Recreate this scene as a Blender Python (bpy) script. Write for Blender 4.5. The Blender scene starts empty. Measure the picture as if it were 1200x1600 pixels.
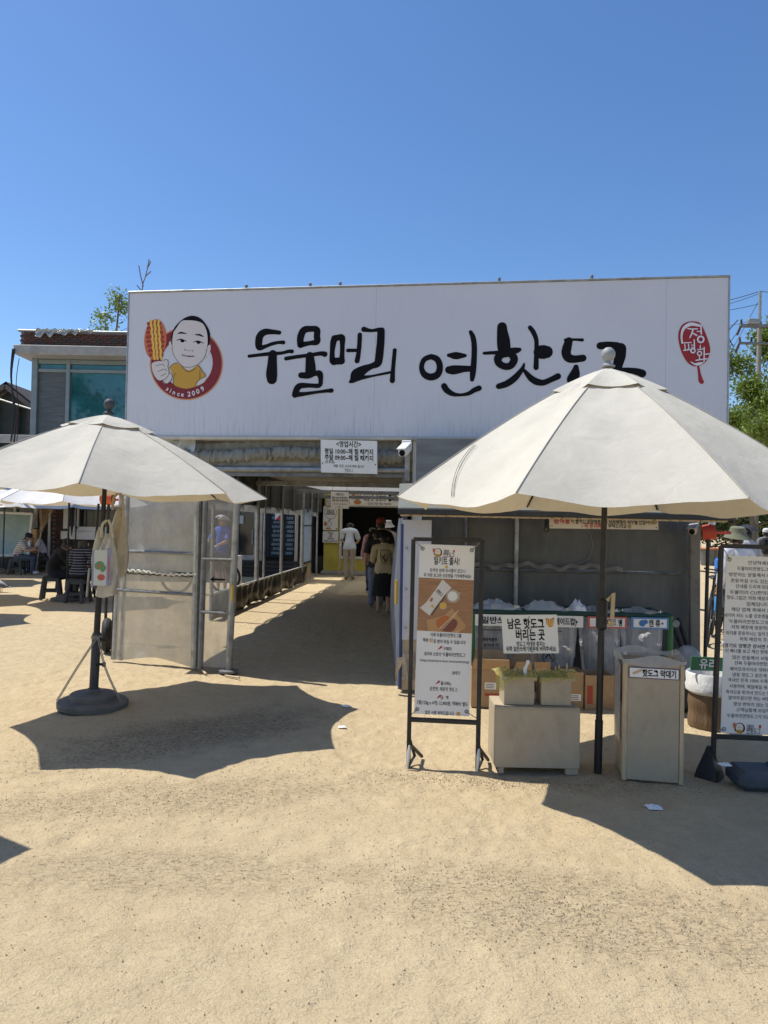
import bpy, bmesh, math, random
import numpy as np
from mathutils import Vector as V, Matrix, noise as mnoise
random.seed(7)
R = math.radians
scene = bpy.context.scene
COL = scene.collection

# ------------------------------------------------------------------ camera, sky, sun, exposure
CAM = V((0.0, 0.0, 1.6)); FPX = 1100.0
PITCH = math.atan(18.0 / FPX); ROLL = 0.0200
cF = V((0, math.cos(PITCH), math.sin(PITCH)))
_u = V((0, -math.sin(PITCH), math.cos(PITCH))); _r = V((1, 0, 0))
cR = _r * math.cos(ROLL) + _u * math.sin(ROLL)
cU = _u * math.cos(ROLL) - _r * math.sin(ROLL)
cd = bpy.data.cameras.new('camera'); cam = bpy.data.objects.new('camera', cd); COL.objects.link(cam)
cd.sensor_fit = 'AUTO'; cd.sensor_width = 36.0; cd.lens = FPX / 1600 * 36.0
cd.clip_start = 0.05; cd.clip_end = 2000
cam.matrix_world = Matrix(((cR.x, cU.x, -cF.x, CAM.x), (cR.y, cU.y, -cF.y, CAM.y), (cR.z, cU.z, -cF.z, CAM.z), (0, 0, 0, 1)))
scene.camera = cam

SUN_V = V((-0.486, 0.155, 1.0)).normalized()          # towards the sun
w = bpy.data.worlds.new('World'); scene.world = w; w.use_nodes = True
wn = w.node_tree; sky = wn.nodes.new('ShaderNodeTexSky'); sky.sky_type = 'NISHITA'; sky.sun_disc = False
sky.sun_elevation = math.asin(SUN_V.z); sky.sun_rotation = math.atan2(SUN_V.x, SUN_V.y)
sky.air_density = 1.0; sky.dust_density = 0.35; sky.ozone_density = 3.0; sky.altitude = 50
bg = wn.nodes['Background']; bg.inputs['Strength'].default_value = 0.115
hs = wn.nodes.new('ShaderNodeHueSaturation'); hs.inputs['Saturation'].default_value = 1.18; hs.inputs['Hue'].default_value = .504; hs.inputs['Value'].default_value = 1.16
wn.links.new(sky.outputs[0], hs.inputs['Color']); wn.links.new(hs.outputs[0], bg.inputs['Color'])
sl = bpy.data.lights.new('sun', 'SUN'); sl.energy = 4.6; sl.angle = R(0.5); sl.color = (1.0, 0.95, 0.86)
so = bpy.data.objects.new('sun', sl); COL.objects.link(so); so.location = (-6, 2, 14)
so.rotation_euler = (-SUN_V).to_track_quat('-Z', 'Y').to_euler()
vs = scene.view_settings; vs.view_transform = 'Standard'; vs.look = 'None'; vs.exposure = 0.25; vs.gamma = 1.0; vs.use_curve_mapping = False
try:
    scene.cycles.max_bounces = 8; scene.cycles.transparent_max_bounces = 16
    scene.cycles.use_denoising = True
except Exception: pass

def ray(px, py): return cF * FPX + cR * (px - 600) - cU * (py - 800)
def at(px, py, y):                                     # the point seen at (px,py) at world distance y
    d = ray(px, py); return CAM + d * (y / d.y)
def gd(px, py, z=0.0):                                 # the ground point seen at (px,py)
    d = ray(px, py); return CAM + d * ((z - 1.6) / d.z)

# ------------------------------------------------------------------ materials
MATS = {}
def lin(r, g, b):
    f = lambda c: ((c / 255 + 0.055) / 1.055) ** 2.4 if c > 10 else c / 255 / 12.92
    return (f(r), f(g), f(b))
class NT:
    def __init__(s, name):
        s.m = bpy.data.materials.new(name); s.m.use_nodes = True; s.t = s.m.node_tree
        s.n = s.t.nodes; s.p = s.n['Principled BSDF']; s.out = s.n['Material Output']; s._tc = None
    def new(s, t, **k):
        n = s.n.new(t)
        for a, b in k.items(): setattr(n, a, b)
        return n
    def l(s, a, b): s.t.links.new(a, b)
    def tc(s):
        if not s._tc: s._tc = s.new('ShaderNodeTexCoord')
        return s._tc.outputs['Object']
    def geo(s): return s.new('ShaderNodeNewGeometry').outputs['Position']
    def noise(s, scale, detail=4, rough=.55, co=None, sc3=None, dist=0):
        n = s.new('ShaderNodeTexNoise'); n.inputs['Scale'].default_value = scale; n.inputs['Detail'].default_value = detail
        n.inputs['Roughness'].default_value = rough; n.inputs['Distortion'].default_value = dist
        co = co or s.tc()
        if sc3:
            mp = s.new('ShaderNodeMapping'); mp.inputs['Scale'].default_value = sc3; s.l(co, mp.inputs[0]); co = mp.outputs[0]
        s.l(co, n.inputs['Vector']); return n.outputs['Fac']
    def ramp(s, fac, stops):
        r = s.new('ShaderNodeValToRGB'); e = r.color_ramp.elements
        while len(e) > 1: e.remove(e[-1])
        e[0].position = stops[0][0]; c = stops[0][1]; e[0].color = (*c, 1) if isinstance(c, tuple) else (c, c, c, 1)
        for p, c in stops[1:]:
            x = e.new(p); x.color = (*c, 1) if isinstance(c, tuple) else (c, c, c, 1)
        s.l(fac, r.inputs[0]); return r.outputs[0]
    def mix(s, fac, a, b, blend='MIX'):
        n = s.new('ShaderNodeMix', data_type='RGBA', blend_type=blend)
        for sock, v in ((n.inputs[0], fac), (n.inputs[6], a), (n.inputs[7], b)):
            if hasattr(v, 'links') or hasattr(v, 'is_linked'): s.l(v, sock)
            elif isinstance(v, (int, float)): sock.default_value = v if sock == n.inputs[0] else (v, v, v, 1)
            else: sock.default_value = (*v, 1)
        return n.outputs[2]
    def math(s, op, a, b=0.0, clamp=False):
        n = s.new('ShaderNodeMath', operation=op, use_clamp=clamp)
        for sock, v in ((n.inputs[0], a), (n.inputs[1], b)):
            if isinstance(v, (int, float)): sock.default_value = v
            else: s.l(v, sock)
        return n.outputs[0]
    def bump(s, h, strength=.5, dist=.01, prev=None):
        b = s.new('ShaderNodeBump'); b.inputs['Strength'].default_value = strength; b.inputs['Distance'].default_value = dist
        s.l(h, b.inputs['Height'])
        if prev is not None: s.l(prev, b.inputs['Normal'])
        return b.outputs[0]
def mat(name, col, rough=.6, metal=0.0, var=.12, vs_=6.0, dirt=None, dirt_amt=.35, dirt_scale=3.0, sc3=None, bump=None, spec=.5, coat=0, emit=None):
    if name in MATS: return MATS[name]
    t = NT(name); p = t.p
    p.inputs['Roughness'].default_value = rough; p.inputs['Metallic'].default_value = metal
    p.inputs['Specular IOR Level'].default_value = spec; p.inputs['Coat Weight'].default_value = coat
    n = t.noise(vs_, 6, .6, sc3=sc3)
    lo = tuple(max(0, c * (1 - var)) for c in col); hi = tuple(min(1, c * (1 + var)) for c in col)
    c = t.ramp(n, [(.3, lo), (.7, hi)])
    if dirt:
        dn = t.noise(dirt_scale, 9, .68, sc3=sc3)
        f = t.ramp(dn, [(.5, 0.0), (.72, dirt_amt)])
        c = t.mix(f, c, dirt)
        rr = t.ramp(dn, [(.4, rough), (.7, min(1, rough + .2))]); t.l(rr, p.inputs['Roughness'])
    t.l(c, p.inputs['Base Color'])
    if bump:
        t.l(t.bump(t.noise(bump[0], 5, .6, sc3=bump[3] if len(bump) > 3 else None), bump[1], bump[2]), p.inputs['Normal'])
    MATS[name] = t.m; return t.m

def film(name, col, opac, rough=.25, trans=.45, streak=(1.2, 1.2, .8)):
    """cloudy plastic film: part clear, part scattering, with folds and dirt"""
    if name in MATS: return MATS[name]
    t = NT(name); t.n.remove(t.p)
    n = t.noise(3.5, 7, .62, sc3=streak); n2 = t.noise(14, 5, .6)
    fac = t.ramp(n, [(.32, opac[0]), (.68, opac[1])])
    c = t.mix(t.ramp(n2, [(.35, 0.0), (.75, .5)]), col, tuple(x * .72 for x in col))
    d = t.new('ShaderNodeBsdfDiffuse'); tr = t.new('ShaderNodeBsdfTranslucent'); g = t.new('ShaderNodeBsdfGlossy'); g.inputs['Roughness'].default_value = rough
    t.l(c, d.inputs[0]); t.l(c, tr.inputs[0])
    tp = t.new('ShaderNodeBsdfTransparent')
    m1 = t.new('ShaderNodeMixShader'); m1.inputs[0].default_value = trans; t.l(d.outputs[0], m1.inputs[1]); t.l(tr.outputs[0], m1.inputs[2])
    m2 = t.new('ShaderNodeMixShader'); t.l(fac, m2.inputs[0]); t.l(tp.outputs[0], m2.inputs[1]); t.l(m1.outputs[0], m2.inputs[2])
    lw = t.new('ShaderNodeLayerWeight'); lw.inputs[0].default_value = .25
    gf = t.math('MULTIPLY', lw.outputs['Fresnel'], .55)
    m3 = t.new('ShaderNodeMixShader'); t.l(gf, m3.inputs[0]); t.l(m2.outputs[0], m3.inputs[1]); t.l(g.outputs[0], m3.inputs[2])
    b = t.bump(t.noise(9, 6, .6, sc3=(1, 1, .35), dist=1.2), .5, .02)
    for q in (d, g, tr): t.l(b, q.inputs['Normal'])
    t.l(m3.outputs[0], t.out.inputs[0]); MATS[name] = t.m; return t.m

def fabric(name, col, trans=.15, stain=(.30, .26, .20), weave=True, stain_amt=.5):
    if name in MATS: return MATS[name]
    t = NT(name); t.n.remove(t.p)
    n = t.noise(5, 8, .62); sn = t.noise(2.4, 10, .72); sp = t.noise(60, 3, .6, sc3=(1, 1, .3))
    c = t.ramp(n, [(.3, tuple(x * .93 for x in col)), (.7, tuple(min(1, x * 1.04) for x in col))])
    c = t.mix(t.ramp(sn, [(.56, 0.0), (.78, stain_amt)]), c, stain)
    c = t.mix(t.ramp(sp, [(.69, 0.0), (.76, stain_amt * 1.1)]), c, tuple(x * .6 for x in stain))
    d = t.new('ShaderNodeBsdfDiffuse'); tr = t.new('ShaderNodeBsdfTranslucent'); t.l(c, d.inputs[0])
    tc_ = t.mix(1.0, c, (1.0, .80, .55), 'MULTIPLY'); t.l(tc_, tr.inputs[0])
    h = t.noise(420, 2, .5); b = t.bump(h, .35, .002); b = t.bump(t.noise(7, 4, .5, dist=.6), .35, .02, b)
    t.l(b, d.inputs['Normal'])
    m1 = t.new('ShaderNodeMixShader'); m1.inputs[0].default_value = trans; t.l(d.outputs[0], m1.inputs[1]); t.l(tr.outputs[0], m1.inputs[2])
    t.l(m1.outputs[0], t.out.inputs[0]); MATS[name] = t.m; return t.m

def stripes(name, a, b, freq, duty=.5, axis='Z', rough=.9):
    if name in MATS: return MATS[name]
    t = NT(name); sx = t.new('ShaderNodeSeparateXYZ'); t.l(t.tc(), sx.inputs[0])
    f = t.math('FRACT', t.math('MULTIPLY', sx.outputs[axis], freq)); m = t.math('GREATER_THAN', f, duty)
    t.l(t.mix(m, a, b), t.p.inputs['Base Color']); t.p.inputs['Roughness'].default_value = rough
    MATS[name] = t.m; return t.m

# ------------------------------------------------------------------ mesh building
MW = {}
def newobj(name, data, parent=None):
    o = bpy.data.objects.new(name, data); COL.objects.link(o)
    if parent is not None: o.parent = parent
    return o
def root_of(o):
    while o.parent is not None: o = o.parent
    return o
def thing(name, label, cat, loc=(0, 0, 0), rz=0.0, group=None):
    o = newobj(name, None); o.location = loc; o.rotation_euler = (0, 0, rz); o.empty_display_size = .1
    MW[o.name] = Matrix.Translation(V(loc)) @ Matrix.Rotation(rz, 4, 'Z')
    o['label'] = label; o['category'] = cat
    if group: o['group'] = group
    return o
def tag(o, label, cat=None, group=None, kind=None):
    if label: o['label'] = label
    if cat: o['category'] = cat
    if group: o['group'] = group
    if kind: o['kind'] = kind
    return o
def copy_tree(o, label=None, group=None, parent=None):
    c = o.copy(); COL.objects.link(c); c.parent = parent
    if label: c['label'] = label
    if group: c['group'] = group
    for ch in list(o.children): copy_tree(ch, None, None, c)
    return c

def smooth_path(pts, n=4):
    """Catmull-Rom through tuples of any length"""
    P = [np.array(p, float) for p in pts]
    if len(P) < 3: return [tuple(p) for p in P]
    out = []
    for i in range(len(P) - 1):
        p0 = P[max(i - 1, 0)]; p1 = P[i]; p2 = P[i + 1]; p3 = P[min(i + 2, len(P) - 1)]
        for k in range(n):
            t = k / n
            out.append(tuple(.5 * ((2 * p1) + (-p0 + p2) * t + (2 * p0 - 5 * p1 + 4 * p2 - p3) * t * t + (-p0 + 3 * p1 - 3 * p2 + p3) * t ** 3)))
    out.append(tuple(P[-1])); return out

class MB:
    def __init__(s): s.v = []; s.f = []; s.mi = []; s.cur = 0
    def add(s, vs, fs):
        k = len(s.v); s.v += [tuple(x) for x in vs]
        for f in fs: s.f.append(tuple(i + k for i in f)); s.mi.append(s.cur)
        return s
    def frame(s, o, ex, ey, ez, sx, sy, sz, bev=0.0):
        """box centred at o, half axes along ex,ey,ez"""
        ex, ey, ez = V(ex).normalized() * sx / 2, V(ey).normalized() * sy / 2, V(ez).normalized() * sz / 2; o = V(o)
        if bev <= 0:
            vs = [o + ex * a + ey * b + ez * c for a in (-1, 1) for b in (-1, 1) for c in (-1, 1)]
            return s.add(vs, [(0, 1, 3, 2), (4, 6, 7, 5), (0, 4, 5, 1), (2, 3, 7, 6), (0, 2, 6, 4), (1, 5, 7, 3)])
        bev = min(bev, sx * .45, sy * .45, sz * .45)
        qx, qy, qz = 1 - 2 * bev / sx, 1 - 2 * bev / sy, 1 - 2 * bev / sz
        vs = []; idx = {}
        for a in (-1, 1):
            for b in (-1, 1):
                for c in (-1, 1):
                    for ax in range(3):
                        idx[a, b, c, ax] = len(vs)
                        vs.append(o + ex * a * (1 if ax == 0 else qx) + ey * b * (1 if ax == 1 else qy) + ez * c * (1 if ax == 2 else qz))
        I = lambda a, b, c, ax: idx[a, b, c, ax]
        fs = []
        for a in (-1, 1):
            q = [(a, -1, -1), (a, 1, -1), (a, 1, 1), (a, -1, 1)]; fs.append(tuple(I(*x, 0) for x in (q if a > 0 else q[::-1])))
            q = [(-1, a, -1), (1, a, -1), (1, a, 1), (-1, a, 1)]; fs.append(tuple(I(*x, 1) for x in (q[::-1] if a > 0 else q)))
            q = [(-1, -1, a), (1, -1, a), (1, 1, a), (-1, 1, a)]; fs.append(tuple(I(*x, 2) for x in (q if a > 0 else q[::-1])))
        for b in (-1, 1):
            for c in (-1, 1):
                fs.append((I(-1, b, c, 1), I(1, b, c, 1), I(1, b, c, 2), I(-1, b, c, 2)))
                fs.append((I(b, -1, c, 0), I(b, 1, c, 0), I(b, 1, c, 2), I(b, -1, c, 2)))
                fs.append((I(b, c, -1, 0), I(b, c, 1, 0), I(b, c, 1, 1), I(b, c, -1, 1)))
        for a in (-1, 1):
            for b in (-1, 1):
                for c in (-1, 1): fs.append((I(a, b, c, 0), I(a, b, c, 1), I(a, b, c, 2)))
        return s.add(vs, fs)
    def box(s, c, size, rz=0.0, bev=0.0):
        ex = V((math.cos(rz), math.sin(rz), 0)); ey = V((-math.sin(rz), math.cos(rz), 0))
        return s.frame(c, ex, ey, (0, 0, 1), *size, bev)
    def beam(s, p0, p1, w_, h, up=(0, 0, 1), bev=0.0):
        p0, p1 = V(p0), V(p1); d = p1 - p0; e = d.normalized(); u = V(up)
        if abs(e.dot(u.normalized())) > .98: u = V((0, 1, 0))
        sx = e.cross(u).normalized(); uz = sx.cross(e)
        return s.frame((p0 + p1) / 2, e, sx, uz, d.length, w_, h, bev)
    def slab(s, a, b, c, d, t):
        """quad a,b,c,d with thickness t behind its normal (a->b x a->d faces out)"""
        a, b, c, d = map(V, (a, b, c, d)); n = (b - a).cross(d - a).normalized() * -t
        return s.add([a, b, c, d, a + n, b + n, c + n, d + n], [(0, 1, 2, 3), (7, 6, 5, 4), (0, 4, 5, 1), (1, 5, 6, 2), (2, 6, 7, 3), (3, 7, 4, 0)])
    def tube(s, pts, r, n=8, caps=True, squash=None):
        P = [V(p[:3]) for p in pts]; m = len(P); rs = r if isinstance(r, (list, tuple)) else [r] * m
        k = len(s.v); t0 = (P[1] - P[0]).normalized(); u = t0.orthogonal().normalized()
        for i in range(m):
            t = (P[min(i + 1, m - 1)] - P[max(i - 1, 0)]).normalized()
            u = (u - t * u.dot(t)); u = u.normalized() if u.length > 1e-6 else t.orthogonal().normalized(); b = t.cross(u)
            for j in range(n):
                a = 2 * math.pi * j / n; s.v.append(tuple(P[i] + (u * math.cos(a) + b * math.sin(a)) * rs[i]))
        fs = [(k + i * n + j, k + i * n + (j + 1) % n, k + (i + 1) * n + (j + 1) % n, k + (i + 1) * n + j) for i in range(m - 1) for j in range(n)]
        if caps: fs += [tuple(k + j for j in range(n))[::-1], tuple(k + (m - 1) * n + j for j in range(n))]
        s.f += fs; s.mi += [s.cur] * len(fs); return s
    def lathe(s, prof, c=(0, 0, 0), n=20, M=None, caps=True):
        c = V(c); k = len(s.v); M = M or Matrix.Identity(3)
        for r, z in prof:
            for j in range(n):
                a = 2 * math.pi * j / n; s.v.append(tuple(c + M @ V((r * math.cos(a), r * math.sin(a), z))))
        m = len(prof)
        fs = [(k + i * n + j, k + i * n + (j + 1) % n, k + (i + 1) * n + (j + 1) % n, k + (i + 1) * n + j) for i in range(m - 1) for j in range(n)]
        if caps: fs += [tuple(k + j for j in range(n))[::-1], tuple(k + (m - 1) * n + j for j in range(n))]
        s.f += fs; s.mi += [s.cur] * len(fs); return s
    def ball(s, c, r, n=12, m=8):
        rx, ry, rz = r if isinstance(r, (tuple, list)) else (r, r, r)
        c = V(c); vs = [c + V((0, 0, -rz))]; fs = []
        for i in range(1, m):
            p = math.pi * i / m
            for j in range(n):
                a = 2 * math.pi * j / n; vs.append(c + V((rx * math.sin(p) * math.cos(a), ry * math.sin(p) * math.sin(a), -rz * math.cos(p))))
        vs.append(c + V((0, 0, rz))); L = len(vs) - 1
        for j in range(n):
            fs.append((0, 1 + (j + 1) % n, 1 + j)); fs.append((L, 1 + (m - 2) * n + j, 1 + (m - 2) * n + (j + 1) % n))
            for i in range(m - 2): fs.append((1 + i * n + j, 1 + i * n + (j + 1) % n, 1 + (i + 1) * n + (j + 1) % n, 1 + (i + 1) * n + j))
        return s.add(vs, fs)
    def torus(s, c, r, q, ax=(0, 1, 0), n=32, m=8):
        c = V(c); ax = V(ax).normalized(); u = ax.orthogonal().normalized(); w_ = ax.cross(u); vs = []; fs = []
        for i in range(n):
            a = 2 * math.pi * i / n; d = u * math.cos(a) + w_ * math.sin(a)
            for j in range(m):
                b = 2 * math.pi * j / m; vs.append(c + d * (r + q * math.cos(b)) + ax * q * math.sin(b))
        for i in range(n):
            for j in range(m): fs.append((i * m + j, ((i + 1) % n) * m + j, ((i + 1) % n) * m + (j + 1) % m, i * m + (j + 1) % m))
        return s.add(vs, fs)
    def grid(s, fn, nu, nv):
        k = len(s.v)
        for i in range(nu + 1):
            for j in range(nv + 1): s.v.append(tuple(fn(i / nu, j / nv)))
        for i in range(nu):
            for j in range(nv):
                s.f.append((k + i * (nv + 1) + j, k + (i + 1) * (nv + 1) + j, k + (i + 1) * (nv + 1) + j + 1, k + i * (nv + 1) + j + 1)); s.mi.append(s.cur)
        return s
    def poly(s, pts): return s.add(pts, [tuple(range(len(pts)))])
    def build(s, name, m, parent=None, smooth=False, kind=None, label=None, local=False):
        me = bpy.data.meshes.new(name); vs = s.v
        if parent is not None and not local:
            M = MW.get(root_of(parent).name, Matrix.Identity(4)).inverted(); vs = [tuple(M @ V(x)) for x in vs]
        me.from_pydata(vs, [], s.f)
        for x in (m if isinstance(m, (list, tuple)) else [m]): me.materials.append(x)
        if isinstance(m, (list, tuple)): me.polygons.foreach_set('material_index', s.mi)
        if smooth: me.polygons.foreach_set('use_smooth', [True] * len(me.polygons))
        if len(s.f) < 6000:
            bm = bmesh.new(); bm.from_mesh(me); bmesh.ops.recalc_face_normals(bm, faces=bm.faces)
            if smooth:
                for e in bm.edges:
                    if len(e.link_faces) == 2 and e.calc_face_angle(0) > .55: e.smooth = False
            bm.to_mesh(me); bm.free()
        me.update(); o = newobj(name, me, parent)
        if kind: o['kind'] = kind
        if label: o['label'] = label
        return o
def shade_auto(o, ang=40):
    try:
        bm = bmesh.new(); bm.from_mesh(o.data)
        for e in bm.edges:
            if len(e.link_faces) == 2 and e.calc_face_angle(0) > R(ang): e.smooth = False
        for f in bm.faces: f.smooth = True
        bm.to_mesh(o.data); bm.free()
    except Exception: pass
    return o

# ------------------------------------------------------------------ flat print: strokes, polygons and lettering on a plane
class Plane:
    """o = origin (top left), ex to the right, ez up, n towards the reader"""
    def __init__(s, o, ex, ez): s.o = V(o); s.ex = V(ex).normalized(); s.ez = V(ez).normalized(); s.n = s.ex.cross(s.ez).normalized()
    def P(s, u, v, off=0.0): return s.o + s.ex * u + s.ez * v + s.n * off
    def px(s, px, py):                                  # where the sight line through a pixel meets the plane, in plane metres
        d = ray(px, py); t = (s.o - CAM).dot(s.n) / d.dot(s.n); q = CAM + d * t - s.o; return q.dot(s.ex), q.dot(s.ez)
def stroke(mb, pl, pts, off, closed=False, sm=4):
    """brush stroke: pts (u,v,r) in plane metres"""
    P = smooth_path(pts, sm) if len(pts) > 2 else [tuple(p) for p in pts]
    k = len(P); Lp = []; Rp = []
    for i in range(k):
        a = P[max(i - 1, 0)]; b = P[min(i + 1, k - 1)]
        if closed:
            a = P[i - 1] if i > 0 else P[-2]; b = P[i + 1] if i < k - 1 else P[1]
        dx, dy = b[0] - a[0], b[1] - a[1]; L = math.hypot(dx, dy) or 1; nx, ny = -dy / L, dx / L; r = P[i][2]
        Lp.append((P[i][0] + nx * r, P[i][1] + ny * r)); Rp.append((P[i][0] - nx * r, P[i][1] - ny * r))
    vs = [pl.P(x, y, off) for x, y in Lp] + [pl.P(x, y, off) for x, y in Rp]
    mb.add(vs, [(i, k + i, k + i + 1, i + 1) for i in range(k - 1)])
    if not closed:
        for (p, q, sgn) in ((P[0], P[1], 1), (P[-1], P[-2], 1)):
            dx, dy = p[0] - q[0], p[1] - q[1]; a0 = math.atan2(dy, dx); n = 6
            cap = [pl.P(p[0] + p[2] * math.cos(a0 + math.pi * (j / n - .5)), p[1] + p[2] * math.sin(a0 + math.pi * (j / n - .5)), off) for j in range(n + 1)]
            mb.poly(cap)
def disc(mb, pl, u, v, ru, rv, off, n=28, a0=0.0):
    mb.poly([pl.P(u + ru * math.cos(2 * math.pi * j / n) * math.cos(a0) - rv * math.sin(2 * math.pi * j / n) * math.sin(a0),
                  v + ru * math.cos(2 * math.pi * j / n) * math.sin(a0) + rv * math.sin(2 * math.pi * j / n) * math.cos(a0), off) for j in range(n)])
def ring(mb, pl, u, v, r0, r1, off, n=48):
    vs = [pl.P(u + r * math.cos(2 * math.pi * j / n), v + r * math.sin(2 * math.pi * j / n), off) for r in (r0, r1) for j in range(n)]
    mb.add(vs, [(j, n + j, n + (j + 1) % n, (j + 1) % n) for j in range(n)])
_FC = bpy.data.curves.new('lettering_source', 'FONT'); _FO = bpy.data.objects.new('lettering_source', _FC)
_cache = {}
def glyphs(body, bold=0.0):
    k = (body, bold)
    if k not in _cache:
        _FC.body = body; _FC.size = 1.0; _FC.resolution_u = 2; _FC.offset = bold
        me = _FO.to_mesh(); vs = [(v.co.x, v.co.y) for v in me.vertices]; fs = [tuple(p.vertices) for p in me.polygons]; _FO.to_mesh_clear()
        _cache[k] = (vs, fs)
    return _cache[k]
def text(mb, pl, body, u, v, h, off, width=None, align='C', bold=0.012, rot=0.0):
    """lettering of cap height h, centred at v; width squeezes it to fit"""
    vs, fs = glyphs(body, bold)
    if not vs: return
    x0 = min(a[0] for a in vs); x1 = max(a[0] for a in vs); ym = .36
    s_ = h / .82; sx = s_ if not width else width / (x1 - x0)
    ax = {'C': (x0 + x1) / 2, 'L': x0, 'R': x1}[align]; c, s2 = math.cos(rot), math.sin(rot)
    out = []
    for a, b in vs:
        X = (a - ax) * sx; Y = (b - ym) * s_; out.append(pl.P(u + X * c - Y * s2, v + X * s2 + Y * c, off))
    mb.add(out, fs)
# ------------------------------------------------------------------ shared materials
M = {}
M['canvas'] = fabric('canvas_cream', (.61, .585, .505), .14, stain_amt=.36)
M['canvas_white'] = fabric('canvas_white', (.80, .78, .75), .12, stain_amt=.3)
M['seam'] = mat('seam_thread', (.36, .33, .28), .9)
M['black_metal'] = mat('black_metal', (.022, .022, .024), .45, .3, .2, dirt=(.12, .10, .08), dirt_amt=.5)
M['dark_grey'] = mat('dark_grey_plastic', (.05, .052, .056), .6, 0, .15, dirt=(.20, .17, .13), dirt_amt=.55, bump=(80, .25, .004))
M['galv'] = mat('galvanised_steel', (.36, .37, .37), .42, .75, .2, 14, dirt=(.16, .12, .08), dirt_amt=.6, dirt_scale=5)
M['galv_dark'] = mat('weathered_steel', (.20, .21, .22), .5, .6, .25, 12, dirt=(.10, .07, .05), dirt_amt=.6, dirt_scale=5)
M['print_black'] = mat('print_black', (.006, .006, .008), .6, var=.05, spec=.12)
M['print_white'] = mat('print_white', (.78, .78, .76), .45, var=.03)
M['white_board'] = mat('white_board', (.76, .755, .72), .42, var=.03, dirt=(.42, .38, .32), dirt_amt=.22)
M['sheet_white'] = mat('banner_sheet', (.72, .715, .70), .5, var=.03, dirt=(.45, .42, .38), dirt_amt=.16)
M['plywood'] = mat('plywood', (.41, .34, .24), .65, 0, .06, 4, dirt=(.22, .17, .12), dirt_amt=.32, dirt_scale=7, sc3=(1.6, 1.6, .9), bump=(50, .25, .003, (4, 4, 1)))
M['wood_light'] = mat('wood_light', (.52, .40, .25), .6, 0, .18, 9, sc3=(8, 8, 1), dirt=(.2, .14, .09), dirt_amt=.5)
M['wood_brown'] = mat('wood_brown', (.23, .13, .06), .6, 0, .25, 8, sc3=(9, 9, 1), bump=(40, .3, .004, (8, 8, 1)))
M['card'] = mat('cardboard', (.40, .265, .145), .85, 0, .12, 7, dirt=(.22, .14, .08), dirt_amt=.4)
M['rope'] = mat('rope', (.27, .25, .21), .9, 0, .3, 40)
M['skin'] = mat('skin', (.50, .31, .21), .55, 0, .08, 10)
M['hair'] = mat('hair_black', (.010, .009, .009), .5, 0, .3, 60)
M['black_cloth'] = mat('black_cloth', (.010, .010, .012), .9, 0, .25, 12, bump=(16, .35, .02))
M['tissue'] = mat('tissue', (.80, .80, .80), .9, 0, .05)
M['red'] = mat('faded_red', (.52, .06, .03), .5, 0, .15, dirt=(.3, .12, .08))
M['film'] = film('cloudy_film', (.76, .77, .73), (.66, .90))
M['glass_dark'] = mat('dark_glass', (.012, .016, .018), .06, 0, .1, spec=.8)

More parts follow.
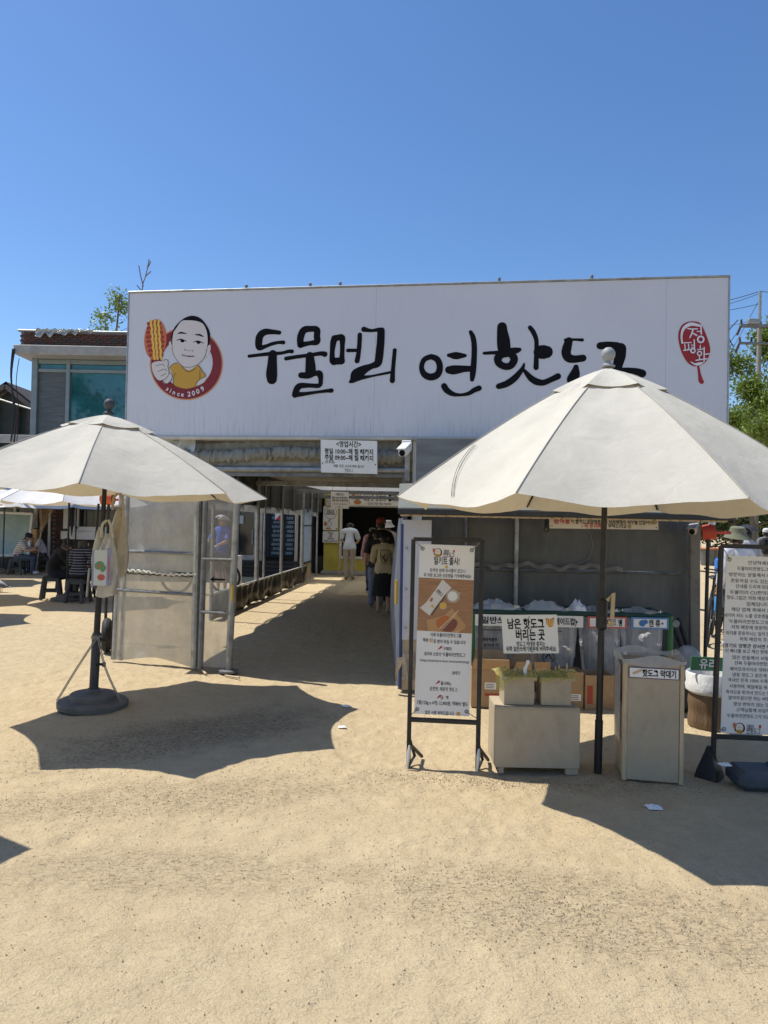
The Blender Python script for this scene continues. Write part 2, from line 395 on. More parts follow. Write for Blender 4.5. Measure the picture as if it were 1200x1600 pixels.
# ------------------------------------------------------------------ parasols
CANOPY = {}
def parasol(label, Rr, rim, peak, th0, fab, lean=(0, 0), group=None, sleeve=True, base=True, name='parasol'):
    t = thing(name, label, 'parasol', group=group)
    H = peak - rim
    def cp(k, v):                                       # a point on rib k at fraction v
        a = R(th0 + 45 * k); r = Rr * v
        return V((math.cos(a) * r, math.sin(a) * r, peak - H * (v ** 1.22)))
    rnd = random.Random(int(Rr * 1000) + th0)
    for k in range(8):
        ph = rnd.uniform(0, 6)
        def fn(u, v, k=k, ph=ph):
            v = .06 + .94 * v
            a, b = cp(k, v), cp(k + 1, v); p = a.lerp(b, u); e = 4 * u * (1 - u)
            p.x *= 1 - .065 * e * v * v; p.y *= 1 - .065 * e * v * v
            p.z -= (.055 * e + .006 * math.sin(u * 9 + ph) * e) * v ** 2.2
            p.z += .010 * e * math.sin(3.1 * v + ph) + .016 * e * mnoise.noise(V((u * 3.2, v * 5.5, ph))) + .004 * mnoise.noise(V((u * 11, v * 4, ph))) * v
            return p
        MB().grid(fn, 18, 20).build('canopy_panel', fab, t, True, local=True)
        P = [cp(k, .02 + .955 * i / 6) - V((0, 0, .018)) for i in range(7)]
        MB().tube([cp(k, .05 + .95 * i / 10) + V((0, 0, .003)) for i in range(11)], .0035, 5).build('seam', M['seam'], t, True, local=True)
        rb = MB().tube(P, [.009] * 6 + [.007], 6).build('rib', M['black_metal'], t, True, local=True)
        MB().tube([cp(k, .56) - V((0, 0, .03)), V((math.cos(R(th0 + 45 * k)) * .04, math.sin(R(th0 + 45 * k)) * .04, rim + .12))], .007, 6).build('strut', M['black_metal'], rb, local=True)
    # the vent cap over the top opening, scalloped
    for k in range(8):
        def fn(u, v, k=k):
            a, b = cp(k, .03 + .245 * v), cp(k + 1, .03 + .245 * v); p = a.lerp(b, u); e = 4 * u * (1 - u)
            p.x *= 1 - .05 * e * v; p.y *= 1 - .05 * e * v; p.z += .016 + .010 * v + .010 * e * math.sin(5 * v + k * 1.7) * v - .020 * e * v * v
            return p
        MB().grid(fn, 6, 6).build('vent_panel', fab, t, True, local=True)
    MB().lathe([(r_ * .78, z_ * .78) for r_, z_ in ((.0, 0), (.055, 0), (.058, .012), (.03, .03), (.022, .05), (.04, .062), (.055, .09), (.058, .118), (.048, .145), (.025, .165), (0.0, .170))], (0, 0, peak + .02), 18).build('finial', M['dark_grey'] if fab != M['canvas'] or sleeve else mat('finial_grey', (.30, .31, .31), .5, dirt=(.15, .14, .12)), t, True, local=True)
    MB().lathe([(.019, .04), (.019, peak - .02)], (0, 0, 0), 12).build('pole', M['black_metal'], t, True, local=True)
    MB().lathe([(.034, rim + .07), (.045, rim + .09), (.045, rim + .15), (.034, rim + .17)], n=14).build('hub', M['black_metal'], t, True, local=True)
    if base:
        MB().lathe([(.283, 0.0), (.287, .042), (.276, .052), (.192, .060), (.190, .100), (.178, .110), (.055, .118), (.05, .15), (.0, .15)], n=36).build('base', mat('base_grey', (.125, .118, .105), .7, 0, .15, 9, dirt=(.26, .21, .15), dirt_amt=.5, bump=(90, .3, .004)), t, True, local=True)
    t.rotation_euler = (R(lean[0]), R(lean[1]), 0); CANOPY[t.name] = lambda k, u, v: cp(k, v).lerp(cp(k + 1, v), u)
    MW[t.name] = Matrix.Translation(V((0, 0, 0)))
    return t

# ------------------------------------------------------------------ people
def skin_mesh(J, E, root, sub=2):
    names = list(J); ix = {n: i for i, n in enumerate(names)}
    me = bpy.data.meshes.new('body_source'); me.from_pydata([J[n][0] for n in names], [(ix[a], ix[b]) for a, b in E], [])
    o = newobj('body_source', me); md = o.modifiers.new('Skin', 'SKIN'); md.use_smooth_shade = True
    for i, n in enumerate(names):
        r = J[n][1]; me.skin_vertices[0].data[i].radius = (r, r) if not isinstance(r, tuple) else r
        me.skin_vertices[0].data[i].use_root = n == root
    sd = o.modifiers.new('Sub', 'SUBSURF'); sd.levels = sub
    dg = bpy.context.evaluated_depsgraph_get(); dg.update()
    m = bpy.data.meshes.new_from_object(o.evaluated_get(dg)); bpy.data.objects.remove(o); return m
def lerp(a, b, t): return tuple(a[i] + (b[i] - a[i]) * t for i in range(3))
STAND = dict(pelvis=(0, 0, .93), waist=(0, .0, 1.08), chest=(0, .0, 1.28), neck=(0, .0, 1.45), skull=(0, .025, 1.545), crown=(0, .012, 1.63),
             sh=(.175, 0, 1.385), el=(.235, -.03, 1.12), wr=(.235, .06, .89), hip=(.09, 0, .90), kn=(.10, .025, .50), an=(.10, -.02, .085), to=(.115, .14, .035))
SIT = dict(pelvis=(0, 0, .50), waist=(0, .0, .64), chest=(0, .05, .83), neck=(0, .105, .985), skull=(0, .15, 1.065), crown=(0, .15, 1.15),
           sh=(.17, .06, .935), el=(.22, .13, .68), wr=(.12, .36, .66), hip=(.09, .03, .475), kn=(.13, .43, .47), an=(.13, .40, .085), to=(.14, .55, .035))
def person(label, loc, rz, base, s=1.0, group=None, over=None, top=None, bottom=None, shoes=None, sleeve=.75, legs=1.0, hair='short', hat=None, fat=1.0, face=False, top_low=0.0):
    """one continuous body; clothes, hair and hat are its children. over: {'R_wr': (x,y,z), ...}"""
    t = thing('person', label, 'person', group=group)
    P = {}
    for k, v in base.items():
        if k in ('sh', 'el', 'wr', 'hip', 'kn', 'an', 'to'): P['R_' + k] = v; P['L_' + k] = (-v[0], v[1], v[2])
        else: P[k] = v
    if over: P.update(over)
    f = fat
    J = {'pelvis': (P['pelvis'], .125 * f), 'waist': (P['waist'], .108 * f), 'chest': (P['chest'], .118 * f), 'collar': (lerp(P['chest'], P['neck'], .72), .075), 'neck': (P['neck'], .052), 'skull': (P['skull'], .083), 'crown': (P['crown'], .078)}
    E = [('pelvis', 'waist'), ('waist', 'chest'), ('chest', 'collar'), ('collar', 'neck'), ('neck', 'skull'), ('skull', 'crown')]
    bones = [('torso', P['pelvis'], P['waist'], .12), ('torso', P['waist'], P['chest'], .115), ('torso', P['chest'], lerp(P['chest'], P['neck'], .8), .10), ('head', P['neck'], P['crown'], .08)]
    for S in 'RL':
        g = lambda k: P[S + '_' + k]
        J.update({S + 'sh': (g('sh'), .062 * f), S + 'ua': (lerp(g('sh'), g('el'), .45), .050 * f), S + 'el': (g('el'), .041), S + 'fa': (lerp(g('el'), g('wr'), .35), .040), S + 'wr': (g('wr'), .026),
                  S + 'hip': (g('hip'), .098 * f), S + 'th': (lerp(g('hip'), g('kn'), .45), .080 * f), S + 'kn': (g('kn'), .056), S + 'ca': (lerp(g('kn'), g('an'), .35), .054), S + 'an': (g('an'), .036), S + 'to': (g('to'), .034)})
        E += [('collar', S + 'sh'), (S + 'sh', S + 'ua'), (S + 'ua', S + 'el'), (S + 'el', S + 'fa'), (S + 'fa', S + 'wr'), ('pelvis', S + 'hip'), (S + 'hip', S + 'th'), (S + 'th', S + 'kn'), (S + 'kn', S + 'ca'), (S + 'ca', S + 'an'), (S + 'an', S + 'to')]
        ue = lerp(g('sh'), g('el'), sleeve * .98) if sleeve <= 1 else g('el')
        bones += [('torso', lerp(P['chest'], P['neck'], .6), g('sh'), .06), ('sleeve', g('sh'), ue, .055)]
        if sleeve <= 1: bones += [('arm', ue, g('el'), .045), ('arm', g('el'), g('wr'), .036)]
        else: bones += [('sleeve', g('el'), lerp(g('el'), g('wr'), .96), .038)]
        bones += [('arm', g('wr'), lerp(g('el'), g('wr'), 1.1), .03)]
        le = lerp(g('hip'), g('kn'), min(1, legs * 2)) if legs <= .5 else lerp(g('kn'), g('an'), (legs - .5) * 2)
        if legs <= .5: bones += [('trouser', g('hip'), le, .09), ('leg', le, g('kn'), .06), ('leg', g('kn'), g('an'), .05)]
        else:
            bones += [('trouser', g('hip'), g('kn'), .085), ('trouser', g('kn'), le, .052)]
            if legs < .97: bones += [('leg', le, g('an'), .042)]
        bones += [('shoe', lerp(g('kn'), g('an'), 1.02), g('to'), .037), ('trouser', P['pelvis'], g('hip'), .105)]
    me = skin_mesh(J, E, 'pelvis')
    co = np.empty(len(me.vertices) * 3, np.float32); me.vertices.foreach_get('co', co); co = co.reshape(-1, 3)
    no = np.array([v.normal[:] for v in me.vertices]); polys = [tuple(p.vertices) for p in me.polygons]
    bd = np.full(len(co), 1e9); lab = np.zeros(len(co), int); kinds = ['torso', 'head', 'sleeve', 'arm', 'trouser', 'leg', 'shoe']
    for k, a, b, r in bones:
        a, b = np.array(a), np.array(b); ab = b - a; q = np.clip(((co - a) @ ab) / max(ab @ ab, 1e-9), 0, 1)
        d = np.linalg.norm(co - a - q[:, None] * ab, axis=1) - r
        m = d < bd; bd[m] = d[m]; lab[m] = kinds.index(k)
    hz = np.array(P['pelvis'])[2] + .02 * s + top_low
    # body mesh with ears, nose, hands joined in
    mb = MB(); mb.v = [tuple(x) for x in co]; mb.f = list(polys); mb.mi = [0] * len(polys)
    sk, cr = V(P['skull']), V(P['crown']); fw = V(((cr - sk).cross(V((1, 0, 0)))) * -1).normalized()
    if fw.y < 0: fw = -fw
    hd = over.get('look', 0) if over else 0
    Mh = Matrix.Rotation(hd, 3, (cr - sk).normalized())
    fw = Mh @ fw; sd = Mh @ V((1, 0, 0)); upv = (cr - sk).normalized(); mid = sk.lerp(cr, .28)
    for q in (-1, 1): mb.ball(mid + sd * .083 * q - upv * .004, (.014, .02, .032), 8, 6)
    nz = mid + fw * .078 - upv * .012
    mb.frame(nz, fw, sd, upv, .045, .028, .045, .012)
    for S in 'RL':
        wv, ev = V(P[S + '_wr']), V(P[S + '_el']); d = (wv - ev).normalized(); x = d.cross(V((0, 0, 1))); x = x.normalized() if x.length > .1 else V((0, 1, 0)); n_ = x.cross(d)
        if abs(d.z) > .75: x, n_ = V((0, 1, 0)), V((1, 0, 0))
        mb.frame(wv + d * .05, d, x, n_, .09, .075, .026, .011)
        for i, (off, ln) in enumerate(((-.028, .062), (-.009, .074), (.010, .070), (.028, .055))):
            b0 = wv + d * .085 + x * off
            mb.tube([b0, b0 + d * ln * .5 - n_ * .004, b0 + d * ln * .9 - n_ * .018], [.0095, .0088, .0066], 6)
        mb.tube([wv + d * .03 + x * .036, wv + d * .062 + x * .062, wv + d * .09 + x * .066], [.012, .0105, .008], 6)
    mb.build('body', M['skin'], t, True, local=True)
    def cloth(name, sel, m, off, zmax=None, zmin=None, smooth_n=2):
        keep = [p for p in polys if sum(sel[i] for i in p) * 2 >= len(p)]
        if not keep: return None
        used = sorted({i for p in keep for i in p}); mp = {i: j for j, i in enumerate(used)}
        b = MB(); wob = np.array([mnoise.noise(V(co[i] * 9)) for i in used])
        b.v = [tuple(co[i] + no[i] * (off + .014 * wob[j] + (.016 * max(0, min(1, (P['chest'][2] + .05 - co[i][2]) / .3)) if name == 'shirt' else 0))) for j, i in enumerate(used)]; b.f = [tuple(mp[i] for i in p) for p in keep]; b.mi = [0] * len(b.f)
        return b.build(name, m, t, True, local=True)
    isn = lambda *k: np.isin(lab, [kinds.index(x) for x in k])
    pz = co[:, 2]; hem = P['pelvis'][2] + (-.05 if P['pelvis'][2] > .8 else .05); sel_top = (isn('torso', 'trouser') & (pz > hem)) | isn('sleeve')
    if top: cloth('shirt', sel_top, top, .017)
    if bottom is not None: cloth('trousers', (isn('trouser') | isn('torso')) & (pz < hem + .05), bottom, .020)
    if shoes: cloth('shoes', isn('shoe'), shoes, .008)
    # hair
    if hair:
        rel = co - np.array(mid); front = rel @ np.array(fw); up_ = rel @ np.array(upv)
        hs = isn('head') & ((up_ > .055) | ((front < .012) & (up_ > -.055))) if hair != 'none' else None
        cloth('hair', hs, M['hair'] if hair != 'brown' else mat('hair_brown', (.10, .045, .02), .5), .013)
        if hair == 'long':
            b = MB(); c0 = mid - fw * .055
            b.grid(lambda u, v: c0 + sd * (math.sin((u - .5) * 3.0) * (.095 + .015 * v)) - fw * (math.cos((u - .5) * 3.0) * (.055 - .01 * v) - .02) + upv * (.06 - .36 * v) + V((0, 0, 0)), 12, 8)
            b.build('long_hair', M['hair'], t, True, local=True)
    for q in (-1, 1):
        MB().ball(mid + sd * .031 * q + fw * .074 + upv * .018, (.011, .009, .008), 8, 6).build('eye', M['hair'], t, True, local=True)
    MB().frame(mid + fw * .076 - upv * .055, sd, upv, fw, .042, .010, .01, .004).build('mouth', mat('lips', (.32, .12, .09), .5), t, local=True)
    if hat:
        kind, hm = hat; b = MB(); Mx = Matrix((sd, fw, upv)).transposed(); c = mid + upv * .045
        if kind == 'cap':
            b.lathe([(.104, 0), (.105, .035), (.092, .075), (.06, .102), (0.0, .112)], c, 16, Mx)
            b.grid(lambda u, v: c + sd * (.085 * math.cos(math.pi * u)) + fw * (.06 + .03 * math.sin(math.pi * u) + v * (.085 * math.sin(math.pi * u) + .01)) + upv * (.008 - .012 * v), 8, 3)
        elif kind == 'bucket':
            b.lathe([(.175, -.045), (.178, -.04), (.115, .03), (.108, .05), (.098, .105), (.085, .118), (0.0, .122)], c, 20, Mx)
        elif kind == 'helmet':
            for i in range(-3, 4):
                x = i * .027
                b.tube([c + sd * x * 1.0 + fw * a + upv * (.02 + .085 * math.sqrt(max(0, 1 - (a / .15) ** 2)) - abs(x) * .35) for a in (-.145, -.10, -.04, .03, .09, .14)], .0125, 6)
            b.lathe([(.10, .0), (.112, .012), (.10, .03)], c, 18, Mx, caps=False)
        b.build({'cap': 'cap', 'bucket': 'bucket_hat', 'helmet': 'helmet'}[kind], hm, t, True, local=True)
    t.location = loc; t.rotation_euler = (0, 0, rz); t.scale = (s, s, s)
    t['_P'] = [0]; del t['_P']
    MW[t.name] = Matrix.Translation(V(loc)) @ Matrix.Rotation(rz, 4, 'Z') @ Matrix.Scale(s, 4)
    return t

# ------------------------------------------------------------------ stools, bicycles
def stool(label, group=None):
    t = thing('plastic_stool', label, 'stool', group=group); m = M['dark_grey']
    MB().box((0, 0, .435), (.29, .29, .03), 0, .012).build('seat', m, t, local=True)
    for a in (-1, 1):
        for b in (-1, 1):
            q = MB(); top = V((a * .118, b * .118, .42)); bot = V((a * .165, b * .165, 0))
            q.beam(top, bot, .065, .065, (0, 1, 0), .012); q.build('leg', m, t, local=True)
    for a in (-1, 1):
        MB().beam((a * .14, -.125, .17), (a * .14, .125, .17), .018, .05).build('brace', m, t, local=True)
        MB().beam((-.125, a * .14, .17), (.125, a * .14, .17), .018, .05).build('brace', m, t, local=True)
        MB().beam((a * .131, -.11, .385), (a * .131, .11, .385), .02, .07).build('apron', m, t, local=True)
        MB().beam((-.11, a * .131, .385), (.11, a * .131, .385), .02, .07).build('apron', m, t, local=True)
    return t
def bicycle(label, frame_m, group=None):
    t = thing('bicycle', label, 'bicycle', group=group); bk = M['black_metal']
    rub = mat('tyre_rubber', (.018, .018, .018), .75)
    for x in (-.51, .51):
        wt = MB().torus((x, 0, .34), .315, .024, (0, 1, 0), 36, 8).build('wheel', rub, t, True, local=True)
        MB().torus((x, 0, .34), .285, .011, (0, 1, 0), 36, 6).build('rim', M['galv_dark'], wt, True, local=True)
        sp = MB()
        for i in range(20):
            a = 2 * math.pi * i / 20; sp.beam((x, (-1) ** i * .02, .34), (x + .285 * math.cos(a), 0, .34 + .285 * math.sin(a)), .0025, .0025)
        sp.lathe([(.022, -.035), (.022, .035)], (x, 0, .34), 10, Matrix.Rotation(R(90), 3, 'X')); sp.build('spokes', M['galv'], wt, local=True)
    f = MB(); A = (-.51, 0, .34); BB = (-.06, 0, .30); ST = (-.20, 0, .80); HT = (.33, 0, .83); HB = (.37, 0, .70); AX = (.51, 0, .34)
    for p, q, r in ((BB, ST, .017), (ST, HT, .016), (BB, HB, .02), (HT, HB, .019)): f.tube([p, q], r, 8)
    for y in (-.05, .05):
        f.tube([(A[0], y, A[2]), (BB[0], y * .5, BB[2])], .009, 6); f.tube([(A[0], y, A[2]), (ST[0], y * .3, ST[2] - .06)], .008, 6)
    f.build('frame', frame_m, t, True, local=True)
    k = MB()
    for y in (-.05, .05): k.tube([HB, (.40, y, .64), (.46, y, .48), (AX[0], y, AX[2])], .011, 6)
    k.build('fork', bk, t, True, local=True)
    h = MB().tube([(.33, 0, .83), (.31, 0, .93), (.36, 0, .96)], .014, 8)
    h.tube([(.34, -.30, .97), (.37, -.1, .96), (.37, .1, .96), (.34, .30, .97)], .011, 8)
    for y in (-.27, .27): h.tube([(.345, y, .97), (.34, y * 1.12, .97)], .017, 8)
    h.build('handlebar', bk, t, True, local=True)
    MB().ball((-.22, 0, .93), (.14, .07, .03), 12, 8).tube([(-.20, 0, .80), (-.215, 0, .92)], .013, 8).build('saddle', bk, t, True, local=True)
    c = MB().torus((-.06, -.05, .30), .09, .006, (0, 1, 0), 24, 5).tube([(-.06, -.06, .30), (.04, -.07, .17)], .009, 6).tube([(-.06, .06, .30), (-.16, .07, .43)], .009, 6)
    c.frame((.05, -.12, .16), (1, 0, 0), (0, 1, 0), (0, 0, 1), .09, .08, .02, .006); c.frame((-.17, .12, .44), (1, 0, 0), (0, 1, 0), (0, 0, 1), .09, .08, .02, .006)
    c.build('crank', bk, t, True, local=True)
    return t

# ------------------------------------------------------------------ trees
def leaf_mat(name, col, tr=.35):
    if name in MATS: return MATS[name]
    t = NT(name); t.n.remove(t.p)
    c = t.ramp(t.noise(1.6, 3, .6), [(.3, tuple(x * .62 for x in col)), (.7, tuple(x * 1.35 for x in col))])
    c = t.mix(t.ramp(t.noise(9, 2, .5), [(.4, 0.0), (.75, .55)]), c, (col[0] * 1.9, col[1] * 1.45, col[2] * .9))
    d = t.new('ShaderNodeBsdfPrincipled'); d.inputs['Roughness'].default_value = .5; t.l(c, d.inputs['Base Color'])
    s = t.new('ShaderNodeBsdfTranslucent'); t.l(c, s.inputs[0]); m = t.new('ShaderNodeMixShader'); m.inputs[0].default_value = tr
    t.l(d.outputs[0], m.inputs[1]); t.l(s.outputs[0], m.inputs[2]); t.l(m.outputs[0], t.out.inputs[0]); MATS[name] = t.m; return t.m
M['leaf'] = leaf_mat('leaf_bright', (.135, .20, .030)); M['leaf_dark'] = leaf_mat('leaf_deep', (.042, .075, .018))
M['bark'] = mat('bark', (.16, .12, .09), .9, 0, .3, 12, sc3=(1, 1, .3), bump=(20, .6, .02, (1, 1, .3)))
def leaves(centres, n, size, rng, spread):
    c = np.array(centres); k = rng.integers(0, len(c), n)
    p = c[k] + rng.normal(0, 1, (n, 3)) * np.array(spread)
    a = rng.normal(0, 1, (n, 3)); a /= np.linalg.norm(a, axis=1)[:, None]
    b = np.cross(a, rng.normal(0, 1, (n, 3))); b /= np.linalg.norm(b, axis=1)[:, None]
    s = size * rng.uniform(.6, 1.3, n)[:, None]
    v = np.stack([p - a * s, p - b * s * .48, p + a * s, p + b * s * .48], 1).reshape(-1, 3)
    return v
def tree(label, loc, h, cw, n, leaf, lm, seed, group=None, trunk_r=.14, first=.28, lean=(0, 0), name='tree', tips_only=False):
    t = thing(name, label, 'tree', loc, group=group); rng = np.random.default_rng(seed); rnd = random.Random(seed)
    b = MB(); L = V(loc); tip = L + V((lean[0], lean[1], h * .86))
    tp = [L + (tip - L) * (i / 6) + V((rnd.uniform(-.12, .12), rnd.uniform(-.12, .12), 0)) * min(i, 1) for i in range(7)]
    b.tube(tp, [trunk_r * (1 - .13 * i) for i in range(7)], 9)
    cen = []
    for i in range(13):
        q = first + (1 - first) * (i + .5) / 13; p0 = L + (tip - L) * q; a = i * 2.399 + rnd.uniform(-.4, .4)
        ln = cw * (math.sin(math.pi * min(1, .22 + .78 * (q - first) / (1 - first))) ** .7) * rnd.uniform(.7, 1.1)
        p1 = p0 + V((math.cos(a) * ln * .5, math.sin(a) * ln * .5, ln * .22)); p2 = p0 + V((math.cos(a) * ln, math.sin(a) * ln, ln * rnd.uniform(.2, .5)))
        b.tube([p0, p1, p2], [trunk_r * .42 * (1.1 - q), trunk_r * .26 * (1.1 - q), .008], 6)
        for k in range(4):
            s_ = p0.lerp(p2, rnd.uniform(.35, .9)); a2 = a + rnd.uniform(-1.3, 1.3); l2 = ln * rnd.uniform(.25, .5)
            e_ = s_ + V((math.cos(a2) * l2, math.sin(a2) * l2, l2 * rnd.uniform(-.1, .7))); b.tube([s_, s_.lerp(e_, .5) + V((0, 0, .05)), e_], [.02, .012, .004], 5)
            cen += [e_, s_.lerp(e_, .6)]
        cen += [p2, p1.lerp(p2, .6)]
    cen.append(tip)
    b.build('trunk', M['bark'], t, True)
    v = leaves([tuple(c) for c in cen], n, leaf, rng, (cw * .15, cw * .15, cw * .12))
    q = MB(); q.v = [tuple(x) for x in v]; q.f = [(4 * i, 4 * i + 1, 4 * i + 2, 4 * i + 3) for i in range(n)]; q.mi = [0] * n
    q.build('crown', lm, t); return t
def place(t, loc, rz=None):
    t.location = loc
    if rz is not None: t.rotation_euler.z = rz
    MW[t.name] = Matrix.Translation(V(loc)) @ t.rotation_euler.to_matrix().to_4x4() @ Matrix.Diagonal((*t.scale, 1))
    return t

# ------------------------------------------------------------------ ground
def ground_mat():
    t = NT('sandy_ground'); g = t.geo()
    n1 = t.noise(.55, 6, .6, g); n2 = t.noise(6, 8, .65, g); n3 = t.noise(140, 3, .6, g); n4 = t.noise(420, 2, .6, g)
    c = t.ramp(n1, [(.30, (.49, .385, .235)), (.70, (.58, .465, .29))])
    c = t.mix(.45, c, t.ramp(n2, [(.3, (.425, .33, .20)), (.7, (.62, .505, .32))]))
    c = t.mix(t.ramp(n3, [(.30, .45), (.46, 0.0)]), c, (.27, .18, .11))
    c = t.mix(t.ramp(n4, [(.60, 0.0), (.72, .55)]), c, (.66, .56, .41))
    # dark organic grit lying in trodden bands; each band has a place of its own on the yard
    def spot(cx, cy, rx, ry, rot):
        mp = t.new('ShaderNodeMapping'); mp.vector_type = 'TEXTURE'; mp.inputs['Location'].default_value = (cx, cy, 0); mp.inputs['Rotation'].default_value = (0, 0, rot); mp.inputs['Scale'].default_value = (rx, ry, 1)
        t.l(g, mp.inputs[0]); ln = t.new('ShaderNodeVectorMath', operation='LENGTH'); sx = t.new('ShaderNodeVectorMath', operation='MULTIPLY'); sx.inputs[1].default_value = (1, 1, 0)
        t.l(mp.outputs[0], sx.inputs[0]); t.l(sx.outputs[0], ln.inputs[0]); wob = t.math('MULTIPLY', t.math('SUBTRACT', t.noise(3, 5, .6, g), .5), .9)
        return t.ramp(t.math('ADD', ln.outputs['Value'], wob), [(.55, 1.0), (1.15, 0.0)])
    b = spot(-1.35, 5.35, 1.35, .52, R(38))
    for a in ((.75, 3.0, 1.1, .42, R(-14)), (-1.2, 4.1, 1.5, .36, R(12)), (1.3, 2.9, .9, .35, R(-25)), (-.9, 3.25, 1.0, .25, 0)):
        b = t.math('MAXIMUM', b, t.math('MULTIPLY', spot(*a), .62))
    grit = t.ramp(t.noise(34, 6, .72, g, (1, 2.2, 1), .8), [(.50, 0.0), (.60, 1.0)])
    sparse = t.ramp(t.noise(19, 5, .68, g, (1, 2.6, 1), 1.6), [(.645, 0.0), (.69, .7)])
    zone = t.ramp(t.noise(.9, 3, .5, g), [(.42, .15), (.60, 1.0)]); sparse = t.math('MULTIPLY', sparse, zone)
    curl = t.ramp(t.noise(46, 3, .6, g, (1, 2.0, 1), 2.5), [(.64, 0.0), (.69, .7)]); sparse = t.math('MAXIMUM', sparse, t.math('MULTIPLY', curl, t.math('MAXIMUM', t.math('MULTIPLY', zone, .6), b)))
    c = t.mix(t.math('MULTIPLY', grit, t.math('MULTIPLY', b, .85)), c, (.085, .066, .045))
    c = t.mix(t.math('MULTIPLY', b, .13), c, (.20, .15, .10))
    c = t.mix(sparse, c, (.15, .11, .065))
    t.l(c, t.p.inputs['Base Color']); t.p.inputs['Roughness'].default_value = .95; t.p.inputs['Specular IOR Level'].default_value = .15
    nb = t.bump(n4, .55, .004); nb = t.bump(t.noise(95, 4, .65, g), .8, .010, nb); nb = t.bump(t.noise(24, 6, .62, g, (1, 1.7, 1), .4), .55, .018, nb); nb = t.bump(t.noise(5, 5, .6, g), .7, .05, nb); nb = t.bump(sparse, .5, -.012, nb)
    vo = t.new('ShaderNodeTexVoronoi'); vo.inputs['Scale'].default_value = 13; mp2 = t.new('ShaderNodeMapping'); mp2.inputs['Scale'].default_value = (1, .75, 1); mp2.inputs['Rotation'].default_value = (0, 0, .5); t.l(g, mp2.inputs[0]); t.l(mp2.outputs[0], vo.inputs['Vector'])
    tread = t.math('MULTIPLY', t.math('MULTIPLY', vo.outputs['Distance'], t.ramp(t.noise(.35, 3, .5, g), [(.47, 0.0), (.57, 1.0)])), 1.0); nb = t.bump(tread, .35, .03, nb)
    t.l(nb, t.p.inputs['Normal']); return t.m
M['sand'] = ground_mat()
def ground_z(x, y):
    a = math.exp(-((y - 4) / 9) ** 2)
    return a * (.016 * mnoise.noise(V((x * 1.3, y * 1.3, 0))) + .010 * mnoise.noise(V((x * 4.5, y * 4.5, 3))) + .006 * mnoise.noise(V((x * 11, y * 15, 7))))
xs = sorted(set([-600, -300, -120, -60, -30, -18, -12] + list(np.round(np.arange(-9, -3.5, .25), 3)) + list(np.round(np.arange(-3.5, 3.5, .035), 4)) + list(np.round(np.arange(3.5, 9, .25), 3)) + [9, 12, 18, 30, 60, 120, 300, 600]))
ys = sorted(set([-300, -60, -20, -6, -2, 0] + list(np.round(np.arange(.6, 8, .035), 4)) + list(np.round(np.arange(8, 24, .25), 3)) + [24, 30, 40, 60, 100, 200, 400, 900]))
gm = MB(); nx, ny = len(xs), len(ys)
gm.v = [(x, y, ground_z(x, y) - .008) for x in xs for y in ys]
gm.f = [(i * ny + j, (i + 1) * ny + j, (i + 1) * ny + j + 1, i * ny + j + 1) for i in range(nx - 1) for j in range(ny - 1)]; gm.mi = [0] * len(gm.f)
gm.build('ground', M['sand'], None, True, 'structure', 'pale sandy yard with trodden grit')
# loose grit and gravel lying on it
rng = np.random.default_rng(3)
gv = MB()
def grit(n, fx):
    for i in range(n):
        x, y = fx(); r = min(.0042, abs(rng.normal(0, .0017)) + .0012); z = ground_z(x, y) - .006
        a = rng.uniform(0, 6.28); c, s_ = math.cos(a) * r, math.sin(a) * r; h = r * rng.uniform(.6, 1.2)
        gv.add([(x + c * 1.4, y + s_ * 1.4, z), (x - s_, y + c, z), (x - c, y - s_, z), (x + s_ * .9, y - c * .9, z), (x + r * .2, y, z + h)], [(0, 1, 4), (1, 2, 4), (2, 3, 4), (3, 0, 4)])
def ell(cx, cy, rx, ry, ro):
    u, v = rng.normal(0, .45, 2); u *= rx; v *= ry; return cx + u * math.cos(ro) - v * math.sin(ro), cy + u * math.sin(ro) + v * math.cos(ro)
grit(4500, lambda: (rng.uniform(-3, 3), rng.uniform(1.6, 6.5)))
grit(6000, lambda: ell(-1.35, 5.35, 1.4, .55, R(38)))
grit(1500, lambda: ell(.75, 3.0, 1.2, .45, R(-14))); grit(1200, lambda: ell(-1.2, 4.1, 1.6, .4, R(12))); grit(3000, lambda: ell(.9, 4.45, 1.6, .2, R(-4)))
gv.build('gravel', mat('grit', (.27, .20, .125), .95, 0, .55, 30), None, False, 'stuff', 'loose dark grit scattered on the yard')

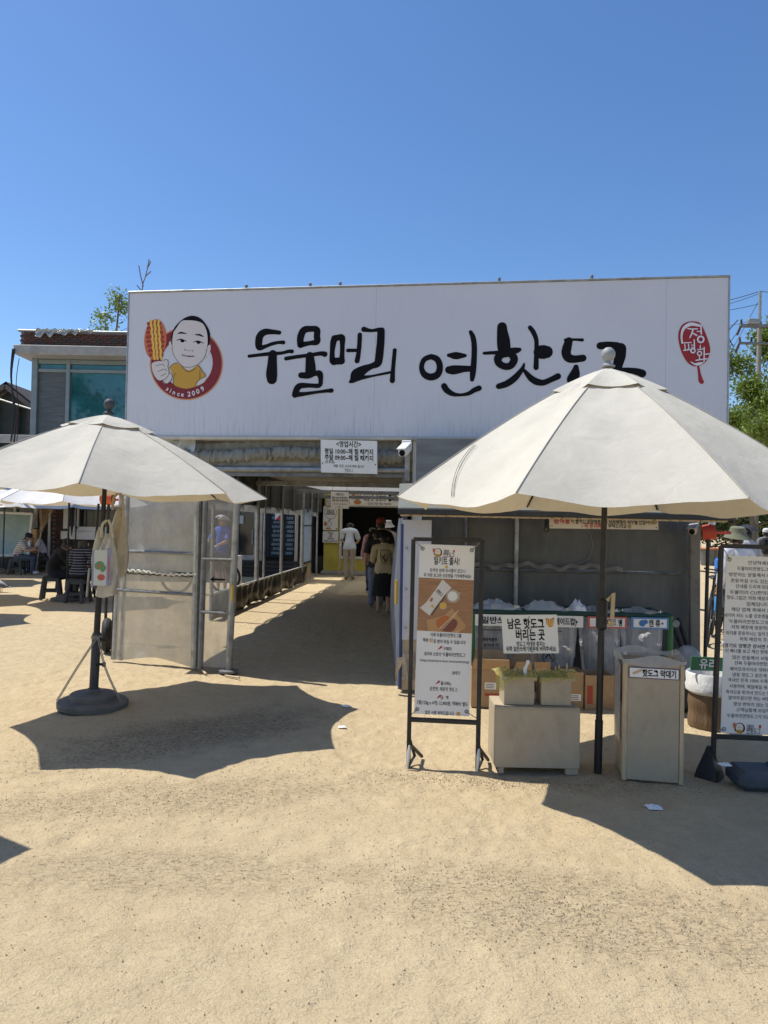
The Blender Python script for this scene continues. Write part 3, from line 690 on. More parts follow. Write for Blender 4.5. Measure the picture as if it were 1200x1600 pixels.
# ------------------------------------------------------------------ shop sign
SA, SB = at(199, 600, 7.8), at(1136.5, 600, 6.93)
ex = (SB - SA); ex.z = 0; SW = ex.length; ex.normalize(); ez = V((0, 0, 1))
S = Plane((SA.x, SA.y, 0), ex, ez); ZB, ZT = 2.515, 4.105
def vinyl():
    t = NT('sign_vinyl'); g = t.tc()
    n = t.noise(1.2, 7, .6); st = t.noise(5, 8, .68, sc3=(5, 5, .35)); d = t.noise(30, 4, .6, sc3=(2.5, 2.5, .12))
    c = t.ramp(n, [(.3, (.55, .56, .615)), (.7, (.585, .595, .65))])
    c = t.mix(t.ramp(st, [(.54, 0.0), (.80, .12)]), c, (.42, .42, .46))
    sx = t.new('ShaderNodeSeparateXYZ'); t.l(t.geo(), sx.inputs[0])
    low = t.ramp(t.math('SUBTRACT', sx.outputs['Z'], 2.5), [(0.0, 1.0), (.55, 0.0)])
    c = t.mix(t.math('MULTIPLY', low, t.ramp(d, [(.52, 0.0), (.74, .55)])), c, (.24, .22, .21))
    t.l(c, t.p.inputs['Base Color']); t.p.inputs['Roughness'].default_value = .38; t.p.inputs['Coat Weight'].default_value = .15
    t.l(t.bump(t.noise(1.6, 3, .5, sc3=(2, 2, .6)), .25, .03), t.p.inputs['Normal']); return t.m
M['vinyl'] = vinyl()
sign = thing('shop_sign', 'wide white shop sign with black brush lettering above the entrance', 'sign', (SA.x, SA.y, 0))
cuts = [0, 2.78, 5.72, SW]
for i in range(3):
    a, b = cuts[i] + (.0007 if i else 0), cuts[i + 1] - (.0007 if i < 2 else 0)
    MB().slab(S.P(a, ZB), S.P(b, ZB), S.P(b, ZT), S.P(a, ZT), .03).build('face_sheet', M['vinyl'], sign)
MB().slab(S.P(.01, ZB + .01, -.034), S.P(SW - .01, ZB + .01, -.034), S.P(SW - .01, ZT - .01, -.034), S.P(.01, ZT - .01, -.034), .22).build('casing', M['galv_dark'], sign)
tr = mat('sign_trim', (.50, .47, .40), .5, .2, .15, dirt=(.2, .16, .12))
MB().frame(S.P(SW / 2, ZB - .021, -.05), ex, S.n, ez, SW + .03, .16, .038, .006).build('bottom_rail', tr, sign)
MB().frame(S.P(SW / 2, ZT + .012, -.03), ex, S.n, ez, SW + .03, .09, .02, .005).build('top_rail', M['galv'], sign)
for u in (-.008, SW + .008): MB().frame(S.P(u, (ZB + ZT) / 2, -.03), ex, S.n, ez, .014, .08, ZT - ZB, .004).build('side_rail', M['galv'], sign)
for px in (384, 484, 531, 780, 925):
    u = S.px(px, 445)[0]; MB().frame(S.P(u, ZT + .045, -.02), ex, S.n, ez, .03, .03, .05, .008).build('clip', M['galv_dark'], sign)
# lettering, brush strokes (crop origin, scale, strokes in crop pixels)
def Z(ox, oy, sc, pts, extra=1.0):
    out = []
    for p in pts:
        u, v = S.px(ox + p[0] / sc, oy + p[1] / sc)
        if len(p) > 2: u2, v2 = S.px(ox + (p[0] + 10) / sc, oy + p[1] / sc); out.append((u, v, p[2] * extra * abs(u2 - u) / 10))
        else: out.append((u, v))
    return out
c1 = (380, 490, 4.8); c2 = (640, 490, 6.316); c3 = (830, 490, 6.316)
LET = [
 (c1, [[(272,143,15),(220,138,18),(165,138,24),(128,165,27),(117,215,27),(122,255,23),(165,247,14),(215,228,13),(265,217,12),(302,217,15)],
       [(45,320,12),(110,312,12),(200,302,14),(290,296,12),(340,284,13),(366,284,15)], [(222,305,31),(218,380,36),(214,450,42),(216,492,38)]]),
 (c1, [[(430,235,24),(430,180,26),(455,125,26),(510,115,22),(553,122,24),(553,170,24),(553,212,24),(500,222,16),(436,234,22)],
       [(322,338,15),(400,325,14),(500,312,14),(580,300,16),(612,305,21)], [(500,318,30),(505,390,38),(506,436,40)],
       [(435,463,22),(490,464,24),(540,450,18),(573,452,24),(582,500,17),(570,540,17),(500,540,16),(430,542,22),(404,565,24),(390,608,24)], [(398,606,22),(450,604,15),(550,590,11),(630,580,13),(662,578,17)]]),
 (c1, [[(685,188,26),(715,180,22),(742,182,24),(744,240,18),(742,310,18),(738,358,24)], [(738,356,26),(700,357,26),(672,358,24),(668,290,18),(678,210,24),(690,185,24)],
       [(785,277,14),(860,276,12)], [(875,160,17),(872,230,17),(865,300,17),(855,355,19)]]),
 (c1, [[(905,118,20),(960,128,12),(1010,122,15),(1040,126,22)], [(1034,132,28),(1032,200,29),(1025,280,30),(1018,340,30),(1006,376,28),(960,396,22),(900,424,34),(852,462,46),(820,500,24),(803,512,11)],
       [(815,508,14),(880,484,16),(960,470,9),(1040,454,9),(1110,440,10)], [(1137,275,15),(1130,350,15),(1123,430,16),(1119,503,20)]]),
 (c2, [[(385,412,18),(460,416,37),(548,415,17)], [(388,556,38),(440,556,46),(540,546,33),(612,545,28)], [(602,182,18),(625,232,25),(638,320,27),(636,450,28),(625,580,30),(617,652,21)],
       [(340,715,30),(370,760,30),(430,795,23),(500,803,15),(580,790,20),(640,755,25),(685,737,28)]]),
 (c2, [[(912,132,48),(915,180,53),(925,260,64),(932,340,64),(940,385,52)], [(735,392,15),(800,388,17),(880,385,20)], [(990,366,28),(1050,365,31),(1083,357,21)],
       [(1130,497,10),(1112,545,20),(1045,630,32),(960,692,33),(880,718,29)], [(1118,545,12),(1160,598,24),(1205,645,32),(1260,675,34),(1320,682,30),(1390,655,28),(1463,620,32)]]),
 (c3, [[(-12,138,22),(22,185,24),(50,260,22),(52,350,22),(50,450,24),(48,533,27)], [(90,380,68),(128,380,70),(150,380,64)]]),
 (c3, [[(338,262,17),(420,257,13),(504,261,17)], [(372,270,38),(352,340,46),(345,395,46),(372,440,44),(430,450,38),(510,440,36)], [(442,528,26),(432,590,48),(410,650,60)], [(330,742,28),(480,748,30),(600,742,24)]]),
 (c3, [[(680,318,37),(760,315,40),(845,326,46)], [(880,345,58),(876,420,56),(856,500,50),(850,535,46)], [(770,566,18),(900,560,27),(1000,565,31),(1055,577,36),(1096,592,40)]])]
black = M['print_black']
for (cr, strokes) in LET:
    b = MB()
    for k, st in enumerate(strokes): stroke(b, S, Z(*cr, st), .003 + .0006 * k)
    if cr is c2 and strokes[0][0][0] == 385:
        stroke(b, S, Z(*c2, [(212,426,27),(272,452,30),(299,525,31),(277,600,34),(210,627,35),(146,600,31),(118,530,24),(145,455,25),(212,426,27)]), .0055, True)
    if cr is c2 and strokes[0][0][0] == 912:
        stroke(b, S, Z(*c2, [(955,392,28),(1015,415,36),(1030,462,38),(995,515,36),(935,522,34),(878,485,36),(880,425,40),(955,392,28)]), .0065, True)
    b.build('letter', black, sign)
# red seal
cs = (1040, 430, 5.925)
seal_red = mat('seal_red', (.30, .008, .012), .5, var=.05); wht = mat('sign_white', (.66, .67, .74), .4, var=.03)
b = MB(); b.poly([S.P(*p, .003) for p in Z(*cs, smooth_path([(255,427),(310,438),(345,485),(378,560),(407,650),(410,720),(380,790),(330,832),(260,843),(200,805),(150,720),(122,620),(118,540),(145,470),(195,435),(255,427)], 4)[:-1])])
stroke(b, S, Z(*cs, [(302,848,11),(312,910,13),(324,970,21),(334,988,21)]), .003); seal = b.build('seal', seal_red, sign)
b = MB()
for k, st in enumerate([[(152,628,8),(146,560,9),(168,492,14),(232,455,17),(312,468,11)],[(150,628,5),(235,625,5)],[(205,495,6),(240,500,6),(292,498,6)],[(252,500,6),(242,540,7),(222,580,5)],[(244,535,5),(285,558,8)],[(325,468,7),(328,545,7)],[(290,522,5),(325,522,5)],
    [(175,640,5),(180,692,5)],[(210,640,5),(213,692,5)],[(165,697,6),(226,690,6)],[(262,600,6),(265,682,6)],[(235,650,4),(262,648,4)],[(235,670,4),(262,668,4)],[(318,652,5),(318,678,5)],[(293,692,5),(347,684,5)],[(310,748,5),(311,782,5)],[(278,790,6),(377,776,6)],[(354,670,6),(353,802,6)],[(356,735,5),(402,730,6)],[(230,805,4),(268,826,9),(302,824,15),(342,812,6)]]):
    stroke(b, S, Z(*cs, st), .006 + .0003 * k)
for (x, y, r, q) in ((322,597,28,8),(250,702,19,7),(311,727,19,6)):
    stroke(b, S, Z(*cs, [(x + r * math.cos(a * .785), y + r * math.sin(a * .785), q) for a in range(9)]), .012, True)
b.build('seal_lettering', wht, seal)
# round emblem: ring, man in a mustard shirt holding a corn dog
ce = (220, 480, 8.571)
def E_(pts): return Z(*ce, pts)
def circ(x, y, r, n=56): return [S.P(*p) for p in E_([(x + r * math.cos(2 * math.pi * i / n), y + r * math.sin(2 * math.pi * i / n)) for i in range(n)])]
def offn(pts, o): return [p + S.n * o for p in pts]
def ann(b, x, y, r0, x1, y1, r1, o, n=64):
    A = offn(circ(x, y, r0, n), o); B = offn(circ(x1, y1, r1, n), o); b.add(A + B, [(i, (i + 1) % n, n + (i + 1) % n, n + i) for i in range(n)])
def pg(b, pts, o, sm=3): b.poly([S.P(*p, o) for p in E_(smooth_path(list(pts) + [pts[0]], sm)[:-1])])
def pst(b, pts, o): stroke(b, S, E_(pts), o)
mo = lambda n, c: mat(n, c, .45, var=.03)
b = MB(); ann(b, 612, 755, 490, 612, 755, 474, .0026); emb = b.build('emblem', mo('emblem_orange', (.58, .24, .11)), sign)
b = MB(); ann(b, 612, 755, 473, 622, 742, 342, .003); b.build('ring', mo('emblem_maroon', (.19, .010, .014)), emb)
b = MB(); pg(b, [(385,815),(430,765),(490,745),(560,800),(640,850),(720,812),(775,775),(830,860),(872,922),(800,965),(790,990),(740,1050),(735,1062),(620,1092),(520,1075),(440,1035),(440,960),(425,900)], .0034, 2); b.build('shirt', mo('emblem_mustard', (.52, .29, .035)), emb)
sk = mo('emblem_skin', (.60, .55, .54))
b = MB()
pg(b, [(300,975),(380,880),(425,920),(402,990),(345,1028),(302,1005)], .0042); b.build('forearm', sk, emb); b = MB(); pg(b, [(800,965),(868,935),(870,975),(830,1020),(745,1055),(757,1008)], .0042); b.build('arm', sk, emb); b = MB(); pg(b, [(560,795),(640,845),(722,805),(700,770),(580,765)], .0042); b.build('neck', sk, emb); b = MB()
pg(b, [(378,490),(395,455),(425,500),(432,630),(400,590)], .0046); b.build('ear', sk, emb); b = MB(); pg(b, [(905,515),(935,508),(928,600),(868,682),(880,600)], .0046); b.build('ear', sk, emb); b = MB()
pg(b, [(145,762),(180,735),(270,722),(300,740),(335,705),(360,700),(370,735),(366,800),(380,880),(342,952),(270,986),(215,965),(160,872)], .0054); b.build('fist', sk, emb)
b = MB(); pg(b, [(412,505),(408,400),(450,280),(540,180),(620,132),(700,116),(800,150),(880,240),(927,340),(928,440),(900,525),(880,420),(840,260),(700,190),(560,195),(470,300),(440,440)], .0050); b.build('hair', black, emb)
b = MB(); pg(b, [(418,440),(436,350),(480,280),(550,188),(640,178),(740,186),(830,220),(880,310),(898,430),(888,560),(850,680),(760,772),(650,806),(560,790),(480,700),(428,590)], .0060); b.build('face', sk, emb)
b = MB()
for i, st in enumerate([[(500,356,5),(545,344,12),(615,357,4)],[(730,371,4),(790,373,12),(838,396,6)],[(485,445,4),(540,431,7),(612,458,4)],[(708,470,4),(770,455,7),(842,485,4)],[(586,558,3),(600,586,3)],[(704,575,3),(692,596,3)],[(615,577,3),(632,577,3)],[(655,580,3),(672,580,3)],[(558,640,6),(600,655,4),(660,662,5),(716,658,6)]]): pst(b, st, .0064 + .0002 * i)
for x, y in ((560,452),(776,472)):
    b.poly([S.P(*p, .0068) for p in E_([(x + 28 * math.cos(a * .35), y + 22 * math.sin(a * .35)) for a in range(18)])])
ol = [[(436,350,2.5),(424,440,2.5),(428,590,2.5),(480,700,2.5),(560,790,2.5),(650,806,2.5),(760,772,2.5),(850,680,2.5),(888,560,2.5)],[(180,735,2.5),(145,762,2.5),(160,872,2.5),(215,965,2.5),(270,986,2.5),(342,952,2.5),(380,880,2.5),(366,800,2.5),(370,735,2.5),(345,702,2.5),(315,715,2.5)],[(205,785,2.5),(290,770,2.5),(325,790,2.5)],[(230,865,2.5),(320,830,2.5),(350,860,2.5)],[(275,925,2.5),(340,890,2.5)],[(385,815,2.5),(430,765,2.5),(490,745,2.5)],[(560,800,2.5),(640,870,2.5),(735,815,2.5)],[(440,1050,2.5),(440,960,2.5),(465,880,2.5)],[(795,960,2.5),(795,850,2.5)],[(775,775,2.5),(830,860,2.5),(872,922,2.5),(800,965,2.5),(750,1010,2.5),(745,1055,2.5)],[(300,985,2.5),(345,1028,2.5),(402,990,2.5),(425,920,2.5),(385,880,2.5)]]
for i, st in enumerate(ol): pst(b, st, .0070 + .0001 * i)
b.build('ink_line', black, emb)
b = MB(); pst(b, [(610,656,3),(640,650,5),(680,660,3)], .0078)
for x, y in ((495,535),(800,570)): pass
b.build('lips', mo('emblem_pink', (.50, .20, .20)), emb)
b = MB(); b.poly([S.P(*p, .0044) for p in E_([(197 + 148 * math.cos(a) - 18 * math.sin(a), 435 + 272 * math.sin(a) + 14 * math.cos(a)) for a in [2 * math.pi * i / 40 for i in range(40)]])]); dog = b.build('corn_dog', mo('emblem_crust', (.50, .15, .05)), emb)
b = MB()
for i in range(8):
    for sgn in (-1, 1): pst(b, [(197 + sgn * 50 + (i - 4) * 7, 215 + i * 60, 18), (197 + sgn * (105 - abs(i - 3.5) * 9) + (i - 4) * 4, 222 + i * 60, 24)], .0048 + .0001 * i)
    pst(b, [(150 + i * 3, 205 + i * 62, 10), (250 + i * 3, 205 + i * 62, 10)], .0058 + .0001 * i)
b.build('sausage', mo('emblem_sausage', (.33, .03, .02)), dog)
b = MB()
for i, (x0, x1) in enumerate(((138, 186), (190, 226), (240, 276))):
    pst(b, [(x0 + (x1 - x0) * k / 10 + 5 * (-1) ** k, 185 + 51 * k, 14) for k in range(11)], .0068 + .0002 * i)
b.build('mustard', mo('emblem_yellow', (.72, .48, .07)), dog)
b = MB()
for k, ch in enumerate('since 2009'):
    if ch == ' ': continue
    x, y = [(362,1090),(402,1118),(448,1140),(508,1158),(560,1166),None,(648,1162),(706,1150),(764,1126),(826,1092)][k]
    u, v = S.px(ce[0] + x / ce[2], ce[1] + y / ce[2]); text(b, S, ch, u, v, .058 if ch in 'since' else .062, .0036, bold=.02, rot=math.atan2(x - 612, 1400 - y) * .75 if False else (x - 612) / 395 * .85)
b.build('lettering', wht, emb)

# ------------------------------------------------------------------ the walk-through shop hall
hall = thing('shop_hall', 'long low shop hall of steel posts and plastic sheeting behind the sign', 'building', (0, 7.5, 0))
def lw(y): return -2.7 + (y - 11.8) * .08                 # plan line of the open left side
def rw(y): return .26 + (y - 7.0) * .09
FX = lambda x: 7.42 - .14 * (x + .3)
tarp = mat('tarp_grey', (.30, .30, .28), .55, 0, .18, 7, dirt=(.15, .13, .10), dirt_amt=.6, dirt_scale=4, bump=(9, .4, .02, (1, 1, .4)))
tarp_in = mat('tarp_ceiling', (.26, .25, .225), .6, 0, .2, 5, dirt=(.07, .06, .05), dirt_amt=.6)
def ceil_fn(u, v):
    y = 7.75 + (22 - 7.75) * v; xl, xr = lw(y) - .25, rw(y); x = xl + (xr - xl) * u
    return V((x, y, 2.50 + .10 * v - .05 * math.sin(u * math.pi) + .025 * math.sin((x * 2.1 + y * 1.1) * 4.0) * math.exp(-((y - 9.5) / 4) ** 2) + .01 * math.sin(x * 9)))
MB().grid(lambda u, v: ceil_fn(u, v * .60), 40, 40).build('ceiling', tarp_in, hall, True)
MB().grid(lambda u, v: ceil_fn(u, .601 + v * .399), 30, 24).build('rear_light_inlet', film('roof_film', (.74, .74, .70), (.9, 1.0), .4, .6), hall, True)  # unseen translucent ceiling, added to let daylight brighten the hall end
MB().grid(lambda u, v: ceil_fn(u, v * .6) + V((0, 0, .09)), 4, 6).build('roof', mat('roof_sheet', (.35, .35, .34), .5, .2), hall)
for i, (y, w_) in enumerate(((11.0, .05), (14.0, .09), (17.5, .05), (20.8, .06))):
    MB().beam((lw(y) - .1, y + .03, 2.36), (rw(y), y, 2.36), w_, .09, bev=.006).build('cross_beam', M['galv'] if i == 1 else M['galv_dark'], hall)
for px, r in ((403, .045), (414, .024), (441, .034), (473, .05)):
    k = (px - 600) / FPX; y = (-2.7 - 11.8 * .08) / (k - .08); MB().tube([(lw(y), y, 0), (lw(y), y, 2.46)], r, 10).build('post', M['galv'], hall, True)
for y in (11.3, 12.6, 19.9, 20.9): MB().tube([(lw(y), y, 0), (lw(y), y, 2.46)], .03, 8).build('post', M['galv'], hall, True)
MB().tube([(lw(11.2) + .01, 11.2, .415), (lw(19.2) + .01, 19.2, .415)], .016, 8).build('rail', mat('rail_white', (.66, .66, .64), .45), hall, True)
sk_m = mat('black_sheet', (.016, .016, .015), .28, 0, .5, 6, dirt=(.20, .18, .10), dirt_amt=.45, dirt_scale=5, sc3=(1, 1, .5))
MB().grid(lambda u, v: V((lw(11.2 + 8.2 * u) + .03 + .035 * math.sin(u * 130 + 2 * math.sin(v * 3)) * (.25 + v * (1 - v) * 3) + .05 * v * math.sin(u * 37), 11.2 + 8.2 * u, .40 * (1 - v) + .02 * math.sin(u * 60) * v)), 160, 8).build('skirting_sheet', sk_m, hall, True)
MB().grid(lambda u, v: V((lw(9.2 + 12.7 * u) - .02 + .03 * math.sin(u * 80) * v, 9.2 + 12.7 * u, 2.62 - (.73 + .03 * math.sin(u * 50)) * v)), 120, 4).build('valance', mat('valance_sheet', (.035, .035, .033), .5, 0, .3, dirt=(.2, .19, .16), dirt_amt=.4), hall, True)
MB().grid(lambda u, v: V((lw(11 + 10 * u) - .015 + .02 * math.sin(u * 63) * v, 11 + 10 * u, 1.90 - .13 * v)), 90, 2).build('clear_edge', film('edge_film', (.6, .6, .56), (.3, .7)), hall, True)
for i, y in enumerate((11.9, 12.9, 15, 17.2)): MB().tube([(lw(y) + .02, y, 2.46), (lw(y) + .02, y + .02, 1.86)], .014, 6).build('valance_bar', M['black_metal'], hall)
pane = MB().slab((lw(18.75), 18.75, .5), (lw(19.85), 19.85, .5), (lw(19.85), 19.85, 1.95), (lw(18.75), 18.75, 1.95), .01).build('plastic_pane', film('blue_film', (.50, .60, .72), (.5, .85)), hall)
MB().slab((lw(18.75) + .01, 18.75, .05), (lw(19.85) + .01, 19.85, .05), (lw(19.85) + .01, 19.85, .47), (lw(18.75) + .01, 18.75, .47), .015).build('plank', M['plywood'], hall)
MB().beam((lw(18.7) + .03, 18.7, .5), (lw(19.9) + .03, 19.9, .5), .03, .04).beam((lw(18.7) + .03, 18.7, 1.5), (lw(19.9) + .03, 19.9, 1.5), .03, .03).build('pane_bar', M['black_metal'], hall)
# right side sheet and the end wall with the order window
MB().grid(lambda u, v: V((rw(7.3 + 14.6 * u) + .02 * math.sin(u * 90) , 7.3 + 14.6 * u, 2.5 * v)), 100, 6).build('side_sheet', mat('side_sheet', (.36, .36, .35), .6, 0, .2), hall, True)
yw = mat('yellow_wall', (.58, .47, .075), .6, 0, .1, 4, dirt=(.2, .16, .05), dirt_amt=.4)
YW = 22.0; wx0, wx1, wz0, wz1 = -1.30, .95, .55, 2.10
end = MB(); xl, xr = lw(YW) + .02, 1.7
for (a, b_, c, d) in ((xl, wx0, 0, 2.62), (wx1, xr, 0, 2.62), (wx0, wx1, 0, wz0), (wx0, wx1, wz1, 2.62)): end.frame(((a + b_) / 2, YW + .05, (c + d) / 2), (1, 0, 0), (0, 1, 0), (0, 0, 1), b_ - a, .1, d - c)
end.build('end_wall', yw, hall)
wf = mat('window_white', (.68, .68, .66), .4)
fr = MB()
for (a, b_, c, d) in ((wx0 - .07, wx0, wz0 - .07, wz1 + .07), (wx1, wx1 + .07, wz0 - .07, wz1 + .07), (wx0, wx1, wz1, wz1 + .07), (wx0, wx1, wz0 - .07, wz0)): fr.frame(((a + b_) / 2, YW - .02, (c + d) / 2), (1, 0, 0), (0, 1, 0), (0, 0, 1), b_ - a, .06, d - c, .004)
fr.build('order_window_frame', wf, hall)
kin = mat('kitchen_dark', (.03, .03, .032), .6)
k = MB(); k.frame((-.2, 25.2, 1.25), (1, 0, 0), (0, 1, 0), (0, 0, 1), 4.2, .06, 2.5)
for x in (-2.2, 1.8): k.frame((x, 23.7, 1.25), (1, 0, 0), (0, 1, 0), (0, 0, 1), .06, 3.1, 2.5)
k.frame((-.2, 23.7, 2.66), (1, 0, 0), (0, 1, 0), (0, 0, 1), 4.4, 3.3, .06); k.frame((-.2, 23.6, .28), (1, 0, 0), (0, 1, 0), (0, 0, 1), 4.0, 2.9, .5); k.build('kitchen', kin, hall)
MB().frame((-.3, 21.75, .05), (1, 0, 0), (0, 1, 0), (0, 0, 1), 3.2, .5, .1, .01).build('step', mat('concrete', (.33, .30, .26), .85, dirt=(.16, .13, .1)), hall)
# front lintel: rolled up plastic curtains, eave pipe, brackets
xs0, xs1 = -2.55, .25
def fp(x, dy, z): return V((x, FX(x) + dy, z))
MB().grid(lambda u, v: fp(xs0 + (xs1 - xs0) * u, .16 + .012 * math.sin(u * 150), 2.52 - .16 * v + .008 * math.sin(u * 70)), 120, 3).build('upper_sheet', tarp, hall, True)
def roll(u, v):
    a = 2 * math.pi * v; x = xs0 + .02 + (xs1 - xs0 - .05) * u
    r = .058 + .020 * mnoise.noise(V((u * 75, a * .55 + u * 14, 0))) + .012 * mnoise.noise(V((u * 190, a * .8 + u * 40, 4))) + .010 * math.sin(u * 11 + a)
    r *= 1 - .45 * max(0, 1 - min(abs(u - q) for q in (.18, .47, .78)) / .02)
    return fp(x, .06 + r * math.cos(a), 2.318 + r * 1.22 * math.sin(a) - .016 * math.sin(u * 9.4))
MB().grid(roll, 300, 14).build('rolled_curtain', mat('curtain_film', (.23, .222, .18), .4, 0, .2, 12, sc3=(4, 4, 1), dirt=(.16, .14, .10), dirt_amt=.6), hall, True)
for q in (.18, .47, .78):
    x = xs0 + (xs1 - xs0) * q; MB().torus(fp(x, .06, 2.315), .062, .008, (1, -.14, 0), 18, 6).build('tie', M['rope'], hall, True)
MB().grid(lambda u, v: fp(xs0 + .1 + (xs1 - xs0 - .15) * u, .10 + .02 * math.sin(u * 120 + v) * v, 2.245 - .075 * v * (1 + .4 * math.sin(u * 25))), 140, 3).build('loose_edge', tarp, hall, True)
MB().tube([fp(xs0, .07, 2.165), fp(xs1, .07, 2.165)], .032, 10).build('eave_pipe', M['galv'], hall, True)
MB().beam(fp(xs0, .12, 2.11), fp(xs1, .12, 2.11), .04, .04).build('eave_angle', M['galv_dark'], hall)
for x in (xs0 + .33, xs1 - .03): MB().beam(fp(x, .1, 0 if x > 0 else 1.95), fp(x, .1, 2.5), .06, .06, (0, 1, 0), .005).build('front_post', M['galv_dark'], hall)
MB().grid(lambda u, v: fp(xs0 - .15 + .62 * u, .05 + .03 * math.sin(u * 22 + 3 * v), 2.515 - .20 * v - .03 * math.sin(u * 14)), 30, 6).build('bunched_film', film('bright_film', (.66, .66, .60), (.7, .95), trans=.3), hall, True)

# curtain edge hanging at the right of the entrance
ct = thing('door_curtain', 'blue grey plastic door curtain bunched at the right of the entrance', 'curtain', (.17, 6.9, 0))
cm = mat('curtain_blue', (.13, .15, .19), .5, 0, .25, 10, sc3=(3, 3, .4), dirt=(.3, .3, .3), dirt_amt=.3)
MB().grid(lambda u, v: V((.165 + .022 * math.sin(u * 21 + v * 2) * (1 - .6 * u) - .07 * math.sin(math.pi * v) * math.exp(-((u - .75) / .3) ** 2), 6.78 + .62 * u, .035 + 1.62 * v)), 40, 30).build('fold', cm, ct, True)
MB().tube([(.185, 6.745, .03), (.178, 6.745, 1.60)], .016, 8).build('edge_pole', mat('edge_blue', (.03, .05, .16), .5), ct, True)
MB().tube([(.135, 6.77, .83), (.133, 6.765, 1.06)], .014, 8).build('handle', mat('handle_yellow', (.60, .38, .03), .5), ct, True)

# ------------------------------------------------------------------ signs of the hall
def board(name, label, cat, tl, tr_, bl, y0, y1, lines, m=None, th=.012, group=None, ink=None):
    """flat board through three photo corners at real depths; lines = (text, fx, fy, cap height, width or None, bold, material)"""
    A, B, C = at(*tl, y0), at(*tr_, y1), at(*bl, y0); e = B - A; W = e.length
    pl = Plane(A, e, A - C); H = (A - C).length
    t = thing(name, label, cat, C, group=group)
    MB().slab(pl.P(0, -H), pl.P(W, -H), pl.P(W, 0), pl.P(0, 0), th).build('board', m or M['white_board'], t)
    for (tx, fx, fy, h, wd, bold, im) in lines:
        b = MB(); text(b, pl, tx, fx * W, -fy * H, h, .002, wd and wd * W, 'C', bold); b.build('text_line', im or ink or M['print_black'], t)
    return t, pl, W, H
t, pl, W, H = board('hours_sign', 'white opening hours board hung under the big sign over the entrance', 'sign', (501, 687), (589, 689), (501.5, 738), 7.32, 7.22, [
    ('<영업시간>', .5, .12, .058, .44, .02, None), ('평일 10:00~해 질 때까지', .5, .345, .052, .86, .022, None), ('주말 09:00~해 질 때까지', .5, .535, .052, .86, .022, None), ('(공휴일)', .16, .67, .030, .17, .005, None), ('태풍, 지진, 쓰나미 때만 쉽니다', .5, .79, .027, .54, .008, None)])
b = MB(); text(b, pl, '연핫도그', .5 * W, -.92 * H, .035, .002, .15 * W, 'C', 0.0); b.build('text_line', M['print_black'], t)
for fx in (.03, .97): MB().ball(pl.P(fx * W, -.72 * H, .003), .008, 8, 5).build('screw', M['galv_dark'], t)
t, pl, W, H = board('hours_sign', 'small dim opening hours board hanging inside the hall before the yellow wall', 'sign', (517, 768), (545, 769), (517, 794), 17.0, 17.0, [
    ('<영업시간>', .5, .15, .055, .5, .02, None), ('평일 10:00~해 질 때까지', .5, .36, .045, .86, .03, None), ('주말 09:00~해 질 때까지', .5, .52, .045, .86, .03, None), ('태풍, 지진, 쓰나미 때만 쉽니다', .5, .74, .03, .7, .01, None), ('연핫도그', .5, .9, .035, .3, .0, None)])
for fx in (.1, .9): MB().tube([pl.P(fx * W, 0, -.006), pl.P(fx * W, .2, -.006)], .006, 5).build('hanger', M['rope'], t)
menu = mat('menu_print', (.80, .74, .65), .45, var=.03)
t, pl, W, H = board('menu_sign', 'wide menu and price board above the dark order window', 'sign', (546, 766), (655, 768.5), (546, 789.5), 21.85, 21.85, [
    ('순한맛 핫도그  ₩4000', .46, .24, .13, .52, .02, None), ('매운맛 핫도그  ₩4000', .46, .55, .13, .52, .02, None), ('* 포장은 쿠폰 적립 가능해요', .42, .86, .07, .36, .01, None)], menu)
b = MB(); disc(b, pl, .115 * W, -.38 * H, .10, .13, .003); b.build('face_print', mo('print_skin', (.62, .50, .40)), t)
b = MB(); disc(b, pl, .055 * W, -.38 * H, .05, .11, .004); disc(b, pl, .115 * W, -.78 * H, .12, .07, .005); b.build('corn_dog_print', mo('print_orange', (.50, .19, .05)), t)
b = MB(); ring(b, pl, .115 * W, -.38 * H, .10, .112, .006); disc(b, pl, .105 * W, -.36 * H, .012, .012, .007); disc(b, pl, .13 * W, -.36 * H, .012, .012, .007); b.build('ink_line', M['print_black'], t)
t, pl, W, H = board('poster', 'white poster with a speech bubble on the yellow wall', 'poster', (505.3, 791), (528.3, 791.3), (504.7, 828), 21.9, 21.9, [
    ('포장 또는', .5, .17, .05, .5, .03, None), ('매장에서', .5, .25, .05, .5, .03, None), ('주문해주세요!', .5, .33, .05, .66, .03, None)])
b = MB(); ring(b, pl, .5 * W, -.27 * H, .185, .195, .002); stroke(b, pl, [(.42 * W, -.52 * H, .006), (.38 * W, -.62 * H, .006), (.56 * W, -.52 * H, .006)], .003); ring(b, pl, .42 * W, -.74 * H, .07, .08, .0035)
disc(b, pl, .37 * W, -.73 * H, .01, .01, .004); disc(b, pl, .47 * W, -.73 * H, .01, .01, .004); disc(b, pl, .92 * W, -.95 * H, .02, .02, .004); b.build('ink_line', M['print_black'], t)
b = MB(); disc(b, pl, .15 * W, -.74 * H, .045, .075, .002); disc(b, pl, .36 * W, -.93 * H, .09, .03, .003); b.build('corn_dog_print', MATS['print_orange'], t)
board('notice', 'plain white notice with five short text lines below the speech bubble poster', 'notice', (504.5, 830), (528.8, 830.4), (504, 847.5), 21.9, 21.9, [
    ('주문하신', .5, .15, .045, .35, .03, None), ('상품', .5, .32, .045, .18, .03, None), ('번호', .5, .48, .045, .18, .03, None), ('확인해', .5, .66, .045, .4, .03, None), ('주세요 감사합니다!', .5, .86, .045, .85, .03, None)])
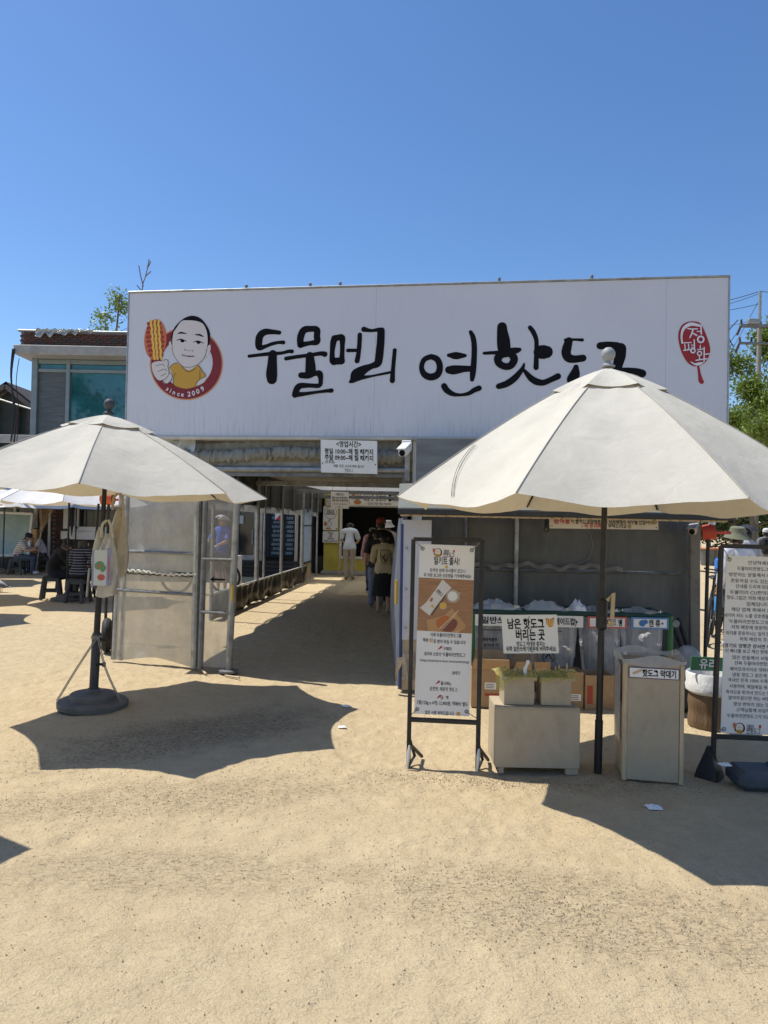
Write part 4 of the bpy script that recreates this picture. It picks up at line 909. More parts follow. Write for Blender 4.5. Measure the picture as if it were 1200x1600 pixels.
t, pl, W, H = board('leaflet', 'small white leaflet half hidden behind the hanging hours board', 'leaflet', (510, 774), (520, 774.2), (509.7, 789.5), 21.9, 21.9, [('핫도그', .4, .25, .09, .6, .03, None), ('연잎가루', .4, .6, .05, .7, .01, None), ('수제', .4, .85, .05, .5, .01, None)])
# ------------------------------------------------------------------ the two near parasols
P1 = parasol('cream parasol on a round grey base at left with shopping bags hung on its pole', 1.38, 1.84, 2.47, 15, M['canvas'], lean=(0, 1.6))
g1 = gd(145, 1103); place(P1, (g1.x, g1.y, 0))
pb = M['black_metal']
q = MB().lathe([(.037, .12), (.037, .60), (.034, .62)], n=14).build('sleeve', M['dark_grey'], P1, True, local=True)
for z, a in ((.57, .05), (.36, .05)): MB().lathe([(.012, 0), (.012, .05), (.022, .052), (.022, .07), (0, .07)], (.022, -.02, z), 8, Matrix.Rotation(R(90), 3, 'Y')).build('knob', pb, q, local=True)
MB().lathe([(.026, .60), (.026, 1.06)], n=12).build('lower_pole', pb, P1, True, local=True)
MB().lathe([(.028, .98), (.040, 1.0), (.043, 1.1), (.040, 1.2), (.024, 1.22)], n=14).build('crank_housing', pb, P1, True, local=True)
MB().tube([(-.02, -.05, 1.17), (-.055, -.09, 1.17), (-.06, -.10, .93)], .010, 6).build('crank', M['galv'], P1, local=True)
for x in (-.045, .062): MB().tube([(x, -.02, 1.25), (x * .8, -.02, 1.72)], .011, 6).build('pull_rod', pb, P1, local=True)
for a in ((-.23, -.17), (.27, -.10)):
    b = MB()
    for k in (-.006, .006): b.tube(smooth_path([(.03 + k, -.05, .60), (a[0] * .45 + k, a[1] * .5 - .03, .34), (a[0] + k, a[1], .075)], 4), .0042, 5)
    b.build('guy_rope', M['rope'], P1, local=True)
b = MB()
for i in range(6): b.torus((.0, 0, .57 + .005 * i), .040, .004, (0, .1, 1), 16, 5)
b.build('rope_binding', M['rope'], P1, local=True)
P2 = parasol('large cream parasol at right, shading the bins in front of the lean-to', 1.39, 1.755, 2.64, -170, M['canvas'], lean=(0, 0), sleeve=False, base=False)
g2 = gd(922, 1207); place(P2, (g2.x + .05, g2.y, 0)); P2.rotation_euler.y = R(.6)
MB().lathe([(.026, 0), (.026, .33), (.027, .34)], n=12).build('sleeve', pb, P2, True, local=True)
MB().lathe([(.0215, .3), (.0215, 1.02)], n=12).build('lower_pole', pb, P2, True, local=True)
h2 = MB().lathe([(.024, .93), (.037, .95), (.037, 1.12), (.024, 1.14)], n=12).build('crank_housing', pb, P2, True, local=True)
MB().tube([(.02, -.05, 1.13), (.05, -.07, 1.18), (.045, -.075, 1.02)], .014, 8).build('crank', mat('crank_cream', (.45, .35, .2), .5), h2, local=True)
MB().ball((.04, -.075, .99), .024, 8, 6).build('crank_knob', MATS['crank_cream'], h2, True, local=True)
# cord tied on the left side of its canopy
b = MB()
A = []
for i in range(9):
    u_c, v_c = .07 + .30 * (i / 8) ** 1.3, .68 + .29 * i / 8; e_c = 4 * u_c * (1 - u_c); p = CANOPY[P2.name](0, u_c, v_c); p.x *= 1 - .065 * e_c * v_c ** 2; p.y *= 1 - .065 * e_c * v_c ** 2; p.z -= .055 * e_c * v_c ** 2.2 - .016; A.append(p)
for k in (0, .012): b.tube([(p.x + k, p.y - k, p.z) for p in A], .0016, 5)
b.build('tie_cord', pb, P2, local=True)

# plastic bags hung from the left parasol's pole
def bag(label, cx, cy, ztop, w_, h, m, name, knot=True, seed=0, dep=.10):
    t = thing(name, label, 'bag', (cx, cy, ztop)); rnd = random.Random(seed); ph = rnd.uniform(0, 6)
    def fn(u, v):
        a = 2 * math.pi * u; ww = w_ / 2 * (.22 + .78 * min(1, v / .38) ** .8); d = dep * (.25 + .75 * min(1, v / .5)) * (1 - .25 * max(0, v - .85) / .15)
        x = math.cos(a) * ww; y = math.sin(a) * d
        x += .012 * math.sin(v * 11 + a * 3 + ph) * v; y += .014 * math.sin(v * 8 + a * 4 + ph)
        return V((cx + x, cy + y, ztop - h * v - .012 * math.sin(a * 3 + ph) * (v > .9)))
    MB().grid(fn, 28, 18).build('sack', m, t, True)
    for s_ in (-1, 1):
        MB().tube(smooth_path([(cx + s_ * .05, cy - .03, ztop - .03), (cx + s_ * .035, cy - .05, ztop + .07), (cx + s_ * .008, cy - .03, ztop + .11)], 4), [.012] * 9, 6).build('handle', m, t, True)
    return t
bagm = film('white_bag', (.70, .67, .60), (.86, 1.0), rough=.35, trans=.35, streak=(6, 6, 2))
bp = at(167, 880, g1.y - .10)
B1 = bag('white plastic shopping bag with a green and red picture, hung lowest on the left parasol', bp.x + .02, bp.y - .03, 1.47, .17, .52, bagm, 'shopping_bag', seed=1, dep=.075)
bp2 = at(181, 860, g1.y + .02); bag('plain cream plastic bag hung behind the printed shopping bag', bp2.x, bp2.y + .06, 1.70, .16, .60, film('cream_bag', (.62, .56, .44), (.9, 1.0), .4, .3), 'plastic_bag', seed=2, dep=.07)
MB().grid(lambda u, v: V((bp.x - .075 + math.cos(6.2832 * u) * .06 * (.15 + .85 * min(1, v / .35)) * (1 + .06 * math.sin(v * 14)), bp.y + .03 + math.sin(6.2832 * u) * .06, 1.50 - .46 * v + .012 * math.sin(u * 19) * v)), 22, 14).build('sack', bagm, B1, True)
bl = Plane((bp.x - .068, bp.y - .135, 1.335), (1, .05, 0), (0, .02, 1))
for name, m, dr in (('print_panel', mo('bag_blue', (.26, .27, .46)), lambda b: [b.poly([bl.P(*p, .002) for p in ((.0, -.31), (.0, 0), (.016, 0), (.016, -.31))]), b.poly([bl.P(*p, .002) for p in ((.12, -.29), (.12, .02), (.15, .02), (.15, -.29))])]),
                    ('leaf_print', mo('bag_green', (.13, .27, .13)), lambda b: [disc(b, bl, .060, -.125, .040, .034, .0025, a0=.5), disc(b, bl, .092, -.150, .022, .03, .0028, a0=-.4)]),
                    ('tomato_print', mo('bag_red', (.50, .10, .09)), lambda b: [disc(b, bl, .056, -.13, .014, .010, .003, a0=.7), disc(b, bl, .078, -.222, .031, .026, .003), disc(b, bl, .135, -.15, .005, .10, .0032)]),
                    ('picture_ground', mo('bag_pale', (.55, .60, .58)), lambda b: b.poly([bl.P(*p, .0012) for p in ((.016, -.29), (.016, .0), (.12, .0), (.12, -.29))]))):
    b = MB(); dr(b); b.build(name, m, B1)
rd = thing('orange_bracket', 'orange red bracket with a short arm behind the left parasol pole', 'lamp', at(170, 779, 9.2))  # orange bracket on its own pole, gives no light
c = at(170, 779, 9.2); MB().tube([c - V((.09, 0, 0)), c + V((.06, 0, 0))], .085, 14).build('housing', mat('bracket_orange', (.60, .11, .03), .5), rd, True); MB().frame(c + V((.16, 0, -.01)), (1, 0, 0), (0, 1, 0), (0, 0, 1), .2, .04, .04, .01).build('arm', MATS['bracket_orange'], rd)
MB().tube([(c.x, c.y, 0), (c.x, c.y, c.z)], .02, 8).build('pole', pb, rd)
ty = at(168, 952, 8.45); tyre = MB().torus((ty.x, ty.y, .20), .15, .055, (.94, .3, 0), 28, 10).build('tyre', mat('tyre_rubber', (.018, .018, .018), .75), None, True)
tag(tyre, 'black rubber tyre standing behind the plastic windbreak panel', 'tyre'); tyre.location.z = 0

# ------------------------------------------------------------------ plastic windbreak beside the entrance
wb = thing('windbreak', 'steel framed windbreak of cloudy plastic sheet with a lower tied seam, left of the entrance', 'windbreak', gd(178, 1033))
TL, TR = at(190, 772, 7.95), at(312, 772, 7.52); BL, BR = gd(178, 1033), gd(306, 1046); BL.z = BR.z = .02
n_w = (BR - BL).cross(TL - BL).normalized()
def W_(u, v, o=0): return BL.lerp(BR, u).lerp(TL.lerp(TR, u), v) + n_w * o
def sheet(fn4, amp, ph):
    return lambda u, v: fn4(u, v, .004 + amp * (math.sin(u * 15 + v * 5 + ph) * .4 + mnoise.noise(V((u * 4, v * 7, ph)))) * 4 * u * (1 - u))
st = M['galv']
for u, r in ((0.0, .03), (.09, .024), (.985, .042)): MB().tube([W_(u, 0), W_(u, 1.02)], r, 10).build('post', st if u < 1 else M['galv_dark'], wb, True)
for v in (.42, .655): MB().tube([W_(.0, v, .022), W_(1, v, .022)], .017, 8).build('cross_bar', M['galv_dark'], wb, True)
MB().tube([W_(0, 1.0, -.01), W_(1, 1.0, -.01)], .02, 8).build('cross_bar', st, wb, True)
MB().grid(sheet(lambda u, v, o: W_(.01 + .98 * u, .545 + .46 * v, o), .012, 1), 30, 24).build('upper_film', M['film'], wb, True)
film2 = film('muddy_film', (.68, .66, .58), (.70, .93))
MB().grid(sheet(lambda u, v, o: W_(.01 + .98 * u, .035 * math.sin(u * 3) ** 2 + .52 * v, o + .01), .016, 4), 30, 24).build('lower_film', film2, wb, True)
b = MB(); b.tube([W_(i / 40, .535 + .010 * math.sin(i * 1.9) * (i % 3 - 1), .03) for i in range(41)], [.010 + .006 * (i % 4 == 0) for i in range(41)], 6); b.build('tied_seam', mat('seam_white', (.70, .69, .62), .4), wb, True)
MB().tube([W_(i / 30, .522 + .004 * math.sin(i * 2.3), .028) for i in range(31)], .006, 5).build('seam_cord', pb, wb, True)
MB().tube([W_(-.02, 0.0, .01), W_(-.035, .46, .01)], .012, 6).build('sheet_edge', pb, wb)
wd = thing('windbreak_door', 'narrow steel framed plastic door leaf with a black arrow on it', 'door', gd(312, 1048))
DTL, DTR = at(319, 772, 7.47), at(371, 772, 7.32); DBL, DBR = gd(310, 1049), gd(357, 1053); DBL.z = DBR.z = .02; n_d = (DBR - DBL).cross(DTL - DBL).normalized()
def D_(u, v, o=0): return DBL.lerp(DBR, u).lerp(DTL.lerp(DTR, u), v) + n_d * o
for u, r in ((0.06, .03), (1.0, .036)): MB().tube([D_(u, 0), D_(u, 1.05)], r, 10).build('post', M['galv_dark'] if u < .5 else st, wd, True)
for v in (.33, .63, .99): MB().tube([D_(.06, v, .02), D_(1, v, .02)], .017, 8).build('cross_bar', M['galv_dark'], wd, True)
MB().grid(sheet(lambda u, v, o: D_(.1 + .86 * u, .02 + .97 * v, o), .012, 7), 14, 40).build('door_film', film('door_film', (.60, .61, .60), (.38, .66)), wd, True)
pd = Plane(D_(0, 0, .03), DBR - DBL, DTL - DBL)
b = MB(); u0, v0 = pd.px(328, 905); u1, v1 = pd.px(351, 906); s_ = abs(u1 - u0)
stroke(b, pd, [(u0 + .02, v0, .011), (u1, v1, .009)], .012); b.poly([pd.P(u0, v0, .013), pd.P(u0 + .3 * s_, v0 + .2 * s_, .013), pd.P(u0 + .22 * s_, v0, .013)]); b.poly([pd.P(u0, v0, .0135), pd.P(u0 + .22 * s_, v0, .0135), pd.P(u0 + .3 * s_, v0 - .2 * s_, .0135)]); b.build('arrow', M['print_black'], wd)
MB().tube([D_(1.05, .40, .03), D_(1.04, .49, .03)], .015, 8).build('tape_handle', MATS['handle_yellow'], wd, True)
MB().lathe([(.10, 0), (.10, .02), (.06, .03), (.0, .03)], D_(1, 0), 16).build('foot_plate', M['galv_dark'], wd, True)
stk = MB()
for a, c in (((300, 1035), (322, 1056)), ((352, 1058), (374, 1062))): stk.tube([gd(*a) + V((0, 0, .015)), gd(*c) + V((0, 0, .02))], .012, 6)
tag(stk.build('lath', M['wood_light'], None), 'splintered pale laths lying at the foot of the plastic door', 'lath', kind='stuff')

# ------------------------------------------------------------------ lean-to over the bins
shed = thing('bin_shelter', 'lean-to bin shelter with a grey green roof and dark plastic back sheet', 'shelter', (.2, 7, 0))
roofm = mat('shelter_roof', (.15, .162, .145), .6, 0, .12, 6, dirt=(.12, .11, .09), dirt_amt=.4, bump=(120, .2, .003))
F0, F1 = at(622, 797, 6.42), at(1146, 809, 6.30); F0.z = F1.z = 1.748
K0, K1 = F0 + V((.02, .54, .25)), F1 + V((-.1, .44, .25))
MB().slab(K0 + V((.16, .0, -.02)), K1 + V((0, .0, -.02)), K1 + V((0, .03, .455)), K0 + V((.16, .03, .455)), .02).build('upper_fascia', mat('fascia_grey', (.17, .175, .17), .6, 0, .2, 4, sc3=(.6, 1, 3), dirt=(.3, .3, .28), dirt_amt=.3), shed)
MB().grid(lambda u, v: F0.lerp(F1, u).lerp(K0.lerp(K1, u), v) + V((0, 0, -.02 * math.sin(v * math.pi) + .008 * math.sin(u * 16) * v)), 30, 8).build('roof', roofm, shed, True)
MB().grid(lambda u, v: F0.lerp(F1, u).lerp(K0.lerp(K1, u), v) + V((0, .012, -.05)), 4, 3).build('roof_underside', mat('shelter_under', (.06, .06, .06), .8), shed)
MB().frame((F0 + F1) / 2 + V((0, -.012, -.033)), F1 - F0, (0, 1, 0), (0, 0, 1), (F1 - F0).length, .03, .056, .006).build('fascia', mat('fascia_black', (.020, .022, .022), .5, dirt=(.1, .1, .09)), shed)
b = MB()
for i in range(64): b.frame(F0.lerp(F1, (i + .5) / 66) + V((.03, .01, -.069 + .002 * (i % 2))), F1 - F0, (0, 1, 0), (0, 0, 1), .06, .022, .016)
b.build('serrated_strip', M['wood_light'], shed)
x0, x1 = .175, .455
MB().slab((x0, 6.74, .50), (x1, 6.70, .50), (x1, 6.70, 1.64), (x0, 6.74, 1.64), .02).build('side_panel', mat('side_panel_white', (.52, .54, .60), .45, dirt=(.4, .38, .34), dirt_amt=.3), shed)
for z in (.61, .98, 1.37): MB().ball((x0 + .05, 6.725, z), .012, 8, 6).build('rivet', M['galv'], shed)
MB().slab((x0 + .01, 6.75, .02), (x1 - .04, 6.71, .02), (x1 - .04, 6.71, .495), (x0 + .01, 6.75, .495), .02).build('kick_board', M['plywood'], shed)
MB().grid(lambda u, v: V((x0 + .03 + .2 * u, 6.70 + .012 * math.sin(u * 25 + v * 6), .12 + .25 * v)), 14, 10).build('torn_film', film('torn_film', (.5, .47, .42), (.3, .8)), shed, True)
MB().grid(lambda u, v: V((x0 + .03 - .07 * v * (1 - u) - .06 * u + .01 * math.sin(v * 9), 6.69 - .05 * u, .34 - .30 * v)), 6, 10).build('loose_flap', mat('flap', (.55, .48, .38), .7), shed, True)
BX0, BX1 = .40, 3.13
bkf = mat('back_film', (.105, .108, .105), .42, 0, .2, 3, sc3=(2, 2, .6), dirt=(.20, .20, .185), dirt_amt=.5, dirt_scale=2.2, bump=(5, .6, .03, (1, 1, .4)))
MB().grid(lambda u, v: V((BX0 + (BX1 - BX0) * u, 7.46 - .3 * u + .02 * mnoise.noise(V((u * 6, v * 4, 1))), 1.18 + .68 * v)), 50, 12).build('upper_back_film', bkf, shed, True)
MB().grid(lambda u, v: V((BX0 + (BX1 - BX0) * u, 7.48 - .3 * u + .03 * mnoise.noise(V((u * 6, v * 4, 5))), 1.20 * v)), 50, 12).build('lower_back_film', bkf, shed, True)
MB().grid(lambda u, v: V((BX0 + .05 + (BX1 - BX0 - .75) * u, 7.425 - .3 * u + .02 * math.sin(u * 70) , 1.215 - .045 * v - .015 * math.sin(u * 21) - .015 * math.sin(u * 57))), 120, 3).build('tied_seam', mat('seam_dark', (.16, .155, .145), .5), shed, True)
MB().tube([(BX0, 7.44, 1.14), (BX1 - .1, 7.18, 1.15)], .016, 8).build('rail', M['galv_dark'], shed)
for x, m_, r in ((1.38, M['galv'], .026), (.86, M['galv_dark'], .02)): MB().tube([(x, 7.42 - .3 * (x - BX0) / 2.7, 0), (x, 7.42 - .3 * (x - BX0) / 2.7, 1.85)], r, 8).build('post', m_, shed, True)
pr = at(1085, 1070, 7.0); MB().beam((pr.x, 7.0, 0), (pr.x - .02, 7.0, 1.66), .10, .05, (0, 1, 0), .008).build('post', mat('post_wood', (.20, .185, .155), .7, dirt=(.07, .06, .05), dirt_amt=.7, dirt_scale=6), shed)
MB().tube([(2.0, 7.26, 1.62), (2.12, 7.25, 1.55), (2.16, 7.25, 1.42), (2.12, 7.25, 1.28), (2.0, 7.26, 1.22)], .004, 5).build('hanging_wire', M['rope'], shed)
for a, c in (((1047, 965), (1090, 1075)), ((1060, 965), (1098, 1085))):
    A, B = at(*a, 6.9), at(*c, 6.75); tag(MB().tube([A, B], .022, 8).build('iron_bar', pb, None, True), 'black iron bar leaning at the right end of the bin rack' + (' next to the post' if a[0] == 1060 else ', nearer the bags'), 'bar')
# security cameras
def seccam(label, p, d, body, sc=1.0):
    t = thing('security_camera', label, 'camera', p); p = V(p); d = V(d).normalized()
    x = d.cross(V((0, 0, 1))).normalized(); up = x.cross(d)
    MB().frame(p, d, x, up, .20 * sc, .085 * sc, .08 * sc, .012).build('housing', body, t); MB().frame(p + d * .02 * sc + up * .048 * sc, d, x, up, .22 * sc, .095 * sc, .012, .004).build('sun_shield', body, t)
    MB().lathe([(.03 * sc, 0), (.03 * sc, .012), (.0, .013)], p + d * .1 * sc, 14, Matrix((x, up, d)).transposed()).build('lens', M['print_black'], t)
    return t, d, x, up
p = at(633, 703, 7.05)
cam_t, d_, x_, u_ = seccam('white security camera on a bracket beside the hours board', p, (-.35, -1, -.45), mat('camera_white', (.66, .66, .66), .4, dirt=(.4, .38, .35)), 1.0)
MB().frame(p + V((.02, .13, .06)), (1, -.14, 0), (.14, 1, 0), (0, 0, 1), .10, .06, .10, .008).build('mount', MATS['camera_white'], cam_t); MB().beam(p + V((.03, .16, -.3)), p + V((.03, .16, .1)), .05, .05, (0, 1, 0)).build('bracket', M['galv'], cam_t)
MB().tube([p + V((.02, .1, .03)), p + V((.0, .04, .0))], .015, 8).build('arm', MATS['camera_white'], cam_t)
p = at(1084, 826, 6.75); t, *_ = seccam('small beige security camera under the shelter roof by its right post', p, (-.55, -.8, -.35), mat('camera_beige', (.42, .38, .31), .5), .85); MB().tube([p + V((.02, .04, .03)), p + V((.03, .05, .09))], .012, 6).build('arm', pb, t)
p = at(854, 824, 6.7); t = thing('wall_hook', 'black hook and ring hanging under the shelter roof beside the food waste notice', 'hook', p); MB().torus(p + V((0, 0, -.02)), .022, .006, (0, 1, 0), 16, 6).tube([p, p + V((0, 0, .08))], .02, 8).build('ring', pb, t, True)
# food waste notice
redp = mo('print_red', (.48, .02, .02))
t, pl, W, H = board('food_waste_notice', 'long cream notice with red and black lettering under the shelter roof', 'notice', (858, 803), (1028, 805), (859, 825.5), 6.58, 6.52, [
    ('음식물', .115, .46, .052, .15, .02, redp), ('이 들어간 종량제봉투는 지자체에서 회수를 안합니다', .575, .46, .050, .75, .016, None), ('꼭 분리배출', .42, .78, .046, .20, .018, redp), ('부탁드려요', .625, .78, .044, .17, .014, None)], mat('notice_cream', (.68, .62, .52), .5, dirt=(.4, .35, .28), dirt_amt=.2))
b = MB(); disc(b, pl, .965 * W, -.46 * H, .024, .024, .002); disc(b, pl, .735 * W, -.80 * H, .018, .022, .002); b.build('icon', mo('print_ochre', (.40, .30, .12)), t)
for fx, fy in ((.02, .85), (.3, .85), (.98, .85), (.7, .9)): MB().ball(pl.P(fx * W, -fy * H, .002), .006, 6, 4).build('screw', M['galv_dark'], t)

# ------------------------------------------------------------------ rack with four hanging rubbish sacks
rack = thing('bin_rack', 'green steel rack holding clear rubbish sacks, four white labels along its front', 'rack', (1.7, 6.6, 0))
gmt = mat('green_paint', (.035, .15, .045), .45, 0, .15, dirt=(.1, .09, .06), dirt_amt=.4)
RX0, RX1, RY0, RY1 = at(738, 975, 6.5).x, at(1053, 985, 6.42).x, 6.5, 6.95
for (x, y) in ((RX0, RY0), (RX1, RY0), (RX0, RY1), (RX1, RY1)): MB().tube([(x, y, 0), (x, y, .80)], .028, 8).build('leg', gmt, rack, True)
dkg = mat('green_dark', (.015, .05, .03), .5)
for y in (RY0, RY1): MB().tube([(RX0, y, .80), (RX1, y, .80)], .026, 8).build('top_bar', dkg, rack, True)
secs = [RX0 + (RX1 - RX0) * k for k in (0, .28, .565, .784, 1.0)]
for x in secs: MB().tube([(x, RY0, .80), (x, RY1, .80)], .02, 6).build('end_bar', dkg, rack, True)
rp = Plane((0, RY0 - .04, 0), (1, 0, 0), (0, 0, 1))
blu = mo('label_blue', (.10, .25, .52)); lred = mo('label_red', (.55, .12, .10))
for k, (tx, em) in enumerate((('일반쓰레기', None), ('커피컵(메이드컵)', None), ('페 트 병', lred), ('캔 류', blu))):
    a, b_ = secs[k] + .02, secs[k + 1] - (.02 if k < 3 else .03); zc = .735
    lb = MB().slab((a, RY0 - .036, zc - .052), (b_, RY0 - .036, zc - .052), (b_, RY0 - .036, zc + .052), (a, RY0 - .036, zc + .052), .008).build('label_plate', M['print_white'] if not em else em, rack)
    if em: MB().poly([rp.P(x, z, .0) for x, z in ((a + .02, zc - .038), (b_ - .02, zc - .038), (b_ - .02, zc + .038), (a + .02, zc + .038))]).build('label_face', M['print_white'], lb)
    b = MB(); text(b, rp, tx, (a + b_) / 2 + (.04 if em is blu else .06 if em else 0), zc, .058, .003, (b_ - a) * (.74 if not em else .42 if k == 2 else .30), 'C', .02); disc(b, rp, b_ - .06, zc, .008, .008, .003); b.build('lettering', M['print_black'], lb)
    if em is blu: b = MB(); disc(b, rp, a + .10, zc, .03, .03, .003); disc(b, rp, a + .13, zc + .012, .02, .02, .0035); b.build('can_icon', mo('icon_blue', (.03, .16, .42)), lb)
MB().tube([(RX1 + .04, RY0 - .03, .735), (RX1 + .04, RY0 + .02, .735)], .035, 12).build('lid_hinge', M['galv_dark'], rack, True)
for k in range(4):
    a, b_ = secs[k] + .03, secs[k + 1] - .03; cx, cy = (a + b_) / 2, (RY0 + RY1) / 2 - .01
    nm = ('general rubbish', 'coffee cup', 'plastic bottle', 'can')[k]
    t = thing('rubbish_sack', 'clear plastic rubbish sack hanging under the %s label of the rack' % nm, 'rubbish sack', (cx, cy, .1), group='rubbish sacks hanging in the rack')
    ph = k * 2.1
    def fn(u, v):
        a_ = 2 * math.pi * u; ex_ = abs(math.cos(a_)) ** .5 * (1 if math.cos(a_) > 0 else -1); ey_ = abs(math.sin(a_)) ** .5 * (1 if math.sin(a_) > 0 else -1)
        tp = 1 - .22 * v ** 2; x = ex_ * (b_ - a) / 2 * tp; y = ey_ * .20 * tp
        f = .03 * math.sin(a_ * 7 + ph + v) * v * (1 - .5 * v) + .012 * math.sin(a_ * 13 + v * 4)
        return V((cx + x * (1 + f), cy + y * (1 + f) - .02 * v, .81 - (.60 - .05 * math.sin(k * 3)) * v + .01 * math.sin(a_ * 5)))
    MB().grid(fn, 60, 14).build('sack_body', film('sack_film', (.68, .69, .71), (.42, .80), rough=.18, trans=.5, streak=(8, 8, 1.2)), t, True)
    MB().grid(lambda u, v: V((cx + (b_ - a) * .5 * math.cos(6.2832 * u) * (1.02 + .05 * math.sin(u * 40)), RY0 + .2 + .22 * math.sin(6.2832 * u), .815 + .035 * math.sin(v * 3.1) * (1 + .8 * math.sin(u * 23 + k)) - .08 * v)), 60, 4).build('rolled_rim', film('rim_film', (.62, .66, .66), (.45, .8), .2, .4), t, True)
    fill = MB(); rnd = random.Random(k + 4)
    for i in range(16): fill.ball((cx + rnd.uniform(-.4, .4) * (b_ - a), cy + rnd.uniform(-.1, .1), .30 + rnd.uniform(0, .26)), (rnd.uniform(.04, .09), rnd.uniform(.04, .08), rnd.uniform(.04, .08)), 7, 5)
    fill.build('rubbish', mat('rubbish_%s' % ('grey', 'brown')[k < 2], ((.50, .50, .52), (.44, .41, .38))[k < 2], .7, var=.5, vs_=9), t, True, 'stuff')
    if k < 2:
        sp_ = Plane((a, RY0 + .005, 0), (1, 0, 0), (0, 0, 1)); b = MB(); w2 = b_ - a
        for i in range(20): disc(b, sp_, w2 * (.12 + .026 * i), .64, .005, .005, .002, 6)
        text(b, sp_, '종량제봉투', w2 * .3, .55, .03, .002, w2 * .3, 'C', .02); text(b, sp_, '분리수거', w2 * .32, .50, .026, .002, w2 * .3, 'C', .02)
        ring(b, sp_, w2 * .36, .40, .05, .056, .002, 30); stroke(b, sp_, [(w2 * .36 - .025, .39, .005), (w2 * .36, .425, .005), (w2 * .36 + .025, .39, .005)], .0025); b.build('sack_print', M['print_black'], t)
# cups and crumpled bags lying on top of the rack
for i, (px, lab_, m_) in enumerate(((772, 'crumpled grey plastic bag on top of the rack, leftmost', 'pale'), (850, 'crumpled plastic bag on top of the rack above the placard', 'pale'), (903, 'small white crumpled paper on the rack by the parasol pole', 'white'))):
    p = at(px, 960, 6.6); b = MB()
    b.grid(lambda u, v: V((p.x + (.19 if i < 2 else .06) * (u - .5) * 2, 6.62 + .12 * (v - .5) * 2, .82 + (.055 if i < 2 else .06) * (math.sin(math.pi * u) * math.sin(math.pi * v)) ** .5 * (1 + 1.1 * mnoise.noise(V((u * 5, v * 5, i))) + .7 * abs(mnoise.noise(V((u * 13, v * 11, i + 3))))) + .01)), 16, 12)
    tag(b.build('crumpled_bag', film('crumple_film', (.66, .69, .70), (.55, .9), .2, .35) if i < 2 else M['tissue'], None, True), lab_, 'bag' if i < 2 else 'paper')
# cardboard boxes standing under the sacks
def carton(label, pxa, pxb, y, h, dep, rz, flaps=True, marks=()):
    xa, xb = at(pxa, 1090, y).x, at(pxb, 1090, y).x; cx, w_ = (xa + xb) / 2, xb - xa
    t = thing('cardboard_box', label, 'box', (cx, y + dep / 2, 0), R(rz)); cm_ = M['card']
    b = MB(); th = .006
    for s_ in (-1, 1):
        MB().box((0, s_ * (dep / 2 - th / 2), h / 2), (w_, th, h)).build('side', cm_, t, local=True); MB().box((s_ * (w_ / 2 - th / 2), 0, h / 2), (th, dep - 2 * th - .002, h)).build('side', cm_, t, local=True)
    MB().box((0, 0, .008), (w_ - 2 * th - .004, dep - 2 * th - .004, .012)).build('bottom', cm_, t, local=True)
    if flaps:
        MB().slab((-w_ / 2, -dep / 2, h + .002), (w_ / 2, -dep / 2, h + .002), (w_ / 2 - .01, -dep / 2 - .05, h + .10), (-w_ / 2 + .02, -dep / 2 - .04, h + .10), .005).build('flap', cm_, t, local=True)
        MB().slab((-w_ / 2, dep / 2, h + .002), (w_ / 2, dep / 2, h + .002), (w_ / 2, dep / 2 + .03, h + .13), (-w_ / 2, dep / 2 + .03, h + .13), .005).build('flap', cm_, t, local=True)
    fpz = Plane((-w_ / 2, -dep / 2, 0), (1, 0, 0), (0, 0, 1))
    for (mm, x, z, sw, sh) in marks:
        MB().poly([fpz.P(w_ * x, z, .002), fpz.P(w_ * x + sw, z, .002), fpz.P(w_ * x + sw, z + sh, .002), fpz.P(w_ * x, z + sh, .002)]).build('printed_label', mm, t, local=True)
        if mm is M['print_white']:
            b = MB()
            for q in range(3): b.poly([fpz.P(w_ * x + sw * .1, z + sh * (.2 + .25 * q), .003), fpz.P(w_ * x + sw * .8, z + sh * (.2 + .25 * q), .003), fpz.P(w_ * x + sw * .8, z + sh * (.28 + .25 * q), .003), fpz.P(w_ * x + sw * .1, z + sh * (.28 + .25 * q), .003)])
            b.build('label_text', M['print_black'], t, local=True)
    return t
crd = mo('carton_red', (.36, .05, .03))
carton('open cardboard box under the rack with a white label, left of the placard', 738, 797, 6.22, .33, .24, -4, True, ((M['print_white'], .35, .16, .10, .06), (crd, .35, .10, .14, .025)))
carton('cardboard box with raised flaps behind the two small bins', 800, 858, 6.30, .30, .22, 3)
carton('cardboard box with red marks and white label, left of the parasol pole', 866, 912, 6.24, .32, .24, -2, False, ((M['print_white'], .5, .07, .11, .06), (crd, .1, .02, .12, .09)))
carton('cardboard box with a red panel, right of the parasol pole', 914, 960, 6.22, .30, .24, 2, False, ((crd, .05, .05, .05, .16),))
tag(MB().box((at(930, 1090, 6.8).x, 6.62, .07), (1.9, .36, .13), 0, .02).build('tray', mat('tray_black', (.02, .02, .02), .6), None), 'low black tray on the ground behind the cardboard boxes', 'tray')

